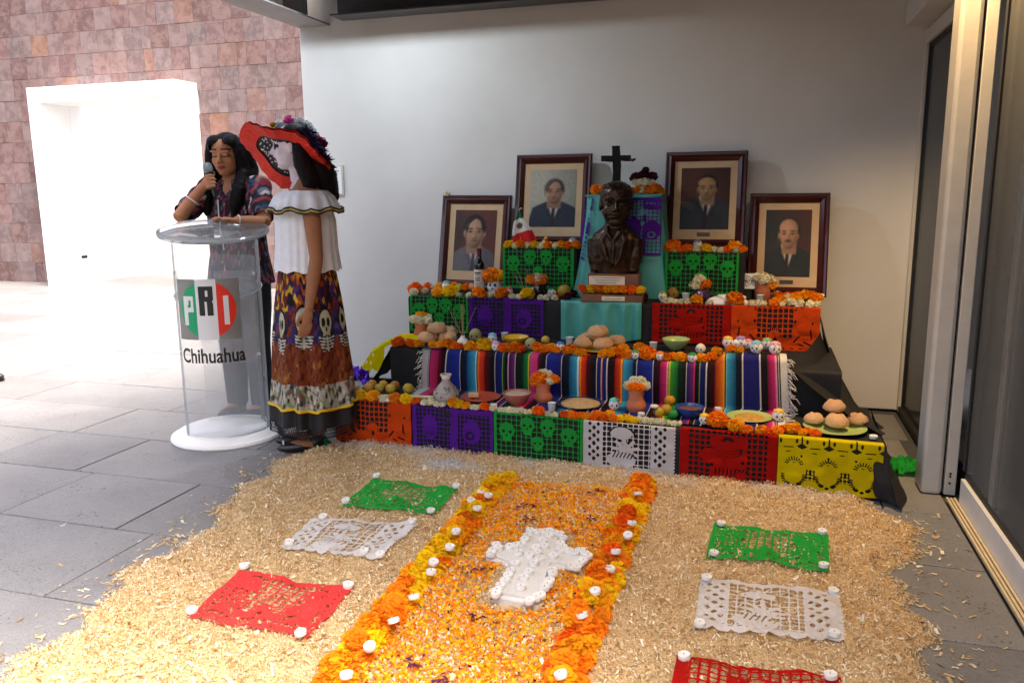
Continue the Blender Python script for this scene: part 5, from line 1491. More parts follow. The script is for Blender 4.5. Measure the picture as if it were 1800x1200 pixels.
# --- sugar skulls: head with two eye sockets, nose, teeth and an icing crown
def skull_meshes():
    V = MB(); V.ell((0, 0, 0), (.5, .5, .5), nu=22, nv=16)
    out = []
    for x, y, z in V.v:
        w = 1.0
        if z < -.05: w = 1 - .34 * min(1, (-.05 - z) / .45) ** 1.2
        yy = y * (1.08 if y > 0 else 1.0)
        for sx in (-.19, .19):
            d2 = (x - sx) ** 2 + (z - .02) ** 2
            if y < 0: yy += .11 * math.exp(-d2 / .012)
        if y < 0: yy += -.05 * math.exp(-((z + .28) ** 2) / .01 - x * x / .05)
        out.append((x * w * .96, yy * w, z * 1.10 + .52))
    V.v = out
    head = V.mesh('head', M_OBJ)
    eye = MB().ell((0, 0, 0), (.080, .05, .085), nu=10, nv=8).mesh('eye_socket', M_EYE)
    nose = MB().ell((0, 0, 0), (.05, .03, .06), nu=8, nv=6).mesh('nose', M_EYE)
    teeth = MB()
    for k in range(5): teeth.box((-.12 + .06 * k, 0, 0), (.009, .03, .08))
    teeth.box((0, 0, 0), (.30, .028, .010))
    teeth = teeth.mesh('teeth', M_EYE, smooth=False)
    ic = MB()
    n = 24
    R = []
    for i in range(7):
        a = i / 6
        ring = []
        for j in range(n):
            b = 2 * math.pi * j / n
            el = math.pi / 2 * a * (.60 + .12 * math.sin(b * 6))
            r = .525 * math.sin(el) + .0001
            ring.append((r * math.cos(b), r * math.sin(b) * 1.04 - .0, .56 + .575 * math.cos(el)))
        R.append(ring)
    ic.rings(R, cap0=True, cap1=False)
    for j in range(9):
        b = 2 * math.pi * j / 9
        ic.ell((.34 * math.cos(b), .35 * math.sin(b), .98), (.07, .07, .05), nu=7, nv=5)
    return head, eye, nose, teeth, ic.mesh('icing', M_ICING)
SK = skull_meshes()
def sugar_skull(key, col, icing, label, rz=None, cat='sugar skull'):
    x, y, z, w = IT[key]
    t = thing('sugar_skull', (x, y, z), (random.uniform(-.5, .3) if rz is None else rz) + .12, label, cat, 'sugar skulls on the altar')
    t.scale = (w * 1.02,) * 3
    link('head', SK[0], t, color=S(col))
    for sx in (-1, 1): link('eye_socket', SK[1], t, loc=(sx * .18, -.40, .54))
    link('nose', SK[2], t, loc=(0, -.475, .38))
    link('teeth', SK[3], t, loc=(0, -.44, .20))
    if icing: link('icing', SK[4], t, color=S(icing))
    return t
for k, c, i, l in (('skull_a', 'ece7de', '6fc9b4', 'sugar skull with mint green and pink icing beside the grain plate on the lowest tier'),
                   ('skull_b', 'efeadf', 'e3c24a', 'sugar skull with yellow crown beside the blue bowl on the lowest tier'),
                   ('skull_c', 'efe9dc', 'e0b94f', 'yellow haired sugar skull right of the green plate on the lowest tier'),
                   ('skull_d', 'a89b63', None, 'olive coloured skull left of the yellow bowl on the middle tier'),
                   ('skull_e', 'e7ecec', '8fc6cf', 'sugar skull with pale blue crown behind another left of the yellow bowl'),
                   ('skull_f', 'ece6e4', 'd99ac0', 'sugar skull with pink crown in front of the pale blue one'),
                   ('skull_g', 'a59a68', None, 'olive coloured skull right of the yellow bowl on the middle tier'),
                   ('skull_h', 'ebe8e4', '5a78b8', 'small sugar skull with blue band under an orange flower on the middle tier'),
                   ('skull_i', 'ebe7dd', '4d9a5a', 'sugar skull with green and pink crown right of the central bread'),
                   ('skull_j', 'efe9df', 'ef8a3a', 'sugar skull with orange crown left of the pale green bowl'),
                   ('skull_k', 'efece4', '2f8f43', 'sugar skull with dark green crown before the pale green bowl'),
                   ('skull_l', 'e9e2d0', None, 'plain cream skull behind the green crowned one'),
                   ('skull_m', 'efeade', 'e6bf55', 'sugar skull with yellow crown leftmost on the raised end of the serape'),
                   ('skull_n', 'ece8e6', '9a7fb0', 'sugar skull with purple speckled crown at the back of the raised serape'),
                   ('skull_o', 'eadfe0', 'e58aa6', 'sugar skull with pink crown in the middle of the raised serape'),
                   ('skull_p', 'efeadc', '7fb7c4', 'sugar skull with light blue crown at the front of the raised serape'),
                   ('skull_q', 'ebe6dc', '7fae6a', 'sugar skull with green and purple crown at the back right of the raised serape'),
                   ('skull_r', 'f0eadb', 'd99fb0', 'large sugar skull at the right front corner of the raised serape'),
                   ('skull_s', 'e9e6e6', None, 'plain white sugar skull behind the flowers on the raised serape'),
                   ('skull_t', 'e6ecea', '7fb3b0', 'sugar skull with pale teal crown on the white plate of the upper tier'),
                   ('skull_u', 'efeae6', 'd94a4a', 'little sugar skull with red and white band right of the skull mug'),
                   ('skull_v', 'ece9e6', '2f9a50', 'sugar skull with green crown left of the bust'),
                   ('skull_w', 'efeae2', '6fae3f', 'sugar skull with green and purple crown right of the bust'),
                   ('skull_x', '8a6a35', None, 'brown skull right of the bust on the upper tier'),
                   ('skull_y', 'e6e8ea', '8f9aa3', 'white skull on the box under the upper left portrait'),
                   ('skull_z', 'dfe0e2', '7d8f9a', 'white skull on the box under the upper right portrait')):
    sugar_skull(k, c, i, l)

# --- dead bread rolls
def roll_mesh(seed):
    g = random.Random(seed)
    mb = MB(); mb.ell((0, 0, 0), (.5, .5, .5), nu=30, nv=20)
    a0 = g.uniform(0, 3)
    vs = []
    for x, y, z in mb.v:
        a = math.atan2(y, x); r = math.hypot(x, y)
        ridge = abs(math.cos(2 * (a - a0))) ** 10
        k = 1 + .09 * noise.noise((x * 3 + seed, y * 3, z * 3)) + .03 * noise.noise((x * 9, y * 9, z * 9 + seed))
        zz = z * (.66 if z > 0 else .42)
        if z > 0: zz += .10 * ridge * min(1, r * 3.0) * (1 - (r / .52) ** 6) + .015 * math.exp(-(r / .2) ** 4)
        vs.append((x * k, y * k, zz + .21))
    mb.v = vs
    return mb.mesh('bread_roll', M_BREAD)
ROLL = [roll_mesh(s) for s in (1, 2, 3)]
def roll(key, label, group, dz=0.0, pos=None, w=None):
    x, y, z, ww = IT[key] if pos is None else (*pos, w)
    o = link('bread_roll', random.choice(ROLL), None, loc=(x, y, z + .008 + dz), rot=(0, 0, random.uniform(0, 6)), scale=ww * 1.04)
    return tag(o, label, 'bread', group)
def dish(name, key, prof, mat, label, cat, n=40, inner=None, imat=None):
    x, y, z, w = IT[key]
    t = thing(name, (x, y, z + .003), 0, label, cat)
    MB().lathe([(r * w, h * w) for r, h in prof], n, cap0=True, cap1=False).build('body', mat, t)
    if inner:
        mb = MB().lathe([(r * w, h * w) for r, h in inner], 28, wob=.03)
        mb.build('food', imat, t)
    return t
PLATE = [(.0001, .0), (.24, .0), (.30, .012), (.47, .055), (.50, .066), (.497, .074), (.46, .068), (.30, .030), (.22, .022), (.0001, .022)]
BOWL = [(.0001, 0), (.20, 0), (.22, .02), (.36, .14), (.47, .30), (.50, .40), (.485, .41), (.45, .32), (.33, .16), (.18, .06), (.0001, .05)]
dish('bread_plate', 'bread_plate_r', PLATE, M_GREENC, 'pale green plate under the bread rolls at the right end of the lowest tier', 'plate')
for k, l in (('roll_r1', 'bread roll at the left of the plate on the right end'), ('roll_r2', 'bread roll at the front of the plate on the right end'), ('roll_r3', 'bread roll at the right of the plate on the right end')):
    roll(k, l, 'bread rolls on the lowest tier', .012)
a, b, c = IT['roll_r1'], IT['roll_r2'], IT['roll_r3']
roll(None, 'bread roll on top of the pile at the right end of the altar', 'bread rolls on the lowest tier', 0, ((b[0] + c[0]) / 2 - .055, (a[1] + c[1]) / 2 + .02, Z1 + .062), a[3] * 1.15)
dish('bread_plate', 'bread_plate_l', PLATE, M_NAVYC, 'dark plate under the bread rolls at the left of the middle tier', 'plate')
for k, l in (('roll_l1', 'bread roll front left in the pile beside the cream flower vase'), ('roll_l2', 'bread roll front right in the pile beside the cream flower vase'), ('roll_l3', 'bread roll at the back of the pile beside the cream flower vase')):
    roll(k, l, 'bread rolls at the left of the middle tier', .010)
a, b = IT['roll_l1'], IT['roll_l2']
roll(None, 'bread roll on top of the pile beside the cream flower vase', 'bread rolls at the left of the middle tier', 0, ((a[0] + b[0]) / 2 - .005, a[1] + .03, Z2 + .060), a[3] * 1.0)
dish('bread_plate', 'bread_plate_c', PLATE, M_YELC, 'yellow rimmed plate under the bread rolls at the centre of the middle tier', 'plate')
for k, l in (('roll_c1', 'bread roll front left in the pile below the teal cloth'), ('roll_c2', 'bread roll front right in the pile below the teal cloth'), ('roll_c3', 'bread roll at the right of the pile below the teal cloth'), ('roll_c4', 'bread roll at the back left of the pile below the teal cloth')):
    roll(k, l, 'bread rolls at the centre of the middle tier', .010)
a, b = IT['roll_c1'], IT['roll_c2']
roll(None, 'bread roll on top of the pile below the teal cloth', 'bread rolls at the centre of the middle tier', 0, ((a[0] + b[0]) / 2 + .02, a[1] + .03, Z2 + .062), a[3] * 1.08)

p = dish('clay_plate', 'clay_plate', PLATE, M_TERRAG, 'glazed terracotta plate with a slice of bread on the lowest tier', 'plate')
MB().box((-.035, -.01, .022), (.055, .04, .022), rz=.3, bev=.005).build('bread_slice', M_BREAD, p)
dish('clay_bowl', 'clay_bowl', [(r * (1 if h < .38 else 1.02), h * 1.15) for r, h in BOWL], M_PINKCLAY, 'pink clay bowl full of salt on the lowest tier', 'bowl', inner=[(.44, .40), (.42, .42), (.2, .44), (.0001, .445)], imat=M_ATOLE)
dish('blue_plate', 'blue_plate', PLATE, M_NAVYC, 'dark blue plate heaped with toasted grain on the lowest tier', 'plate', inner=[(.42, .05), (.36, .085), (.22, .12), (.08, .15), (.0001, .152)], imat=M_GRAIN)
dish('blue_bowl', 'blue_bowl', BOWL, M_BLUEC, 'blue bowl of red stew on the lowest tier', 'bowl', inner=[(.42, .30), (.3, .33), (.0001, .345)], imat=M_SOUP)
dish('green_plate', 'green_plate', PLATE, M_GREENC, 'pale green plate with food at the right of the lowest tier', 'plate', inner=[(.34, .035), (.28, .065), (.12, .09), (.0001, .095)], imat=pm('yellow_food', S('c9a34a'), S('a8702c'), 60, .7, .5, 120))
dish('yellow_bowl', 'yellow_bowl', [(r, h * .75) for r, h in BOWL], M_YELC, 'yellow bowl behind marigolds on the middle tier', 'bowl', inner=[(.42, .20), (.3, .21), (.0001, .215)], imat=M_YELC)
dish('green_bowl', 'green_bowl', BOWL, M_GREENC, 'pale green bowl on the middle tier', 'bowl')
t = dish('white_plate', 'plate_top', [(r, h * .9) for r, h in PLATE], M_SUGAR, 'white plate of offerings left of the wine bottle on the upper tier', 'plate')

# --- terracotta vases with flowers
def vase(key, kind, hr, label, flowers, lbl):
    x, y, z, w = IT[key]
    t = thing('flower_vase', (x, y, z + .003), 0, label, 'vase', 'terracotta flower vases')
    if kind == 0: pr = [(.0001, 0), (.34, 0), (.40, .03), (.50, .20), (.50, .32), (.42, .46), (.385, .56), (.395, .60), (.385, .62), (.42, .85), (.47, 1.0), (.45, 1.0), (.40, .86), (.37, .6), (.0001, .55)]
    else: pr = [(.0001, 0), (.40, 0), (.42, .03), (.45, .45), (.455, .50), (.445, .53), (.46, .58), (.49, .97), (.50, 1.0), (.47, 1.0), (.44, .6), (.0001, .5)]
    MB().lathe([(r * w, h * w * hr) for r, h in pr], 32, cap0=False, cap1=False).build('body', M_TERRA, t)
    for c, dx, dy, dz, r in flowers:
        flower(c, x + dx * w, y + dy * w, z + w * hr + dz * w, r * w, 'in the ' + lbl, None)
    return t
vase('vase_a', 0, 1.18, 'terracotta vase with orange marigolds right of the pink bowl', [('O', -.22, -.15, .20, .38), ('C', -.05, .1, .42, .26), ('C', .42, -.1, .14, .22), ('O', .60, .05, .20, .26), ('C', .2, .2, .36, .25)], 'terracotta vase right of the pink bowl')
vase('vase_b', 0, 1.35, 'terracotta vase with cream and orange flowers right of the grain plate', [('C', -.42, -.05, .10, .22), ('C', -.15, .2, .26, .25), ('C', .15, .2, .26, .25), ('C', .45, .0, .12, .22), ('O', 0, -.3, .10, .22), ('O', .25, -.28, .08, .2), ('O', -.22, -.28, .08, .2)], 'terracotta vase right of the grain plate')
vase('vase_c', 0, 1.30, 'terracotta vase ringed with cream flowers at the left of the middle tier', [('C', -.5, -.1, .06, .26), ('C', -.2, -.35, .06, .26), ('C', .15, -.36, .06, .26), ('C', .48, -.1, .06, .26), ('C', .3, .3, .12, .24), ('A', -.15, .05, .28, .22), ('A', .15, .05, .28, .22)], 'vase at the left of the middle tier')
vase('vase_d', 1, 1.10, 'terracotta pot topped with cream flowers before the lower right portrait', [('C', -.35, -.1, .06, .26), ('C', 0, -.3, .08, .28), ('C', .35, -.1, .06, .26), ('C', 0, .1, .18, .28), ('C', -.2, .2, .12, .25), ('A', .45, -.1, -.30, .22), ('A', .50, .0, -.08, .2)], 'pot before the lower right portrait')
vase('vase_e', 1, .85, 'small terracotta pot with dark red flowers on the tall box', [('C', -.5, -.25, .05, .28), ('C', -.18, -.42, .05, .28), ('C', .18, -.42, .05, .28), ('C', .5, -.25, .05, .28), ('R', -.55, .0, .42, .36), ('R', .0, -.15, .50, .38), ('R', .55, .0, .42, .36), ('R', .1, .1, .95, .22), ('R', -.85, 0, .30, .2)], 'small pot on the tall box')

# --- decorated clay bottle
x, y, z, w = IT['gourd_bottle']
t = thing('clay_bottle', (x, y, z + .006), 0, 'grey clay bottle covered in scrollwork at the left of the serape', 'bottle')
pr = [(.0001, 0), (.34, 0), (.42, .05), (.50, .22), (.48, .38), (.36, .56), (.20, .74), (.15, .82), (.15, .98), (.20, 1.05), (.17, 1.05), (.12, .96), (.0001, .9)]
MB().lathe([(r * w, h * w) for r, h in pr], 36, cap0=False, cap1=False).build('body', M_GREYCLAY, t)
MB().lathe([(.155 * w, .90 * w), (.205 * w, 1.045 * w), (.21 * w, 1.06 * w), (.19 * w, 1.06 * w)], 24, cap0=False, cap1=False).build('rim', M_SUGAR, t)
g = random.Random(4)
scr = MB()
def rad_at(h):
    for (r0, h0), (r1, h1) in zip(pr[1:7], pr[2:8]):
        if h0 <= h <= h1: return r0 + (r1 - r0) * (h - h0) / max(1e-6, h1 - h0)
    return .3
for k in range(70):
    h, a = g.uniform(.08, .62), g.uniform(0, 6.283)
    pts = []
    for i in range(9):
        th = i * .75; rr_ = .045 * (1 - i / 11)
        hh = min(.68, max(.03, h + rr_ * math.sin(th))); aa = a + rr_ * math.cos(th) / max(.15, rad_at(hh))
        pts.append(((rad_at(hh) + .006) * w * math.cos(aa), (rad_at(hh) + .006) * w * math.sin(aa), hh * w))
    scr.tube(pts, .0013, 4)
scr.build('scrollwork', M_SCROLL, t)

# --- fruit, cane, cups
fr_me = []
for s in range(3):
    mb = MB(); mb.ell((0, 0, 0), (.5, .5, .48), nu=18, nv=12)
    mb.v = [(x * (1 + .04 * noise.noise((x * 2 + s, y * 2, z * 2))), y * (1 + .04 * noise.noise((x * 2, y * 2 + s, z * 2))), z - (.05 * math.exp(-(x * x + y * y) / .012) if z > .2 else 0) + .47) for x, y, z in mb.v]
    fr_me.append(mb.mesh('fruit', M_SKIN))
stem_me = MB().tube([(0, 0, .88), (.01, 0, .95), (.03, 0, 1.02)], [.03, .022, .026], 6).mesh('stem', M_STEM)
for i, (k, c, l, gr) in enumerate([('fruit_%d' % j, ['c98f35', 'd19a3a', 'b9a33c', 'cf9a3c', 'c2a136', 'a87434', 'b9a02f'][j - 1], 'yellow guava in the row on the sugar cane at the left of the lowest tier', 'guavas at the left') for j in range(1, 8)] +
        [('fruit_8', 'd39524', 'orange fruit directly behind the blue bowl at its left', None), ('fruit_9', 'cf9a2a', 'large yellow orange fruit behind the rim of the blue bowl', None),
         ('fruit_10', 'bfa02e', 'yellow fruit left of the blue bowl, nearest the front', None), ('fruit_11', 'b99a30', 'yellow fruit touching the blue bowl at its left', None), ('lime_1', '2f8f3f', 'green lime against the foot of the blue bowl', None),
         ('fruit_12', 'd9b44a', 'small yellow fruit behind marigolds on the middle tier', None), ('fruit_13', 'b8b23c', 'small green yellow fruit beside the white plate on the upper tier', None), ('fruit_14', 'd9926a', 'peach coloured fruit left of the wine bottle', None), ('fruit_15', 'a88f35', 'yellow brown fruit left of the bust', None)]):
    x, y, z, w = IT[k]
    o = link('fruit', fr_me[i % 3], None, loc=(x, y, z + (.006 if k not in ('fruit_13', 'fruit_14') else .003)), rot=(random.uniform(-.15, .15), random.uniform(-.15, .15), random.uniform(0, 6)), scale=w * 1.02, color=S(c))
    link('stem', stem_me, o)
    tag(o, l, 'fruit', gr)
a, b = IT['cane_a'], IT['cane_b']
ca = MB(); pts = [Vector((a[0], a[1] + .0, a[2] + .014)).lerp(Vector((b[0], b[1], b[2] + .018)), i / 16) for i in range(17)]
ca.tube(pts, [.0085 + (.0016 if i % 4 == 0 else 0) for i in range(17)], 12)
tag(ca.build('sugar_cane', M_CANE), 'pale length of sugar cane lying at the left of the lowest tier', 'cane')
cup_me = MB().lathe([(.0001, 0), (.36, 0), (.37, .02), (.48, 1.0), (.50, 1.02), (.47, 1.0), (.35, .05), (.0001, .05)], 24, cap0=False, cap1=False).mesh('cup', M_CUP)
for k, l in (('cup_a', 'small white cup before the terracotta vase on the lowest tier'), ('cup_b', 'small white cup behind the yellow bowl'), ('cup_c', 'small white cup left of the central bread'), ('cup_d', 'small white cup left of the pale green bowl'), ('cup_e', 'small white cup right of the brown skull on the upper tier'), ('cup_f', 'small white cup before the terracotta pot on the upper tier')):
    x, y, z, w = IT[k]
    tag(link('small_cup', cup_me, None, loc=(x, y, z + .003), scale=(w, w, w * 1.05)), l, 'cup', 'small white cups')
for k, l in (('tea_1a', 'tea light left of the sugar cane end flowers'), ('tea_1b', 'tea light at the edge before the clay plate'), ('tea_1c', 'tea light before the second terracotta vase'), ('tea_1d', 'tea light behind the largest marigold of the lowest tier'), ('tea_1e', 'tea light on the black cloth at the far right corner of the altar'), ('tea_1f', 'tea light over the seam of the orange and purple papers')):
    x, y, z, w = IT[k]
    tea((x, y, z + .008), 'white ' + l, 'tea lights on the lowest tier', .05)
x, y, z, w = IT['wick_stand']
t = thing('candle_stand', (x, y, z + .006), 0, 'white candle disc on a thin dark stem right of the second vase', 'candle')
MB().lathe([(.010, 0), (.010, .003), (.0022, .006), (.0022, .05)], 14).build('stem', M_EYE, t)
MB().lathe([(.012, .05), (.019, .053), (.019, .060), (.016, .062)], 20).build('wax', M_WAX, t)

# --- incense jars and sticks
x, y, z, w = IT['incense_jar']
t = thing('incense_jar', (x, y, z + .003), 0, 'round white jar holding incense sticks on the middle tier', 'jar')
MB().lathe([(r * w, h * w) for r, h in [(.0001, 0), (.28, 0), (.45, .18), (.50, .42), (.42, .66), (.20, .82), (.16, .90), (.18, .98), (.12, .97), (.10, .8), (.0001, .78)]], 28, cap0=False, cap1=False).build('body', M_SUGAR, t)
def sticks(base, tops, label, group):
    for tp in tops:
        o = MB().tube([base, Vector(base).lerp(Vector(tp), .5) + Vector((0, -.002, 0)), tp], .0013, 5).build('incense_stick', M_STICK)
        tag(o, label, 'incense', group)
sticks((x, y, z + w * .85), [(x - .012, y + .01, z + .245), (x - .004, y + .005, z + .25), (x + .004, y - .005, z + .247), (x + .012, y, z + .24), (x - .085, y + .01, z + .225), (x - .055, y, z + .20), (x + .078, y + .01, z + .235)], 'thin incense stick fanning out of the white jar on the middle tier', 'incense sticks in the white jar')

# --- mugs
def mug(key, mat, label, hr=1.0, side=1, spots=None):
    x, y, z, w = IT[key]
    t = thing('mug', (x, y, z + .003), 0, label, 'mug')
    MB().lathe([(r * w, h * w * hr) for r, h in [(.0001, 0), (.33, 0), (.36, .03), (.48, .25), (.50, .45), (.44, .70), (.42, .82), (.43, .86), (.39, .85), (.40, .70), (.0001, .62)]], 30, cap0=False, cap1=False).build('body', mat, t)
    MB().tube([(side * .44 * w, 0, .70 * w * hr), (side * .62 * w, -.0, .74 * w * hr), (side * .72 * w, 0, .52 * w * hr), (side * .62 * w, 0, .28 * w * hr), (side * .46 * w, 0, .22 * w * hr)], .055 * w, 8).build('handle', mat, t)
    for (a, h, r, m) in spots or []:
        R = (.485 if h < .55 else .45) * w
        MB().ell((R * math.cos(a), R * math.sin(a), h * w * hr), (r * w, r * w, r * w * 1.05), nu=10, nv=8).build('painted_spot', m, t)
    return t
mug('skull_mug', M_SUGAR, 'cream skull shaped mug with marigolds right of the wine bottle', .92, 1, [(-1.95, .55, .10, M_BLUEC), (-1.25, .55, .10, M_BLUEC), (-1.6, .34, .05, M_EYE)])
x, y, z, w = IT['skull_mug']
for c, dx, dz, r in (('O', -.12, 1.14, .46), ('A', .30, 1.12, .36), ('D', -.40, 1.05, .30)): flower(c, x + dx * w, y - .1 * w, z + dz * w, r * w, 'in the cream skull mug', None)
mug('dark_mug', M_BLKC, 'shiny black mug with marigolds and incense on the upper tier', .95, 1, [(-2.2, .55, .10, M_SUGAR)])
x, y, z, w = IT['dark_mug']
for c, dx, dz, r in (('O', -.35, 1.12, .36), ('C', .02, 1.16, .34), ('O', .30, 1.18, .30), ('D', .1, 1.0, .3)): flower(c, x + dx * w, y - .1 * w, z + dz * w, r * w, 'in the shiny black mug', None)
sticks((x - .062, y - .05, z + .012), [(x - .14, y - .04, z + .145), (x - .118, y - .03, z + .165), (x - .062, y - .02, z + .168), (x + .06, y - .03, z + .14)], 'thin incense stick standing by the shiny black mug', 'incense sticks by the black mug')
mug('purple_mug', M_PURC, 'dark purple mug with flowers before the green cut paper on the right', .85, 1, [(-2.3, .5, .07, M_PINKCLAY), (-1.9, .65, .06, M_SUGAR), (-1.5, .45, .07, M_TERRA)])
x, y, z, w = IT['purple_mug']
for c, dx, dz, r in (('C', -.18, 1.30, .30), ('C', -.40, 1.05, .30), ('O', .12, 1.05, .32), ('C', -.15, 1.0, .26)): flower(c, x + dx * w, y - .1 * w, z + dz * w, r * w, 'in the dark purple mug', None)

# --- wine bottle
x, y, z, w = IT['wine_bottle']
t = thing('wine_bottle', (x, y, z + .003), 0, 'dark wine bottle with cream label before the lower left portrait', 'bottle')
r0 = .0335; H = .272
MB().lathe([(.0001, .004), (.026, .004), (r0 - .003, 0), (r0, .004), (r0, .165), (r0 * .93, .18), (.018, .205), (.0145, .215), (.0142, .262), (.016, .263), (.016, .272), (.0001, .272)], 32, cap0=False, cap1=False).build('glass', M_GLASSB, t)
MB().lathe([(.0150, .222), (.0152, .2725), (.0166, .2735), (.0166, .264), (.0150, .262)], 24, cap0=False, cap1=False).build('capsule', M_CAPS, t)
lb = MB(); N = 20
lb.rings([[((r0 + .0006) * math.cos(a), (r0 + .0006) * math.sin(a), zz) for a in np.linspace(-math.pi * 1.0, math.pi * .12, N)] for zz in (.022, .142)], closed=False)
lab = lb.build('label', M_LABEL, t)
for (z0, z1, a0, a1) in ((.118, .126, -2.3, -1.0), (.108, .112, -2.1, -1.2), (.066, .098, -2.15, -1.15), (.052, .056, -2.3, -1.0), (.040, .043, -2.2, -1.1), (.031, .034, -2.0, -1.3)):
    k = MB(); k.rings([[((r0 + .0012) * math.cos(a), (r0 + .0012) * math.sin(a), zz) for a in np.linspace(a0, a1, 10)] for zz in (z0, z1)], closed=False)
    k.build('label_print', M_GREYCLAY if z1 - z0 > .02 else M_INK, lab)

# --- papers, emblem sign, toy bird
x, y, z, w = IT['book_stack']
for i, (dx, dy, ww, d, h, rz, l) in enumerate(((0, .0, .19, .13, .016, .15, 'lowest white booklet of the stack right of the purple mug'), (-.015, -.01, .17, .12, .014, -.25, 'middle white booklet of the stack right of the purple mug'), (.01, .0, .13, .10, .012, .35, 'topmost white booklet of the stack right of the purple mug'))):
    o = MB().box((0, 0, h / 2), (ww, d, h), bev=.002).build('booklet', M_PAPER, loc=(x + dx, y + dy, z + .003 + i * .0165), rot=(0, 0, rz)); tag(o, l, 'booklet', 'stacked booklets')
x, y, z, w = IT['emblem_sign']
t = thing('emblem_card', (-.050, 4.80, .746), 0, 'white card with a round black emblem behind the terracotta pot', 'card')
MB().box((0, 0, .045), (.125, .004, .088), bev=.001).build('card', M_PAPER, t)
MB().box((0, .02, -.012), (.04, .04, .104)).build('stand', M_BLACK, t, smooth=False)
for (ri, ro) in ((.028, .031), (.018, .020)):
    k = MB(); n = 40
    k.rings([[(r * math.cos(2 * math.pi * j / n) - .012, -.0026, .046 + r * math.sin(2 * math.pi * j / n)) for j in range(n)] for r in (ri, ro)], cap0=False, cap1=False)
    k.build('emblem_ring', M_INK, t, smooth=False)
for a in range(6):
    k = MB(); ang = a * math.pi / 3 + .3
    k.box((-.012 + .010 * math.cos(ang), -.0028, .046 + .010 * math.sin(ang)), (.016, .001, .0035), M=Matrix.Rotation(-ang, 4, 'Y')); k.build('emblem_stroke', M_INK, t, smooth=False)
x, y, z, w = IT['toy_bird']
t = thing('toy_bird', (x, y, z + .003), .6, 'little yellow toy bird with a red base under the upper left portrait', 'toy')
yb = pm('toy_yellow', S('dba321'), S('b98518'), 40, .5)
MB().ell((0, 0, .03), (.020, .028, .022)).build('body', yb, t)
MB().ell((0, -.022, .056), (.013, .013, .013)).build('head', yb, t)
MB().lathe([(.004, 0), (.0001, .012)], 8, c=(0, 0, 0)).build('beak', pm('toy_red', S('c23a1e'), S('a12c14'), 40, .5), t, loc=(0, -.033, .056), rot=(math.pi / 2, 0, 0))
MB().lathe([(.02, 0), (.018, .008), (.0001, .009)], 14).build('base', bpy.data.materials['toy_red'], t)

# ------------------------------------------------------------------ flag on a little pole
fx, fy = -1.40, 4.79
t = thing('small_flag', (fx, fy, Z3 + .285), 0, 'small green white and red flag with an emblem beside the upper left portrait', 'flag')
MB().tube([(0, 0, 0), (-.004, 0, .12), (-.008, 0, .225), (-.006, 0, .238), (.002, 0, .243), (.008, 0, .236)], .0022, 6).build('pole', M_ALU, t)
n, m = 30, 40
P = np.zeros((m, n, 3)); Cc = np.zeros((m, n, 3))
for i in range(m):
    v = i / (m - 1)
    wd = .010 + .115 * math.sin(min(1, v * 1.25) * math.pi / 2) ** 1.3
    for j in range(n):
        u = j / (n - 1)
        x = -.010 - .052 * math.sin(v * 2.4) * .9 + u * wd + .02 * v * v
        z = .228 - .205 * v - .030 * (1 - u) * v + .028 * u * v
        P[i, j] = (x, -.012 - .014 * math.sin(u * 9 + v * 2) * v, z)
        q = v + .04 * math.sin(u * 3)
        c = np.array(S('0f6b45')) if q < .27 else np.array(S('e9e7e4')) if q < .66 else np.array(S('d0231f'))
        e = math.hypot((u - .47) * wd / .020, (v - .44) / .085)
        if e < 1: c = np.array(S('6b5a3a')) * (.7 + .5 * abs(math.sin(u * 40) * math.cos(v * 50)))
        if .80 < e < 1.0 and v > .44: c = np.array(S('3f6a4a'))
        Cc[i, j] = c
link('cloth', grid_mesh('cloth', P, vm('flag_cloth', .6, .1, 100, .3, trans=.2), Cc), t)

# ------------------------------------------------------------------ dark wooden cross on the tall box
M_WOODD = pm('dark_wood', S('1c1613'), S('120e0b'), 30, .7, .4, 80, spec=.15)
t = thing('wooden_cross', (-.838, 4.90, Z3 + .602), -.1, 'rough black wooden cross standing behind the bust', 'cross')
cr = MB()
cr.rings([[(sx * .022 + .004 * noise.noise((zz * 20, sx, sy)) + .006 * math.sin(zz * 12), sy * .012 + .003 * noise.noise((zz * 18, sy, sx + 5)), zz) for sx, sy in ((-1, -1), (1, -1), (1, 1), (-1, 1))] for zz in np.linspace(0, .285, 14)])
cr.build('upright', M_WOODD, t, smooth=False)
cr = MB()
cr.rings([[(xx, sy * .0135 - .001, .212 + sz * .0175 + .004 * noise.noise((xx * 18, sy, sz))) for sy, sz in ((-1, -1), (1, -1), (1, 1), (-1, 1))] for xx in np.linspace(-.088, .088, 12)])
cr.build('crossbar', M_WOODD, t, smooth=False)
o = MB().tube([(.088, -.01, .205), (.105, -.016, .198), (.122, -.012, .206)], [.006, .009, .006], 6).build('tie', pm('dark_red_tie', S('4e0a22'), S('3a0618'), 40, .8), t)

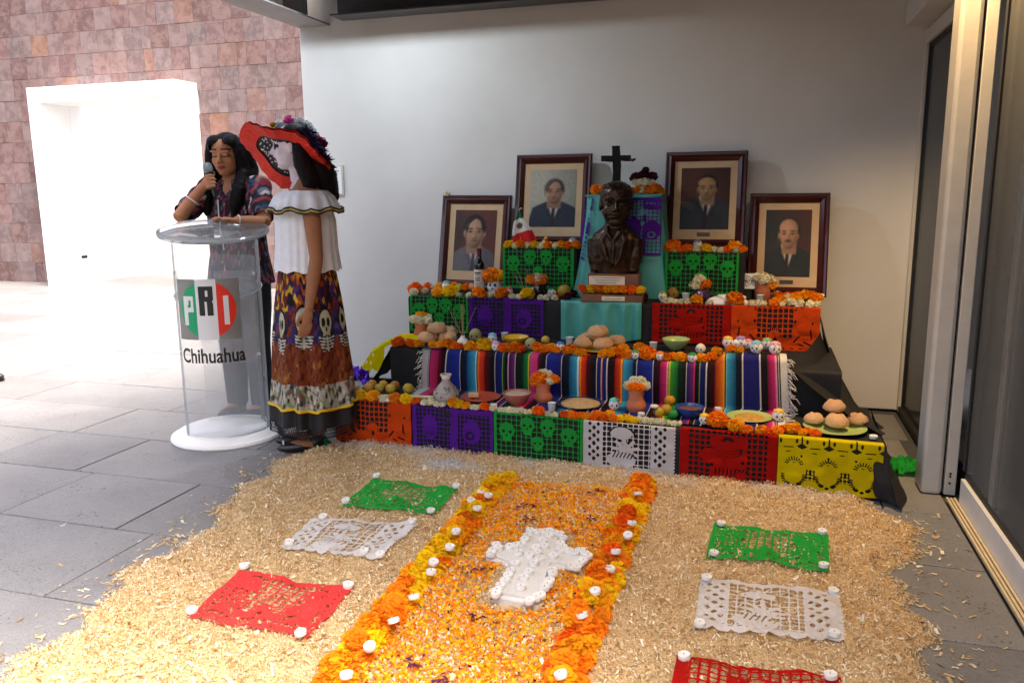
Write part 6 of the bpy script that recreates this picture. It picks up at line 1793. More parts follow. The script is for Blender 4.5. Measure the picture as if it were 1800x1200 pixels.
# ------------------------------------------------------------------ framed portraits
M_FRAME = pm('mahogany_frame', S('4a1a1c'), S('33100f'), 9, .28, .08, 60, coat=.35)
M_GILT = pm('inner_lip', S('6b3a33'), S('55292a'), 12, .3, 0, 10, coat=.3)
M_MATB = pm('beige_mount', S('cdb08a'), S('c2a47e'), 14, .85)
M_PRINT = vm('portrait_print', .55, .0, 100, .3, mott=.04)
M_BRASS = pm('dark_plate', S('4a4032'), S('3a3226'), 20, .4, metal=.5)
def smooth(d, w=.02): return np.clip(.5 - d / (w * 1.15), 0, 1)[..., None]
def E(x, y, cx, cy, rx, ry): return (np.hypot((x - cx) / rx, (y - cy) / ry) - 1) * min(rx, ry)
def painted(bg, bg2, suit, skin, hair, cx, cy, hs, turn, glasses=False, moust=False, bald=0.0, tie='2a2230', grey=0.0):
    ny, nx = 130, 97
    y, x = np.meshgrid(np.linspace(0, 1.34, ny), np.linspace(0, 1, nx), indexing='ij')
    C = np.zeros((ny, nx, 3)) + np.array(S(bg))
    k = np.clip((x * .9 + .25 * np.sin(y * 5)) , 0, 1)[..., None]
    C = C * (1 - k) + np.array(S(bg2)) * k
    def bl(m, c):
        nonlocal C
        C = C * (1 - m) + np.array(S(c) if isinstance(c, str) else c) * m
    sh = cy - hs * 1.35
    # suit with sloping shoulders
    d = np.maximum(y - (sh + .16 - .55 * np.abs(x - cx) ** 1.35), np.abs(x - cx) - (.46 + .25 * np.clip(sh - y, 0, 1)))
    bl(smooth(d, .03), suit)
    bl(smooth(np.maximum(np.abs(x - cx - .30) - .004 - .0, y - sh), .02) * .35, tuple(v * .4 for v in S(suit)))
    # shirt and tie
    d = np.abs(x - cx + turn * .03) - np.clip((y - (sh - .34)) * .33, 0, .15)
    bl(smooth(np.maximum(d, y - sh - .15), .02), 'cfc8ba')
    bl(smooth(np.maximum(np.abs(x - cx + turn * .04 + (sh - y) * .05) - .036 - .02 * np.clip(sh - y, 0, .4), y - sh - .02), .015), tie)
    for s in (-1, 1):   # lapels
        d = np.abs((x - cx) - s * (.06 + np.clip(y - (sh - .34), 0, 1) * .40)) - .030
        bl(smooth(np.maximum(d, np.abs(y - sh + .14) - .16), .02) * .55, tuple(v * .55 for v in S(suit)))
    sk = np.array(S(skin))
    bl(smooth(np.maximum(np.abs(x - cx) - .62 * hs, np.abs(y - (cy - 1.0 * hs)) - .55 * hs), .03), sk * .72)          # neck
    bl(smooth(np.maximum(E(x, y, cx, cy + .26 * hs, .92 * hs, 1.10 * hs), cy - .02 * hs - y), .04), hair)                                            # hair mass
    for s in (-1, 1): bl(smooth(E(x, y, cx + s * .80 * hs - turn * .10 * hs, cy - .05 * hs, .11 * hs, .24 * hs), .02), sk * .8)
    face = np.minimum(E(x, y, cx - turn * .06 * hs, cy + .02 * hs, .76 * hs, 1.02 * hs), E(x, y, cx - turn * .10 * hs, cy - .52 * hs, .56 * hs, .64 * hs))
    if bald: face = np.minimum(face, E(x, y, cx - turn * .1 * hs, cy + .55 * hs, .80 * hs, (.45 + bald * .3) * hs))
    else: face = np.maximum(face, (y - (cy + .72 * hs + .10 * np.sin((x - cx) / hs * 3.0 + 1.0) - .9 * np.clip(np.abs(x - cx) / hs - .42, 0, 1))))
    bl(smooth(face, .02), sk)
    # the painter's modelling of head and suit
    a_, b_ = (x - cx) / (1.0 * hs), (y - cy) / (1.25 * hs)
    nz = np.sqrt(np.clip(1.05 - a_ * a_ - b_ * b_, .02, 1))
    lam = np.clip(-.50 * a_ + .38 * b_ + .80 * nz, .12, 1.2)
    hm_ = smooth(np.minimum(face, np.maximum(E(x, y, cx, cy + .26 * hs, .92 * hs, 1.10 * hs), cy - .02 * hs - y)), .03)
    C = C * (1 - hm_) + C * hm_ * (.16 + 1.0 * lam)[..., None]
    bm_ = 1 - hm_
    C = C * (1 - bm_ * .35 * np.clip((x - .3) * 1.2, 0, 1)[..., None])
    ex = -turn * .14 * hs
    for s in (-1, 1):
        bl(smooth(E(x, y, cx + ex + s * .36 * hs, cy + .10 * hs, .21 * hs, .13 * hs), .03) * .75, sk * .42)
        bl(smooth(E(x, y, cx + ex + s * .36 * hs, cy + .07 * hs, .13 * hs, .055 * hs), .012), '160d0a')
        bl(smooth(E(x, y, cx + ex + s * .37 * hs, cy + .30 * hs, .24 * hs, .060 * hs), .012) * .95, '1a120f')
    bl(smooth(E(x, y, cx + ex * 1.3 + .10 * hs, cy - .22 * hs, .11 * hs, .26 * hs), .02) * .8, sk * .45)
    bl(smooth(E(x, y, cx + ex * 1.3 - .03 * hs, cy - .22 * hs, .10 * hs, .12 * hs), .02) * .5, np.minimum(1, sk * 1.18))
    bl(smooth(E(x, y, cx + ex, cy - .40 * hs, .20 * hs, .05 * hs), .012) * .85, sk * .34)
    bl(smooth(E(x, y, cx + ex, cy - .58 * hs, .27 * hs, .060 * hs), .012) * .9, '6a3028')
    bl(smooth(E(x, y, cx + ex, cy - .80 * hs, .22 * hs, .05 * hs), .02) * .35, sk * .6)
    if moust: bl(smooth(E(x, y, cx + ex, cy - .47 * hs, .30 * hs, .07 * hs), .015), '4a3a30')
    if glasses:
        for s in (-1, 1): bl(smooth(np.abs(E(x, y, cx + ex + s * .36 * hs, cy + .06 * hs, .27 * hs, .20 * hs)) - .004, .010) * .5, '3a322c')
    # brush softness, canvas mottling
    for s in (-1, 1):
        bl(smooth(E(x, y, cx + ex + s * .50 * hs, cy - .28 * hs, .26 * hs, .34 * hs), .09) * .22, sk * (.62 if s > 0 else .85))
    bl(smooth(E(x, y, cx + ex - .05 * hs, cy + .52 * hs, .40 * hs, .22 * hs), .10) * .25, np.minimum(1, sk * 1.2))
    g_ = np.random.default_rng(int(cx * 1000))
    N_ = g_.normal(0, 1, (ny, nx))
    for _ in range(3):
        N_ = (N_ + np.roll(N_, 1, 0) + np.roll(N_, -1, 0) + np.roll(N_, 1, 1) + np.roll(N_, -1, 1)) / 5
    C = C * (1 + .22 * N_[..., None])
    for _ in range(1):
        Cp = np.pad(C, ((1, 1), (1, 1), (0, 0)), mode='edge')
        C = (Cp[1:-1, 1:-1] * 4 + Cp[:-2, 1:-1] * 2 + Cp[2:, 1:-1] * 2 + Cp[1:-1, :-2] * 2 + Cp[1:-1, 2:] * 2 + Cp[:-2, :-2] + Cp[2:, 2:] + Cp[:-2, 2:] + Cp[2:, :-2]) / 16
    return np.clip(C * .85, 0, 1)
def portrait(x0, x1, yb, yt, zb, zt, label, img, roll=0.0, plate=True):
    w = x1 - x0; h = math.hypot(zt - zb, yt - yb); lean = math.atan2(yt - yb, zt - zb)
    t = thing('framed_portrait', ((x0 + x1) / 2, yb, zb), 0, label, 'portrait', 'framed portraits on the altar')
    t.rotation_euler = (-lean, roll, 0)
    mw = .055
    prof = [(0, 0), (0, -.026), (.008, -.034), (.020, -.030), (.032, -.036), (.044, -.026), (mw, -.016), (mw, 0)]   # (inward, out)
    for side in range(4):
        mb = MB(); R = []
        for (inn, out) in prof:
            c = [(-w / 2 + inn, inn), (w / 2 - inn, inn), (w / 2 - inn, h - inn), (-w / 2 + inn, h - inn)]
            a, b = c[side], c[(side + 1) % 4]
            R.append([(a[0], out, a[1]), (b[0], out, b[1])])
        mb.rings(R, closed=False)
        mb.build('moulding', M_FRAME, t, angle=25)
    MB().box((0, -.004, h / 2), (w - .02, .006, h - .02)).build('backing', M_FRAME, t, smooth=False)
    MB().box((0, -.0095, h / 2), (w - 2 * mw + .004, .004, h - 2 * mw + .004)).build('mount', M_MATB, t, smooth=False)
    mt = .040
    pw, ph = w - 2 * mw - 2 * mt, h - 2 * mw - mt - mt * 1.5
    P = np.zeros((130, 97, 3))
    P[..., 0] = np.linspace(-pw / 2, pw / 2, 97)[None]
    P[..., 1] = -.0128
    P[..., 2] = (np.linspace(0, ph, 130) + mw + mt * 1.5)[:, None]
    link('picture', grid_mesh('picture', P, M_PRINT, img, smooth=False), t)
    if plate: MB().box((0, -.0135, mw + mt * .75), (.075, .004, .022), bev=.001).build('name_plate', M_BRASS, t)
    return t
portrait(-2.02, -1.545, 4.955, 5.085, Z3 + .006, 1.283, 'framed portrait of a man in a grey suit, lower left, behind the wine bottle', painted('4a3430', '7a3a2c', '6d6a6c', 'b98f70', '2a2422', .48, .84, .295, -.2, tie='4a4652'), .012, False)
portrait(-1.503, -1.015, 4.985, 5.095, Z3 + .290, 1.532, 'framed portrait of a man in glasses on pale ground, upper left', painted('b8b5a2', 'a6a494', '2b3240', 'b08466', '4a4644', .53, .81, .240, .1, glasses=True), 0, False)
portrait(-.560, -.084, 4.985, 5.095, Z3 + .277, 1.527, 'framed portrait of a man before a brown ground, upper right', painted('5a3424', '4a2a1e', '34383e', 'b5905f', '2a211c', .55, .88, .225, .6, bald=.35))
portrait(-.062, .382, 4.955, 5.085, Z3 + .006, 1.277, 'framed portrait of a balding man with moustache, lower right', painted('2c3034', '5a3028', '252f32', 'bf9378', '3a332f', .53, .84, .250, .8, moust=True, bald=.8), .0)
flower('C', -1.985, 5.06, 1.30, .018, 'on the corner of the lower left portrait', None)

# ------------------------------------------------------------------ clear lectern
M_ACRYL = clear_mat('clear_acrylic', (.97, .975, .975), .012, .05, 1.12, .11)
M_ACRYL2 = clear_mat('clear_acrylic_edge', (.9, .92, .92), .05, .1, 1.15, .35)
M_GREYF = pm('grey_sticker', S('8b8a84'), S('7f7e78'), 10, .5)
M_LGREEN = pm('logo_green', S('12a066'), S('109a60'), 10, .45)
M_LRED = pm('logo_red', S('e8301c'), S('df2c19'), 10, .45)
M_LWHITE = pm('logo_white', S('e2e1de'), S('dcdbd8'), 10, .45)
M_LBLACK = pm('logo_black', S('161514'), S('121110'), 10, .4)
LX, LY, LR = -2.768, 3.668, .236
lect = thing('lectern', (LX, LY, 0), 0, 'clear acrylic lectern with a party logo on a round white base', 'lectern')
MB().lathe([(.0001, .0), (.295, 0), (.300, .008), (.296, .022), (.270, .030), (.262, .042), (.24, .050), (.0001, .052)], 64, cap0=False, cap1=False, sx=1.0, sy=1.0).build('base', M_WHITE, lect)
def cyl(a, z, r=LR): return (r * math.sin(math.radians(a)), -r * math.cos(math.radians(a)), z)
def shell(name, a0, a1, z0, z1, r, mat, parent, n=40, th=.0):
    mb = MB(); As = np.linspace(a0, a1, n)
    if th: R = [[cyl(a, z0, r) for a in As], [cyl(a, z1, r) for a in As], [cyl(a, z1, r - th) for a in As], [cyl(a, z0, r - th) for a in As], [cyl(a, z0, r) for a in As]]
    else: R = [[cyl(a, z0, r) for a in As], [cyl(a, z1, r) for a in As]]
    mb.rings(R, closed=False)
    return mb.build(name, mat, parent, angle=30)
shell('front_panel', -26, 104, .052, 1.09, LR, M_ACRYL, lect, th=.006)
for a in (-26.3, 104.3):
    mb = MB(); mb.tube([cyl(a, .052, LR - .003), cyl(a, 1.07, LR - .003)], .0032, 6); mb.build('panel_edge', M_ACRYL2, lect)
shell('rear_panel', 128, 250, .052, .98, .20, M_ACRYL, lect, th=.005)
mb = MB()
n = 56
ring = lambda r, z: [(r * math.cos(2 * math.pi * j / n), r * .86 * math.sin(2 * math.pi * j / n), z + .045 * math.sin(2 * math.pi * j / n)) for j in range(n)]
mb.rings([ring(.278, 1.105), ring(.283, 1.112), ring(.283, 1.128), ring(.274, 1.133), ring(.0001, 1.130)], cap0=True, cap1=False)
top = mb.build('top_plate', M_ACRYL, lect); top.rotation_euler = (0, 0, math.radians(30))
mb = MB(); mb.tube([Vector(p) for p in ring(.281, 1.122)] + [Vector(ring(.281, 1.122)[0])], .0035, 6)
rim = mb.build('top_rim', M_ACRYL2, lect); rim.rotation_euler = (0, 0, math.radians(30))
mb = MB(); mb.rings([ring(.235, .80), ring(.235, .808), ring(.0001, .808)], cap0=True, cap1=False); mb.build('shelf', M_ACRYL, lect)
mb = MB(); mb.tube([Vector(p) for p in ring(.235, .804)] + [Vector(ring(.235, .804)[0])], .004, 6); mb.build('shelf_edge', M_ALUW, lect)
for a, z in ((-22, .92), (-22, .50), (86, .90), (86, .47)):
    o = MB().lathe([(.009, 0), (.009, .006), (.005, .009), (.0001, .009)], 14).build('bolt', M_ALUW, lect, loc=cyl(a, z, LR + .001), rot=(math.pi / 2, 0, math.radians(a)))

def bend(pts, a_c, z_c, r):
    """flat (x,z) metres -> on the lectern's curved front"""
    return [cyl(a_c + math.degrees(x / r), z_c + z, r) for x, z in pts]
def curved_poly(name, fn, mat, parent, a_c, z_c, r, W, H, step=.004):
    """patch of the curved front where fn(x,z) > 0"""
    nx, nz = int(W / step), int(H / step)
    xs, zs = np.linspace(-W / 2, W / 2, nx + 1), np.linspace(-H / 2, H / 2, nz + 1)
    X, Z_ = np.meshgrid(xs, zs); F = fn(X, Z_)
    key, pts, faces = {}, [], []
    def vid(k, p):
        if k not in key: key[k] = len(pts); pts.append(p)
        return key[k]
    for j in range(nz):
        for i in range(nx):
            c = ((i, j), (i + 1, j), (i + 1, j + 1), (i, j + 1)); f = [F[b, a] for a, b in c]
            if max(f) <= 0: continue
            poly = []
            for k in range(4):
                (a, b), (a2, b2) = c[k], c[(k + 1) % 4]; f0, f1 = f[k], f[(k + 1) % 4]
                if f0 > 0: poly.append(vid((a, b), (xs[a], zs[b])))
                if (f0 > 0) != (f1 > 0):
                    t = f0 / (f0 - f1); poly.append(vid(('e',) + tuple(sorted(((a, b), (a2, b2)))), (xs[a] + t * (xs[a2] - xs[a]), zs[b] + t * (zs[b2] - zs[b]))))
            if len(poly) > 2: faces.append(poly)
    me = bpy.data.meshes.new(name); me.from_pydata(bend(pts, a_c, z_c, r), [], faces); me.materials.append(mat)
    me.polygons.foreach_set('use_smooth', [True] * len(me.polygons)); me.update()
    return link(name, me, parent)
AC, ZC, LW, LH = 22, .731, .335, .312
logo = curved_poly('logo_panel', lambda x, z: .0 * x + np.minimum(LW / 2 - np.abs(x), LH / 2 - np.abs(z)) + 1e-5, M_GREYF, lect, AC, ZC, LR + .0015, LW, LH, .012)
rad = .146
curved_poly('green_field', lambda x, z: np.minimum(rad - np.hypot(x, z), -.052 - x), M_LGREEN, logo, AC, ZC, LR + .003, .32, .32)
curved_poly('red_field', lambda x, z: np.minimum(rad - np.hypot(x, z), x - .052), M_LRED, logo, AC, ZC, LR + .003, .32, .32)
curved_poly('white_field', lambda x, z: np.minimum(.052 - np.abs(x), LH / 2 - np.abs(z)), M_LWHITE, logo, AC, ZC, LR + .003, .12, .316)
def bx(x, z, cx, cz, w, h): return np.minimum(w / 2 - np.abs(x - cx), h / 2 - np.abs(z - cz))
def letter_P(x, z):
    o = np.maximum(bx(x, z, -.017, 0, .024, .15), np.minimum(bx(x, z, .0, .034, .058, .082), .5))
    o = np.minimum(o, np.where((x > .012) & (z > -.02), .032 - np.maximum(0, np.hypot(np.maximum(0, x - .008), np.maximum(0, np.abs(z - .034) - .020)) - .0), 1))
    return np.minimum(o, -np.minimum(.006 - np.abs(x - .008), .018 - np.abs(z - .036)))
def letter_R(x, z):
    o = np.maximum(bx(x, z, -.022, 0, .028, .150), bx(x, z, .0, .036, .072, .078))
    o = np.minimum(o, np.where((x > .01), .040 - np.hypot(np.maximum(0, x - .004), np.maximum(0, np.abs(z - .036) - .022)), 1))
    leg = np.minimum(bx(x, z, .019, -.037, .030, .076), 1)
    o = np.maximum(o, leg)
    o = np.minimum(o, -np.minimum(.0065 - np.abs(x - .004), .016 - np.abs(z - .038)))
    o = np.minimum(o, -(.010 - np.hypot(x - .040, z + .004)))
    return np.minimum(o, -np.minimum(.0045 - np.abs(x + .001), .03 - np.abs(z + .052)))
curved_poly('letter', letter_P, M_LWHITE, logo, AC - math.degrees(.094 / LR), ZC - .005, LR + .0045, .09, .17, .003)
curved_poly('letter', letter_R, M_LBLACK, logo, AC, ZC + .045, LR + .0045, .10, .17, .003)
curved_poly('letter', lambda x, z: bx(x, z, 0, 0, .026, .150), M_LWHITE, logo, AC + math.degrees(.095 / LR), ZC - .005, LR + .0045, .04, .17, .003)
mbp = MB().box((0, 0, 0), (.003, .001, .018)).box((0, -.0004, 0), (.018, .001, .003)); mbp.build('cross_mark', M_LGREEN, logo, smooth=False, loc=cyl(AC - math.degrees(.092 / LR), ZC + .018, LR + .006), rot=(0, 0, math.radians(AC - 20)))
# lettering under the logo
fc = bpy.data.curves.new('lettering', 'FONT')
fc.body = 'Chihuahua'; fc.size = .105; fc.align_x = 'CENTER'; fc.align_y = 'CENTER'; fc.offset = .0022; fc.resolution_u = 4
fo = bpy.data.objects.new('lettering_tmp', fc); COL.objects.link(fo)
bpy.context.view_layer.update()
dg = bpy.context.evaluated_depsgraph_get()
tm = bpy.data.meshes.new_from_object(fo.evaluated_get(dg))
bmt = bmesh.new(); bmt.from_mesh(tm)
xs_ = [v.co.x for v in bmt.verts]; kx = .338 / (max(xs_) - min(xs_)); x_c = (max(xs_) + min(xs_)) / 2
for v in bmt.verts: v.co = Vector(cyl(24 + math.degrees((v.co.x - x_c) * kx / LR), .487 + v.co.y * 1.0, LR + .002))
tm2 = bpy.data.meshes.new('lettering'); bmt.to_mesh(tm2); bmt.free(); tm2.materials.append(M_LBLACK)
bpy.data.objects.remove(fo)
link('lettering', tm2, lect)
# inner clear document holder
MB().box((0, 0, 0), (.20, .003, .50)).build('inner_sheet', M_ACRYL, lect, smooth=False, loc=(.10, .0, .66), rot=(0, 0, math.radians(37)))

# ------------------------------------------------------------------ building bodies: overlapping tapered forms fused into one skin
def fused(mb, voxel, smooth_it=4):
    me = bpy.data.meshes.new('tmp'); me.from_pydata(mb.v, [], mb.f); me.update()
    bm = bmesh.new(); bm.from_mesh(me); bmesh.ops.recalc_face_normals(bm, faces=bm.faces); bm.to_mesh(me); bm.free()
    o = bpy.data.objects.new('tmp', me); COL.objects.link(o)
    r = o.modifiers.new('r', 'REMESH'); r.mode = 'VOXEL'; r.voxel_size = voxel; r.adaptivity = 0
    if smooth_it:
        s = o.modifiers.new('s', 'SMOOTH'); s.iterations = smooth_it; s.factor = .5
    bpy.context.view_layer.update()
    out = bpy.data.meshes.new_from_object(o.evaluated_get(bpy.context.evaluated_depsgraph_get()))
    bpy.data.objects.remove(o)
    out.polygons.foreach_set('use_smooth', [True] * len(out.polygons))
    return out
def paint(me, fn, mat):
    n = len(me.vertices); V = np.zeros(n * 3, dtype=np.float32); me.vertices.foreach_get('co', V)
    c = fn(V.reshape(-1, 3).astype(float))
    a = me.color_attributes.new('Col', 'FLOAT_COLOR', 'POINT')
    a.data.foreach_set('color', np.concatenate([c, np.ones((n, 1))], 1).astype(np.float32).ravel())
    me.materials.clear(); me.materials.append(mat)
def head_forms(mb, M, hair=False, male=False, lids=True):
    """M: head space (1 = head height, face to -Y) -> local"""
    def e(c, r, nu=16, nv=10):
        k = MB().ell(c, r, nu=nu, nv=nv); mb.add([M @ Vector(v) for v in k.v], k.f)
    def t(p, r, n=10):
        k = MB().tube(p, r, n); mb.add([M @ Vector(v) for v in k.v], k.f)
    e((0, .06, .13), (.335, .42, .365), 24, 16); e((0, -.08, -.12), (.285, .295, .36), 20, 14)
    w = 1.10 if male else 1.0
    e((0, -.20, -.37), (.15 * w, .13, .105)); e((0, -.02, -.28), (.235 * w, .24, .16))
    for s in (-1, 1):
        e((s * .15, -.215, -.10), (.12, .115, .13)); e((s * .13, -.315, .135), (.13, .06, .035))
        e((s * .335, .04, -.03), (.035, .085, .12)); e((s * .045, -.395, -.115), (.042, .04, .032))
        if lids: e((s * .135, -.305, .035), (.082, .055, .052))
    t([(0, -.33, .11), (0, -.375, .02), (0, -.44, -.09)], [.030, .040, .050])
    e((0, -.435, -.10), (.042, .045, .038)); e((0, -.350, -.212), (.092, .045, .022)); e((0, -.345, -.252), (.080, .045, .026))
    t([(0, .07, -.15), (0, .08, -.40), (0, .11, -.72)], [.21, .185, .215] if not male else [.24, .235, .27], 16)
M_SKINB = vm('skin', .6, .15, 160, .15, mott=.08, mscale=40)

def face_colour(V, Mi, skin, lip, brow, white=None, iris=True):
    """colours of the painted features in head space"""
    H = np.concatenate([V, np.ones((len(V), 1))], 1) @ np.array(Mi).T
    x, y, z = H[:, 0], H[:, 1], H[:, 2]
    C = np.tile(np.array(skin), (len(V), 1))
    inface = (np.abs(x) < .45) & (z > -.62) & (z < .6) & (np.abs(y) < .6)
    if white is not None:
        k = inface & (z > -.62)
        C[k] = white
    C[inface & (np.abs(x) < .10) & (z < -.188) & (z > -.285) & (y < -.315) & ((np.abs(x) / .10) ** 2 + ((z + .233) / .05) ** 2 < 1)] = lip
    bz = .175 - .5 * (np.abs(x) - .14) ** 2
    C[inface & (np.abs(x) > .045) & (np.abs(x) < .25) & (np.abs(z - bz) < .022) & (y < -.2)] = brow
    ez = .012 + 1.6 * (np.abs(x) - .135) ** 2
    C[inface & (np.abs(x) > .055) & (np.abs(x) < .225) & (np.abs(z - ez) < .016) & (y < -.22)] = np.array(brow) * .7
    return C

# ------------------------------------------------------------------ speaker behind the lectern
WX, WY = -2.915, 4.05
wom = thing('person', (WX, WY, 0), 0, 'person with long dark hair in a dark printed blouse speaking into a microphone behind the lectern', 'person')
wom['label'] = 'person with long dark hair and printed blouse speaking into a microphone behind the lectern'
HM = Matrix.Translation((.008, -.035, 1.526)) @ Matrix.Rotation(math.radians(10), 4, 'Z') @ Matrix.Rotation(math.radians(9), 4, 'X') @ Matrix.Scale(.232, 4)
mb = MB()
head_forms(mb, HM)
def ringe(c, rx, ry, n=24): return [(c[0] + rx * math.cos(2 * math.pi * j / n), c[1] + ry * math.sin(2 * math.pi * j / n), c[2]) for j in range(n)]
mb.rings([ringe((.01, .02, z), rx, ry) for z, rx, ry in ((.80, .135, .10), (.90, .155, .11), (1.02, .130, .09), (1.15, .140, .10), (1.26, .160, .10), (1.33, .150, .085), (1.375, .105, .065), (1.42, .055, .055))])
for s, x in ((-1, -.075), (1, .095)):
    mb.tube([(x, .02, .86), (x * 1.02, .01, .50), (x, .02, .10)], [.085, .058, .040], 14)
    mb.ell((x, -.03, .05), (.03, .08, .03))
# right arm (picture left): elbow out on the lectern, forearm raised to the mouth
sR, eR, wR = Vector((-.165, .02, 1.335)), Vector((-.155, -.27, 1.185)), Vector((-.055, -.185, 1.345))
mb.tube([sR, sR.lerp(eR, .5) + Vector((-.01, 0, .01)), eR], [.052, .046, .038], 14)
mb.tube([eR, eR.lerp(wR, .45), wR], [.038, .036, .026], 14)
# left arm: forearm lying along the lectern top
sL, eL, wL = Vector((.185, .02, 1.345)), Vector((.285, -.13, 1.150)), Vector((.195, -.255, 1.168))
mb.tube([sL, sL.lerp(eL, .5) + Vector((.012, 0, 0)), eL], [.054, .047, .040], 14)
mb.tube([eL, eL.lerp(wL, .5), wL], [.040, .036, .026], 14)
# microphone axis and the hand closed round it
mA = Vector((.000, -.195, 1.450)); mB_ = Vector((.034, -.205, 1.328)); ax = (mA - mB_).normalized()
hc = mB_ + ax * .055
pv = (wR - hc); pv = (pv - ax * pv.dot(ax)).normalized(); qv = ax.cross(pv)
mb.tube([wR, wR.lerp(hc + pv * .03, .6), hc + pv * .030 + ax * .01], [.026, .026, .024], 12)
mb.ell(hc + pv * .030, (.018, .020, .040), M=ax.to_track_quat('Z', 'Y').to_matrix())
for k, (off, ln) in enumerate(((.033, 1.0), (.012, 1.08), (-.009, 1.02), (-.028, .88))):
    pts = []
    for i in range(6):
        a = math.radians(15 + i * 38 * ln)
        pts.append(hc + ax * (off - .002 * i) + (pv * math.cos(a) + qv * math.sin(a)) * .027)
    mb.tube(pts, [.0092, .009, .0088, .0085, .0078, .006], 8)
pts = [hc + ax * (.012 + .009 * i) + (pv * math.cos(math.radians(-10 - i * 30)) + qv * math.sin(math.radians(-10 - i * 30))) * .027 for i in range(5)]
mb.tube(pts, [.011, .0105, .010, .009, .007], 8)
# resting hand
hd_ = (wL - eL).normalized(); hs_ = Vector((hd_.y, -hd_.x, 0)).normalized(); hp = wL + hd_ * .045
mb.tube([wL, wL + hd_ * .03, hp + hd_ * .02], [.026, .028, .027], 12, flat=.6)
for k, (o_, ln) in enumerate(((-.026, .055), (-.009, .066), (.009, .062), (.025, .050))):
    b0 = hp + hs_ * o_ + hd_ * .02
    mb.tube([b0, b0 + hd_ * ln * .5 + Vector((0, 0, .006)), b0 + hd_ * ln * .85 - Vector((0, 0, .001)), b0 + hd_ * ln - Vector((0, 0, .010))], [.0092, .0088, .008, .006], 8)
b0 = hp - hs_ * .028
mb.tube([b0, b0 - hs_ * .016 + hd_ * .022, b0 - hs_ * .018 + hd_ * .045], [.011, .010, .007], 8)
body = fused(mb, .0052, 5)
SKW = S('b07a58')
HMi = HM.inverted()
paint(body, lambda V: face_colour(V, HMi, SKW, S('8f4a42'), S('4a3226')), M_SKINB)
link('body', body, wom)
# blouse
def blouse_cols(P, seed=0):
    x, y, z = P[..., 0], P[..., 1], P[..., 2]
    a = np.arctan2(y, x)
    pal = np.array([S('1c1d26'), S('252634'), S('8a2f35'), S('b56a5a'), S('3a4a63'), S('6a6d78'), S('1a1a22'), S('9a3f4f'), S('c9c2bd')])
    st = (np.floor(a * 16 + .5 * np.sin(z * 30)) * 7 + np.floor((z + .012 * np.sin(a * 50)) * 38) * 13 + 3 * seed).astype(int)
    h = np.abs(np.sin(st * 12.9898) * 43758.5453) % 1
    idx = np.select([h < .42, h < .62, h < .70, h < .75, h < .84, h < .88, h < .94, h < .98], [0, 1, 2, 3, 4, 5, 6, 7], 8)
    return pal[idx]
M_BLOUSE = vm('printed_blouse', .8, .25, 120, .2, mott=.15, mscale=60)
n = 140
zs = [(.80, .205, .150), (.88, .190, .140), (.98, .172, .125), (1.08, .168, .122), (1.18, .176, .128), (1.27, .186, .122), (1.325, .182, .108), (1.365, .140, .088), (1.392, .090, .075)]
zz = np.linspace(0, len(zs) - 1, 70); P = np.zeros((70, n, 3))
for i, t_ in enumerate(zz):
    k = min(int(t_), len(zs) - 2); u = t_ - k
    z, rx, ry = [zs[k][q] * (1 - u) + zs[k + 1][q] * u for q in range(3)]
    for j in range(n):
        a = 2 * math.pi * j / n
        f = 1 + .022 * math.sin(a * 13 + 2 * math.sin(a * 3)) * max(0, min(1, (1.25 - z) / .3)) + .02 * noise.noise((math.cos(a) * 3, math.sin(a) * 3, z * 6))
        v = .0
        if z > 1.25 and math.sin(a) < -.5: v = (z - 1.25) * .6 * max(0, 1 - abs(math.cos(a)) * 3)      # open neckline
        P[i, j] = (.01 + rx * f * math.cos(a), .02 + ry * f * math.sin(a) + v * .55, z - .20 * v)
o = link('blouse', grid_mesh('blouse', P, M_BLOUSE, blouse_cols(P), wrap=True), wom)
def sleeve(a, b, r0, r1, seed):
    a, b = Vector(a), Vector(b); d = (b - a).normalized(); u = d.cross(Vector((0, 1, 0))).normalized(); w = d.cross(u)
    m_, n_ = 26, 40; P = np.zeros((m_, n_, 3))
    for i in range(m_):
        t_ = i / (m_ - 1)
        r = r0 + (r1 - r0) * t_ + (.004 * math.sin(t_ * 18))
        for j in range(n_):
            an = 2 * math.pi * j / n_
            q = a.lerp(b, t_) + (u * math.cos(an) + w * math.sin(an)) * r * (1 + .05 * noise.noise((math.cos(an) * 2, t_ * 5, seed)))
            P[i, j] = q
    C = blouse_cols(P - np.array([a.x, 0, 0]) + np.array([.0, .3, 0]), seed)
    return link('sleeve', grid_mesh('sleeve', P, M_BLOUSE, C, wrap=True), wom)
sleeve(sR + Vector((.03, 0, .012)), sR.lerp(eR, .86), .080, .060, 3)
sleeve(sL + Vector((-.03, 0, .012)), sL.lerp(eL, .86), .082, .062, 5)
MB().tube([(-.012, -.112, 1.28), (-.010, -.118, 1.20), (-.006, -.108, 1.10), (0, -.108, 1.0)], .0035, 6).build('zip', M_ALUW, wom)
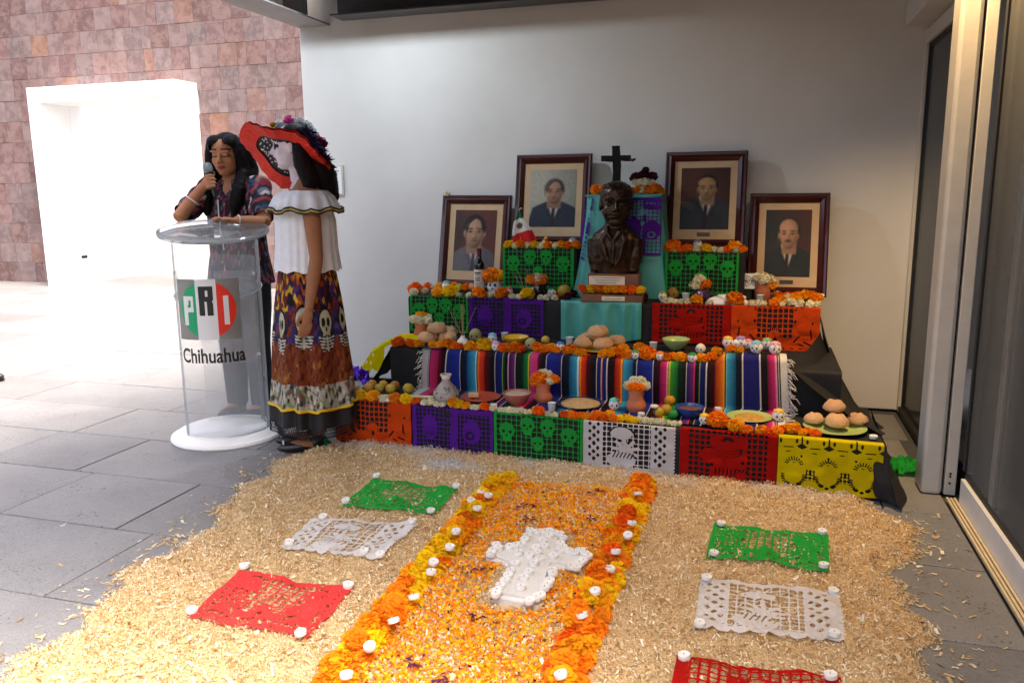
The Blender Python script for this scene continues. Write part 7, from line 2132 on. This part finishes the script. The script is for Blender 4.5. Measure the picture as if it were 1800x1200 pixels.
# trousers
M_JEAN = pm('dark_trousers', S('2b3140'), S('222734'), 12, .85, .3, 60)
tr = MB()
tr.rings([ringe((.01, .02, z), rx, ry) for z, rx, ry in ((.74, .165, .125), (.80, .172, .128), (.88, .165, .120), (.95, .150, .110))])
for x in (-.075, .095):
    tr.tube([(x, .02, .84), (x * 1.02, .015, .66), (x * 1.0, .01, .46), (x, .02, .25), (x, .02, .062)], [.098, .094, .078, .070, .062], 20)
tm_ = fused(tr, .010, 5); tm_.materials.append(M_JEAN); link('trousers', tm_, wom)
M_SHOE = pm('black_shoe', S('17161a'), S('0f0e11'), 20, .4, .05, 60)
for x in (-.075, .095):
    sh = MB(); sh.ell((x, -.045, .035), (.042, .125, .034)); sh.ell((x, .03, .05), (.040, .055, .045)); sh.box((x, -.04, .008), (.075, .23, .014), bev=.004)
    m_ = fused(sh, .006, 3); m_.materials.append(M_SHOE); link('shoe', m_, wom)
# hair: centre parting, long locks in front of the shoulders
M_HAIR = pm('black_hair', S('171214'), S('0c0809'), 30, .55, .3, 90, spec=.10)
hm = MB()
def hel(c, r):
    k = MB().ell(c, r, nu=20, nv=14); hm.add([HM @ Vector(v) for v in k.v], k.f)
hel((0, .11, .17), (.375, .42, .375)); hel((-.20, -.08, .30), (.20, .26, .20)); hel((.20, -.08, .30), (.20, .26, .20)); hel((0, .25, -.15), (.33, .24, .45))
for s in (-1, 1):
    p0 = HM @ Vector((s * .26, -.13, .32)); p1 = HM @ Vector((s * .37, -.04, .02)); p2 = HM @ Vector((s * .40, -.0, -.35))
    dn = Vector((s * .105, -.075, 1.33)); d2 = Vector((s * .095 + .0, -.110, 1.24)); d3 = Vector((s * .085, -.118, 1.19))
    hm.tube([p0, p1, p2, dn, d2, d3], [.030, .036, .042, .044, .034, .012], 12)
    hm.tube([p0 + Vector((s * .012, .03, 0)), p1 + Vector((s * .014, .04, 0)), p2 + Vector((s * .015, .05, 0)), dn + Vector((s * .02, .06, 0)), d2 + Vector((s * .01, .05, .04))], [.03, .04, .045, .04, .015], 12)
hmesh = fused(hm, .006, 2)
# the parting and the face stay clear of hair
bmh = bmesh.new(); bmh.from_mesh(hmesh); kill = []
for v in bmh.verts:
    q = HMi @ v.co
    if q.y < -.12 and abs(q.x) < .27 and q.z < .36 - .45 * abs(q.x) and q.z > -.6: kill.append(v)
    v.co += Vector((noise.noise(v.co * 55), noise.noise(v.co * 55 + Vector((5, 0, 0))), 0)) * .0025
bmesh.ops.delete(bmh, geom=kill, context='VERTS')
bmh.to_mesh(hmesh); bmh.free(); hmesh.materials.append(M_HAIR)
link('hair', hmesh, wom)
for s in (-1, 1): MB().ell(HM @ Vector((s * .36, .0, -.17)), (.006, .006, .007), nu=10, nv=8).build('earring', M_ALUW, wom)
for nm_, c_, d_, r_, mt in (('bracelet', wR.lerp(eR, .42), (eR - wR).normalized(), .041, M_ALUW), ('watch', wL.lerp(eL, .10), (eL - wL).normalized(), .031, M_ALU)):
    u = d_.cross(Vector((0, 0, 1))).normalized(); w = d_.cross(u)
    MB().tube([c_ + (u * math.cos(a) + w * math.sin(a)) * r_ for a in np.linspace(0, 2 * math.pi, 22)], .0035, 6).build(nm_, mt, wom)
mic = thing('microphone', (WX + mB_.x, WY + mB_.y, mB_.z), 0, 'black microphone with a silver mesh head held to the mouth', 'microphone')
mic.rotation_euler = ax.to_track_quat('Z', 'Y').to_euler()
MB().lathe([(.0001, -.03), (.011, -.03), (.012, 0), (.0165, .085), (.020, .095), (.020, .102), (.0001, .104)], 22, cap0=False, cap1=False).build('handle', M_SHOE, mic)
k = MB().lathe([(.018, .100), (.025, .112), (.0265, .128), (.024, .145), (.015, .157), (.0001, .160)], 24, cap0=False, cap1=False); k.build('mesh_head', pm('silver_mesh', S('8d9a9c'), S('6b7678'), 300, .35, .6, 500, metal=.6), mic)

# ------------------------------------------------------------------ person in costume with the wide hat
CX_, CY_ = -2.195, 3.61
per = thing('person', (CX_, CY_, 0), math.radians(-53), 'person in wide red trimmed hat, white off-shoulder blouse and printed skirt', 'person')
PM = Matrix.Translation((CX_, CY_, 0)) @ Matrix.Rotation(math.radians(-53), 4, 'Z')
PMi = PM.inverted()
def loc(p): return PMi @ Vector(p)                      # world -> person space
HP = Matrix.Translation((.0, -.035, 1.532)) @ Matrix.Rotation(math.radians(-12), 4, 'Z') @ Matrix.Rotation(math.radians(4), 4, 'X') @ Matrix.Scale(.222, 4)
mb = MB(); head_forms(mb, HP)
mb.rings([ringe((0, .02, z), rx, ry) for z, rx, ry in ((.82, .15, .115), (.95, .135, .10), (1.02, .125, .09), (1.14, .14, .10), (1.25, .158, .10), (1.315, .155, .082), (1.36, .10, .06), (1.40, .052, .052))])
for s in (-1, 1):
    mb.tube([(s * .075, .02, .88), (s * .075, .01, .50), (s * .07, .02, .09)], [.08, .055, .038], 12)
    mb.ell((s * .07, -.06, .035), (.038, .11, .03))
arms = {1: (Vector((.175, .02, 1.31)), Vector((.205, .035, 1.00)), Vector((.215, -.015, .755))), -1: (Vector((-.175, .02, 1.31)), Vector((-.215, .035, 1.02)), Vector((-.21, -.03, .77)))}
for s, (a, b_, c_) in arms.items():
    mb.tube([a, a.lerp(b_, .5) + Vector((s * .006, 0, 0)), b_], [.047, .041, .033], 14)
    mb.tube([b_, b_.lerp(c_, .4), c_], [.033, .033, .022], 14)
    hd2 = (c_ - b_).normalized(); sd2 = Vector((0, -1, 0)); 
    mb.tube([c_, c_ + hd2 * .03, c_ + hd2 * .075], [.022, .027, .024], 12, flat=.55, up=(1, 0, 0))
    for k, (o_, ln) in enumerate(((.026, .062), (.009, .072), (-.008, .068), (-.023, .054))):
        f0 = c_ + hd2 * .072 + sd2 * o_
        mb.tube([f0, f0 + hd2 * ln * .45 + Vector((-s * .003, -.002, 0)), f0 + hd2 * ln * .8 + Vector((-s * .010, -.003, 0)), f0 + hd2 * ln + Vector((-s * .018, -.003, 0))], [.0088, .0085, .0075, .006], 8)
    f0 = c_ + hd2 * .025 + sd2 * .024
    mb.tube([f0, f0 + sd2 * .020 + hd2 * .025, f0 + sd2 * .022 + hd2 * .055], [.0105, .0095, .007], 8)
body = fused(mb, .0056, 5)
HPi = HP.inverted()
def cat_col(V):
    C = face_colour(V, HPi, S('9a6a4a'), S('b01f4a'), S('201a1c'), white=S('d9cdd2'))
    H = np.concatenate([V, np.ones((len(V), 1))], 1) @ np.array(HPi).T
    x, y, z = H[:, 0], H[:, 1], H[:, 2]
    k = (np.abs(x) < .4) & (y < .0) & (np.hypot(np.abs(x) - .135, z - .04) < .085)
    C[k] = S('2b1f28')
    nk = (V[:, 2] > 1.33) & (V[:, 2] < 1.45) & (np.abs(V[:, 0]) < .06)
    C[nk] = np.array(S('cfc3c4'))
    return C
paint(body, cat_col, M_SKINB)
link('body', body, per)
# long hair
hm = MB()
def hel2(c, r):
    k = MB().ell(c, r, nu=20, nv=14); hm.add([HP @ Vector(v) for v in k.v], k.f)
hel2((0, .12, .15), (.37, .40, .37)); hel2((0, .22, -.2), (.35, .25, .5))
for s in (-1, 1):
    p1 = HP @ Vector((s * .30, .20, .05)); p2 = HP @ Vector((s * .33, .24, -.4))
    hm.tube([p1, p2, Vector((s * .09, .04, 1.36)), Vector((s * .10, .015, 1.30)), Vector((s * .095, .0, 1.265))], [.035, .045, .044, .032, .010], 12)
hm.tube([HP @ Vector((0, .34, -.1)), Vector((0, .10, 1.38)), Vector((0, .115, 1.28)), Vector((0, .11, 1.20))], [.08, .085, .075, .02], 14)
hmesh = fused(hm, .007, 2)
bmh = bmesh.new(); bmh.from_mesh(hmesh)
for v in bmh.verts: v.co += Vector((noise.noise(v.co * 55), noise.noise(v.co * 55 + Vector((5, 0, 0))), 0)) * .003
bmh.to_mesh(hmesh); bmh.free(); hmesh.materials.append(pm('dark_brown_hair', S('1e1412'), S('120b0a'), 30, .55, .3, 90, spec=.10))
link('hair', hmesh, per)
# white blouse with gathered neckline and ruffle
M_LINEN = pm('white_linen', S('e6e6e6'), S('dcdcdd'), 30, .85, .25, 140)
def loftg(name, prof, n, fold, amp, mat, parent, seed=0, cols=None):
    m_ = len(prof); P = np.zeros((m_, n, 3))
    for i, (z, rx, ry, fa, cy) in enumerate(prof):
        for j in range(n):
            a = 2 * math.pi * j / n
            f = 1 + fa * amp * (math.sin(a * fold + 1.5 * math.sin(a * 4 + seed)) + .5 * noise.noise((math.cos(a) * 4, math.sin(a) * 4, z * 5 + seed)))
            P[i, j] = (rx * f * math.cos(a), cy + ry * f * math.sin(a), z + .006 * fa * math.sin(a * fold * .5 + seed))
    return link(name, grid_mesh(name, P, mat, None if cols is None else cols(P), wrap=True), parent), P
prof = []
for t_ in np.linspace(0, 1, 26):
    z = 1.315 - t_ * .385
    rx = np.interp(t_, [0, .12, .35, .7, 1], [.168, .182, .178, .172, .180]); ry = np.interp(t_, [0, .12, .35, .7, 1], [.092, .125, .148, .152, .165])
    prof.append((z, rx, ry, .4 + .6 * t_, .015))
blo, _ = loftg('blouse', prof, 150, 22, .018, M_LINEN, per, 1)
prof = [(1.322 - .098 * t_, np.interp(t_, [0, .3, 1], [.214, .236, .252]), np.interp(t_, [0, .3, 1], [.112, .148, .180]), .2 + 1.2 * t_, .015) for t_ in np.linspace(0, 1, 14)]
ruf, PR = loftg('ruffle', prof, 200, 17, .035, M_LINEN, per, 3)
for dz, mt, nm_ in ((.012, M_EYE, 'ribbon'), (.004, pm('gold_braid', S('c9b35a'), S('a08a38'), 60, .5, .3, 200), 'braid'), (-.004, M_EYE, 'ribbon')):
    MB().tube([Vector(PR[-1, j]) * 1.0 + Vector((PR[-1, j][0] * .012, PR[-1, j][1] * .012, dz)) for j in range(0, 200, 2)] + [Vector(PR[-1, 0]) + Vector((PR[-1, 0][0] * .012, PR[-1, 0][1] * .012, dz))], .0042, 5).build(nm_, mt, ruf)
# printed skirt
def skirt_cols(P):
    m_, n_ = P.shape[:2]
    v = np.linspace(0, 1, m_)[:, None] * np.ones((1, n_))            # 0 waist .. 1 ribbon
    u = (np.arange(n_) / n_)[None] * np.ones((m_, 1)) * 9.0          # nine repeats round the hem
    C = np.zeros((m_, n_, 3)) + np.array(S('4a1a18'))
    def bl(mask, c):
        C[mask] = np.array(S(c))
    nz = np.sin(u * 23 + v * 41) + np.sin(u * 37 - v * 29 + 2) + np.sin(u * 11 + v * 67)
    cell = np.floor(u * 6 + .5 * np.sin(v * 17 + u * 3) + .3 * np.sin(v * 41)) * 7 + np.floor(v * 24 + .5 * np.sin(u * 7) + .4 * np.sin(u * 23 + v * 9)) * 13
    h = np.abs(np.sin(cell * 12.9898) * 43758.5453) % 1
    top = v < .30
    for lo, hi, c in ((0, .14, 'd99a1c'), (.14, .34, '7a1f1c'), (.34, .44, 'b94e1c'), (.44, .60, '24244a'), (.60, .76, '1a1416'), (.76, .86, '5a2a6a'), (.86, .92, 'e0b92a'), (.92, 1, '5a141a')):
        bl(top & (h >= lo) & (h < hi), c)
    mid = (v >= .30) & (v < .52)
    for lo, hi, c in ((0, .3, '2a2350'), (.3, .45, '6a1f22'), (.45, .6, '4a3a8a'), (.6, .75, '1c1618'), (.75, .88, '8a3a1c'), (.88, 1, '24305a')):
        bl(mid & (h >= lo) & (h < hi), c)
    lowm = (v >= .52) & (v < .80)
    bl(lowm, '7a3316'); bl(lowm & (nz > 1.1), '9a4a1c'); bl(lowm & (nz < -1.2), '5a1f14'); bl(lowm & (h > .95), 'a8742a')
    news = (v >= .80) & (v < .985)
    bl(news, 'b9b4a4'); bl(news & (h < .25), '6a665a'); bl(news & (h > .80), '8a5a4a'); bl(news & (h > .45) & (h < .55), '8fa06a'); bl(news & (nz > 1.3), 'd9d5c8'); bl(news & (nz < -1.4), '3a3430')
    for k in range(9):                                               # skeleton figures
        cx = k + .5 + .08 * math.sin(k * 5); sc_ = 1.0
        hy = .375 + .02 * math.sin(k * 3)
        du, dv = (u - cx) * .19 / .17, (v - hy) / 1.25
        bl((np.hypot(du / .33, dv / .075) < 1.18), '14100f')
        bl((np.hypot(du / .33, dv / .068) < 1) | ((np.abs(du) < .20) & (dv > .03) & (dv < .098)), 'd5cfae')
        for s in (-1, 1): bl(np.hypot((du - s * .14) / .10, (dv - .0) / .026) < 1, '15100f')
        bl(np.hypot(du / .045, (dv - .038) / .016) < 1, '15100f')
        bl((np.abs(du) < .18) & (np.abs(dv - .075) < .004), '15100f'); bl((np.abs(du) < .17) & (dv > .062) & (dv < .09) & ((np.abs(du) * 22 % 1) < .25), '15100f')
        rb = (v > hy + .10) & (v < hy + .20) & (np.abs(du) < .42 - 1.2 * (v - hy - .10))
        bl(rb, '17120f'); bl(rb & (((v - hy) * 46 + np.abs(du) * 1.0) % 1 < .5), 'd9d5c6'); bl(rb & (np.abs(du) < .05), 'd9d5c6')
        sk2 = (v > hy + .19) & (v < .80) & (np.abs(du) < .30 + 1.6 * (v - hy - .19))
        bl(sk2 & (nz > -.5), '96501f' if k % 2 else '8a3f1a'); bl(sk2 & (np.abs(np.sin(u * 60 + v * 14)) < .12), '3a1810')
    return C * .72
M_SKIRT = vm('printed_skirt', .75, .2, 120, .25, mott=.15, mscale=50)
prof = []
for t_ in np.linspace(0, 1, 150):
    z = .955 - t_ * .725
    prof.append((z, np.interp(t_, [0, .06, .3, .7, 1], [.146, .163, .184, .204, .216]), np.interp(t_, [0, .06, .3, .7, 1], [.118, .143, .168, .193, .206]), .25 + .75 * t_, .01))
skirt, PS = loftg('skirt', prof, 320, 11, .085, M_SKIRT, per, 2, skirt_cols)
MB().tube([Vector(PS[-4, j]) * 1.0 + Vector((PS[-4, j][0] * .018, PS[-4, j][1] * .018, 0)) for j in range(0, 320, 2)] + [Vector(PS[-4, 0]) + Vector((PS[-4, 0][0] * .018, PS[-4, 0][1] * .018, 0))], .0075, 6).build('yellow_ribbon', pm('yellow_satin', S('e0b81c'), S('cda414'), 20, .4), skirt)
# black lace flounce: open net of threads over a denser upper band
M_LACE = pm('black_lace', S('141214'), S('0d0b0d'), 30, .7)
prof = [(.236 - .085 * t_, .211 + .010 * t_, .202 + .010 * t_, 1.0, .01) for t_ in np.linspace(0, 1, 8)]
lc, PL = loftg('lace_flounce', prof, 320, 11, .085, M_LACE, per, 2)
ln_ = MB()
for j in range(0, 320, 2):
    b0 = Vector(PL[-1, j]); nb = Vector(PL[-1, (j + 2) % 320]); pb = Vector(PL[-1, (j - 2) % 320])
    ln_.tube([b0, b0.lerp(nb, .5) + Vector((0, 0, -.018)), nb + Vector((0, 0, -.036)), nb.lerp(b0, .5) + Vector((0, 0, -.052))], .0014, 4)
    ln_.tube([b0, b0.lerp(pb, .5) + Vector((0, 0, -.018)), pb + Vector((0, 0, -.036)), pb.lerp(b0, .5) + Vector((0, 0, -.052))], .0014, 4)
ln_.build('lace_edge', M_LACE, lc)
for s in (-1, 1):
    sh = MB(); sh.ell((s * .07, -.085, .030), (.040, .115, .030)); sh.ell((s * .07, .0, .04), (.038, .05, .04))
    m_ = fused(sh, .006, 3); m_.materials.append(M_SHOE); link('shoe', m_, per)
    MB().box((s * .07, -.165, .058), (.030, .008, .016), bev=.002).build('buckle', M_ALUW, per)
# wide hat: wavy tilted brim, red lace border underneath, dark crown, tulle and flowers
hatc = Vector((-2.262, 3.60, 1.492)); U = Vector((.722, .480, -.498)).normalized(); Vn = Vector((.534, -.844, .0)) * .90 + Vector((.42, .27, .86)) * .56; Vn = (Vn - U * Vn.dot(U)).normalized(); Nn = U.cross(Vn)
if Nn.z < 0: Nn = -Nn
def hp_(r, a, h=0.0): return loc(hatc + (U * math.cos(a) * .228 + Vn * math.sin(a) * .205) * r + Nn * (h + .020 * r * r * math.sin(a * 2 + .6) - .035 * r * r * max(0, math.cos(a)) + .012 * r * math.sin(a * 5)))
hat = link('hat', None, per) if False else None
nA = 96
def annul(name, r0, r1, h, mat, parent, rows=8, ruff=0.0, cols=None):
    P = np.zeros((rows, nA, 3))
    for i in range(rows):
        r = r0 + (r1 - r0) * i / (rows - 1)
        for j in range(nA):
            a = 2 * math.pi * j / nA
            P[i, j] = hp_(r, a, h + ruff * math.sin(a * 24) * (i / (rows - 1)))
    return link(name, grid_mesh(name, P, mat, None, wrap=True), parent)
M_HATB = pm('black_straw', S('1b191d'), S('121014'), 40, .6, .3, 160)
hat = annul('hat', .02, .99, .0, M_HATB, per, 16)
M_RLACE = pm('red_lace', S('e2331c'), S('c8240f'), 70, .7, .5, 160)
annul('red_border', .66, 1.05, -.007, M_RLACE, hat, 8, .004)
annul('red_border', .94, 1.05, .006, M_RLACE, hat, 4, .004)
cwn = MB(); R = []
for r, h in ((.50, .004), (.50, .07), (.46, .125), (.34, .150), (.02, .155)): R.append([tuple(hp_(r, 2 * math.pi * j / 40, h)) for j in range(40)])
cwn.rings(R, cap0=False); cwn.build('crown', M_HATB, hat)
M_DOT = pm('white_dot', S('e6e4e2'), S('d9d7d5'), 30, .7)
dt = MB(); g = random.Random(3)
for k in range(150):
    r, a = math.sqrt(g.uniform(.02, .34)), g.uniform(0, 6.283)
    c = hp_(r, a, -.003); dt.ell(c, (.0042, .0042, .0042), nu=6, nv=4)
dt.build('dots', M_DOT, hat)
M_TULLE = pm('purple_tulle', S('241a48'), S('15102e'), 20, .8, .4, 90, spec=.2)
tl = MB(); g = random.Random(5)
for k in range(900):
    a = g.uniform(-1.5, 1.35) ; r = g.uniform(.40, 1.02); h0 = max(.008, .15 - .20 * abs(r - .40)) * g.random()
    p0 = hp_(r, a, h0); d = (hp_(min(1.15, r + .14), a + g.uniform(-.3, .3), h0 + g.uniform(-.01, .035)) - p0)
    s_ = Vector((g.uniform(-1, 1), g.uniform(-1, 1), g.uniform(-1, 1))).normalized() * .008
    tl.add([p0 - s_, p0 + s_, p0 + d * .6 + s_ * .7, p0 + d, p0 + d * .6 - s_ * .7], [(0, 1, 2, 3, 4)])
tl.build('tulle', M_TULLE, hat, smooth=False)
FM = flower_mesh(77, 40, .34, .08, .8)
for (a, r, h, s_, c) in ((2.6, .30, .115, .034, 'e65aa8'), (2.0, .18, .135, .030, 'e98ac2'), (1.2, .30, .125, .038, 'dfe6e6'), (.3, .30, .120, .040, 'cfd8da'), (-.5, .28, .120, .038, 'd9dcd0'), (-1.4, .35, .105, .036, 'e3e3df'), (-.2, .52, .07, .040, '7a1a38'), (.6, .55, .075, .040, '8a1f44'), (3.3, .40, .10, .034, 'e4e8e8'), (3.9, .30, .12, .032, 'f0b8d6'), (2.9, .50, .050, .016, 'e8b22a'), (1.7, .45, .095, .030, 'd8dedf')):
    link('hat_flower', FM, hat, loc=hp_(r * 1.1, a, h + .050), rot=(g.uniform(-1, 1), g.uniform(-1, 1), 0), scale=s_, color=S(c))

# ------------------------------------------------------------------ bronze bust
M_BRONZE = pm('dark_bronze', S('4a382a'), S('33261c'), 10, .32, .45, 28, metal=.75, dist=.012)
bust = thing('bronze_bust', (-.790, 4.635, Z3), math.radians(2), 'bronze bust of a smiling man on a wooden plinth ringed with marigolds', 'bust')
HB = Matrix.Translation((.005, -.015, .546)) @ Matrix.Rotation(math.radians(8), 4, 'Z') @ Matrix.Diagonal((.272, .255, .250, 1))
mb = MB(); head_forms(mb, HB, male=True)
def hb(c, r):
    k = MB().ell(c, r, nu=16, nv=10); mb.add([HB @ Vector(v) for v in k.v], k.f)
hb((0, .06, .24), (.35, .42, .30)); hb((-.10, -.12, .40), (.20, .16, .10)); hb((0, .1, .1), (.36, .36, .36))
for s in (-1, 1): hb((s * .17, -.20, -.16), (.13, .12, .13))
mb.rings([ringe((0, .01, z), rx, ry) for z, rx, ry in ((.150, .118, .080), (.19, .122, .088), (.25, .125, .10), (.31, .138, .108), (.355, .140, .10), (.385, .122, .085), (.415, .085, .065), (.44, .06, .058))])
for s in (-1, 1):
    mb.tube([(s * .042, -.058, .405), (s * .062, -.084, .345), (s * .040, -.096, .265), (s * .010, -.092, .20)], [.012, .017, .014, .008], 10)    # lapels
    mb.tube([(s * .040, -.040, .425), (s * .036, -.078, .392), (s * .012, -.094, .355)], [.010, .013, .009], 8)                                 # collar
    mb.tube([(s * .118, .0, .35), (s * .120, -.02, .26), (s * .105, -.02, .17)], [.045, .040, .032], 12)
mb.tube([(0, -.086, .36), (0, -.096, .30), (0, -.092, .22)], [.009, .012, .010], 8)
bm_ = fused(mb, .0042, 3)
bmh = bmesh.new(); bmh.from_mesh(bm_); HBi = HB.inverted()
for v in bmh.verts:
    q = HBi @ v.co
    if q.z > -.6 and q.y < 0:
        for s in (-1, 1):
            d2 = (abs(q.x - s * .14) / .10) ** 2 + ((q.z - .085) / .035) ** 2
            v.co += (HB.to_3x3() @ Vector((0, .05 * math.exp(-d2), 0)))
        d2 = (q.x / .16) ** 2 + ((q.z + .235) / .014) ** 2
        v.co += (HB.to_3x3() @ Vector((0, .045 * math.exp(-d2), 0)))
    if q.z > .2 or (q.y > .1 and q.z > -.3): v.co += v.normal * .0035 * noise.noise(Vector((v.co.x * 60, v.co.y * 60, v.co.z * 90)))
    elif q.z < -.55: v.co += v.normal * .004 * noise.noise(v.co * 32)
bmh.to_mesh(bm_); bmh.free(); bm_.materials.append(M_BRONZE)
link('figure', bm_, bust)
M_PLINTH = pm('plinth_wood', S('7a4a2a'), S('5f371d'), 8, .4, .15, 40, coat=.2)
MB().box((0, .0, .026), (.355, .27, .048), bev=.006).build('lower_step', M_PLINTH, bust)
MB().box((0, .02, .105), (.292, .20, .110), bev=.005).build('upper_block', M_PLINTH, bust)
pl1 = MB().box((-.035, -.0825, .122), (.205, .005, .050), bev=.001).build('plaque', M_LABEL, bust)
for q in range(3): MB().box((-.035, -.0856, .138 - q * .014), (.17 - .03 * q, .001, .004)).build('engraved_line', M_GREYCLAY, pl1, smooth=False)
pl2 = MB().box((.01, -.1365, .026), (.13, .004, .024), bev=.001).build('plaque', M_LABEL, bust)
MB().box((.01, -.139, .026), (.10, .001, .004)).build('engraved_line', M_GREYCLAY, pl2, smooth=False)
for i, c in enumerate('DYOAAODY'): flower(c, -.955 + i * .047, 4.522, Z3 + .076, .024, "on the step of the bust's plinth", None)

# tip of a black shoe at the left edge of the courtyard
sh = MB(); sh.ell((0, 0, .035), (.13, .045, .033)); sh.ell((-.12, 0, .05), (.06, .042, .05)); sh.box((-.02, 0, .008), (.25, .08, .016), bev=.004)
m_ = fused(sh, .008, 3); m_.materials.append(M_SHOE)
tag(link('shoe', m_, None, loc=(-5.30, 4.36, .002), rot=(0, 0, .1)), 'tip of a black shoe at the left edge of the bright courtyard', 'shoe')
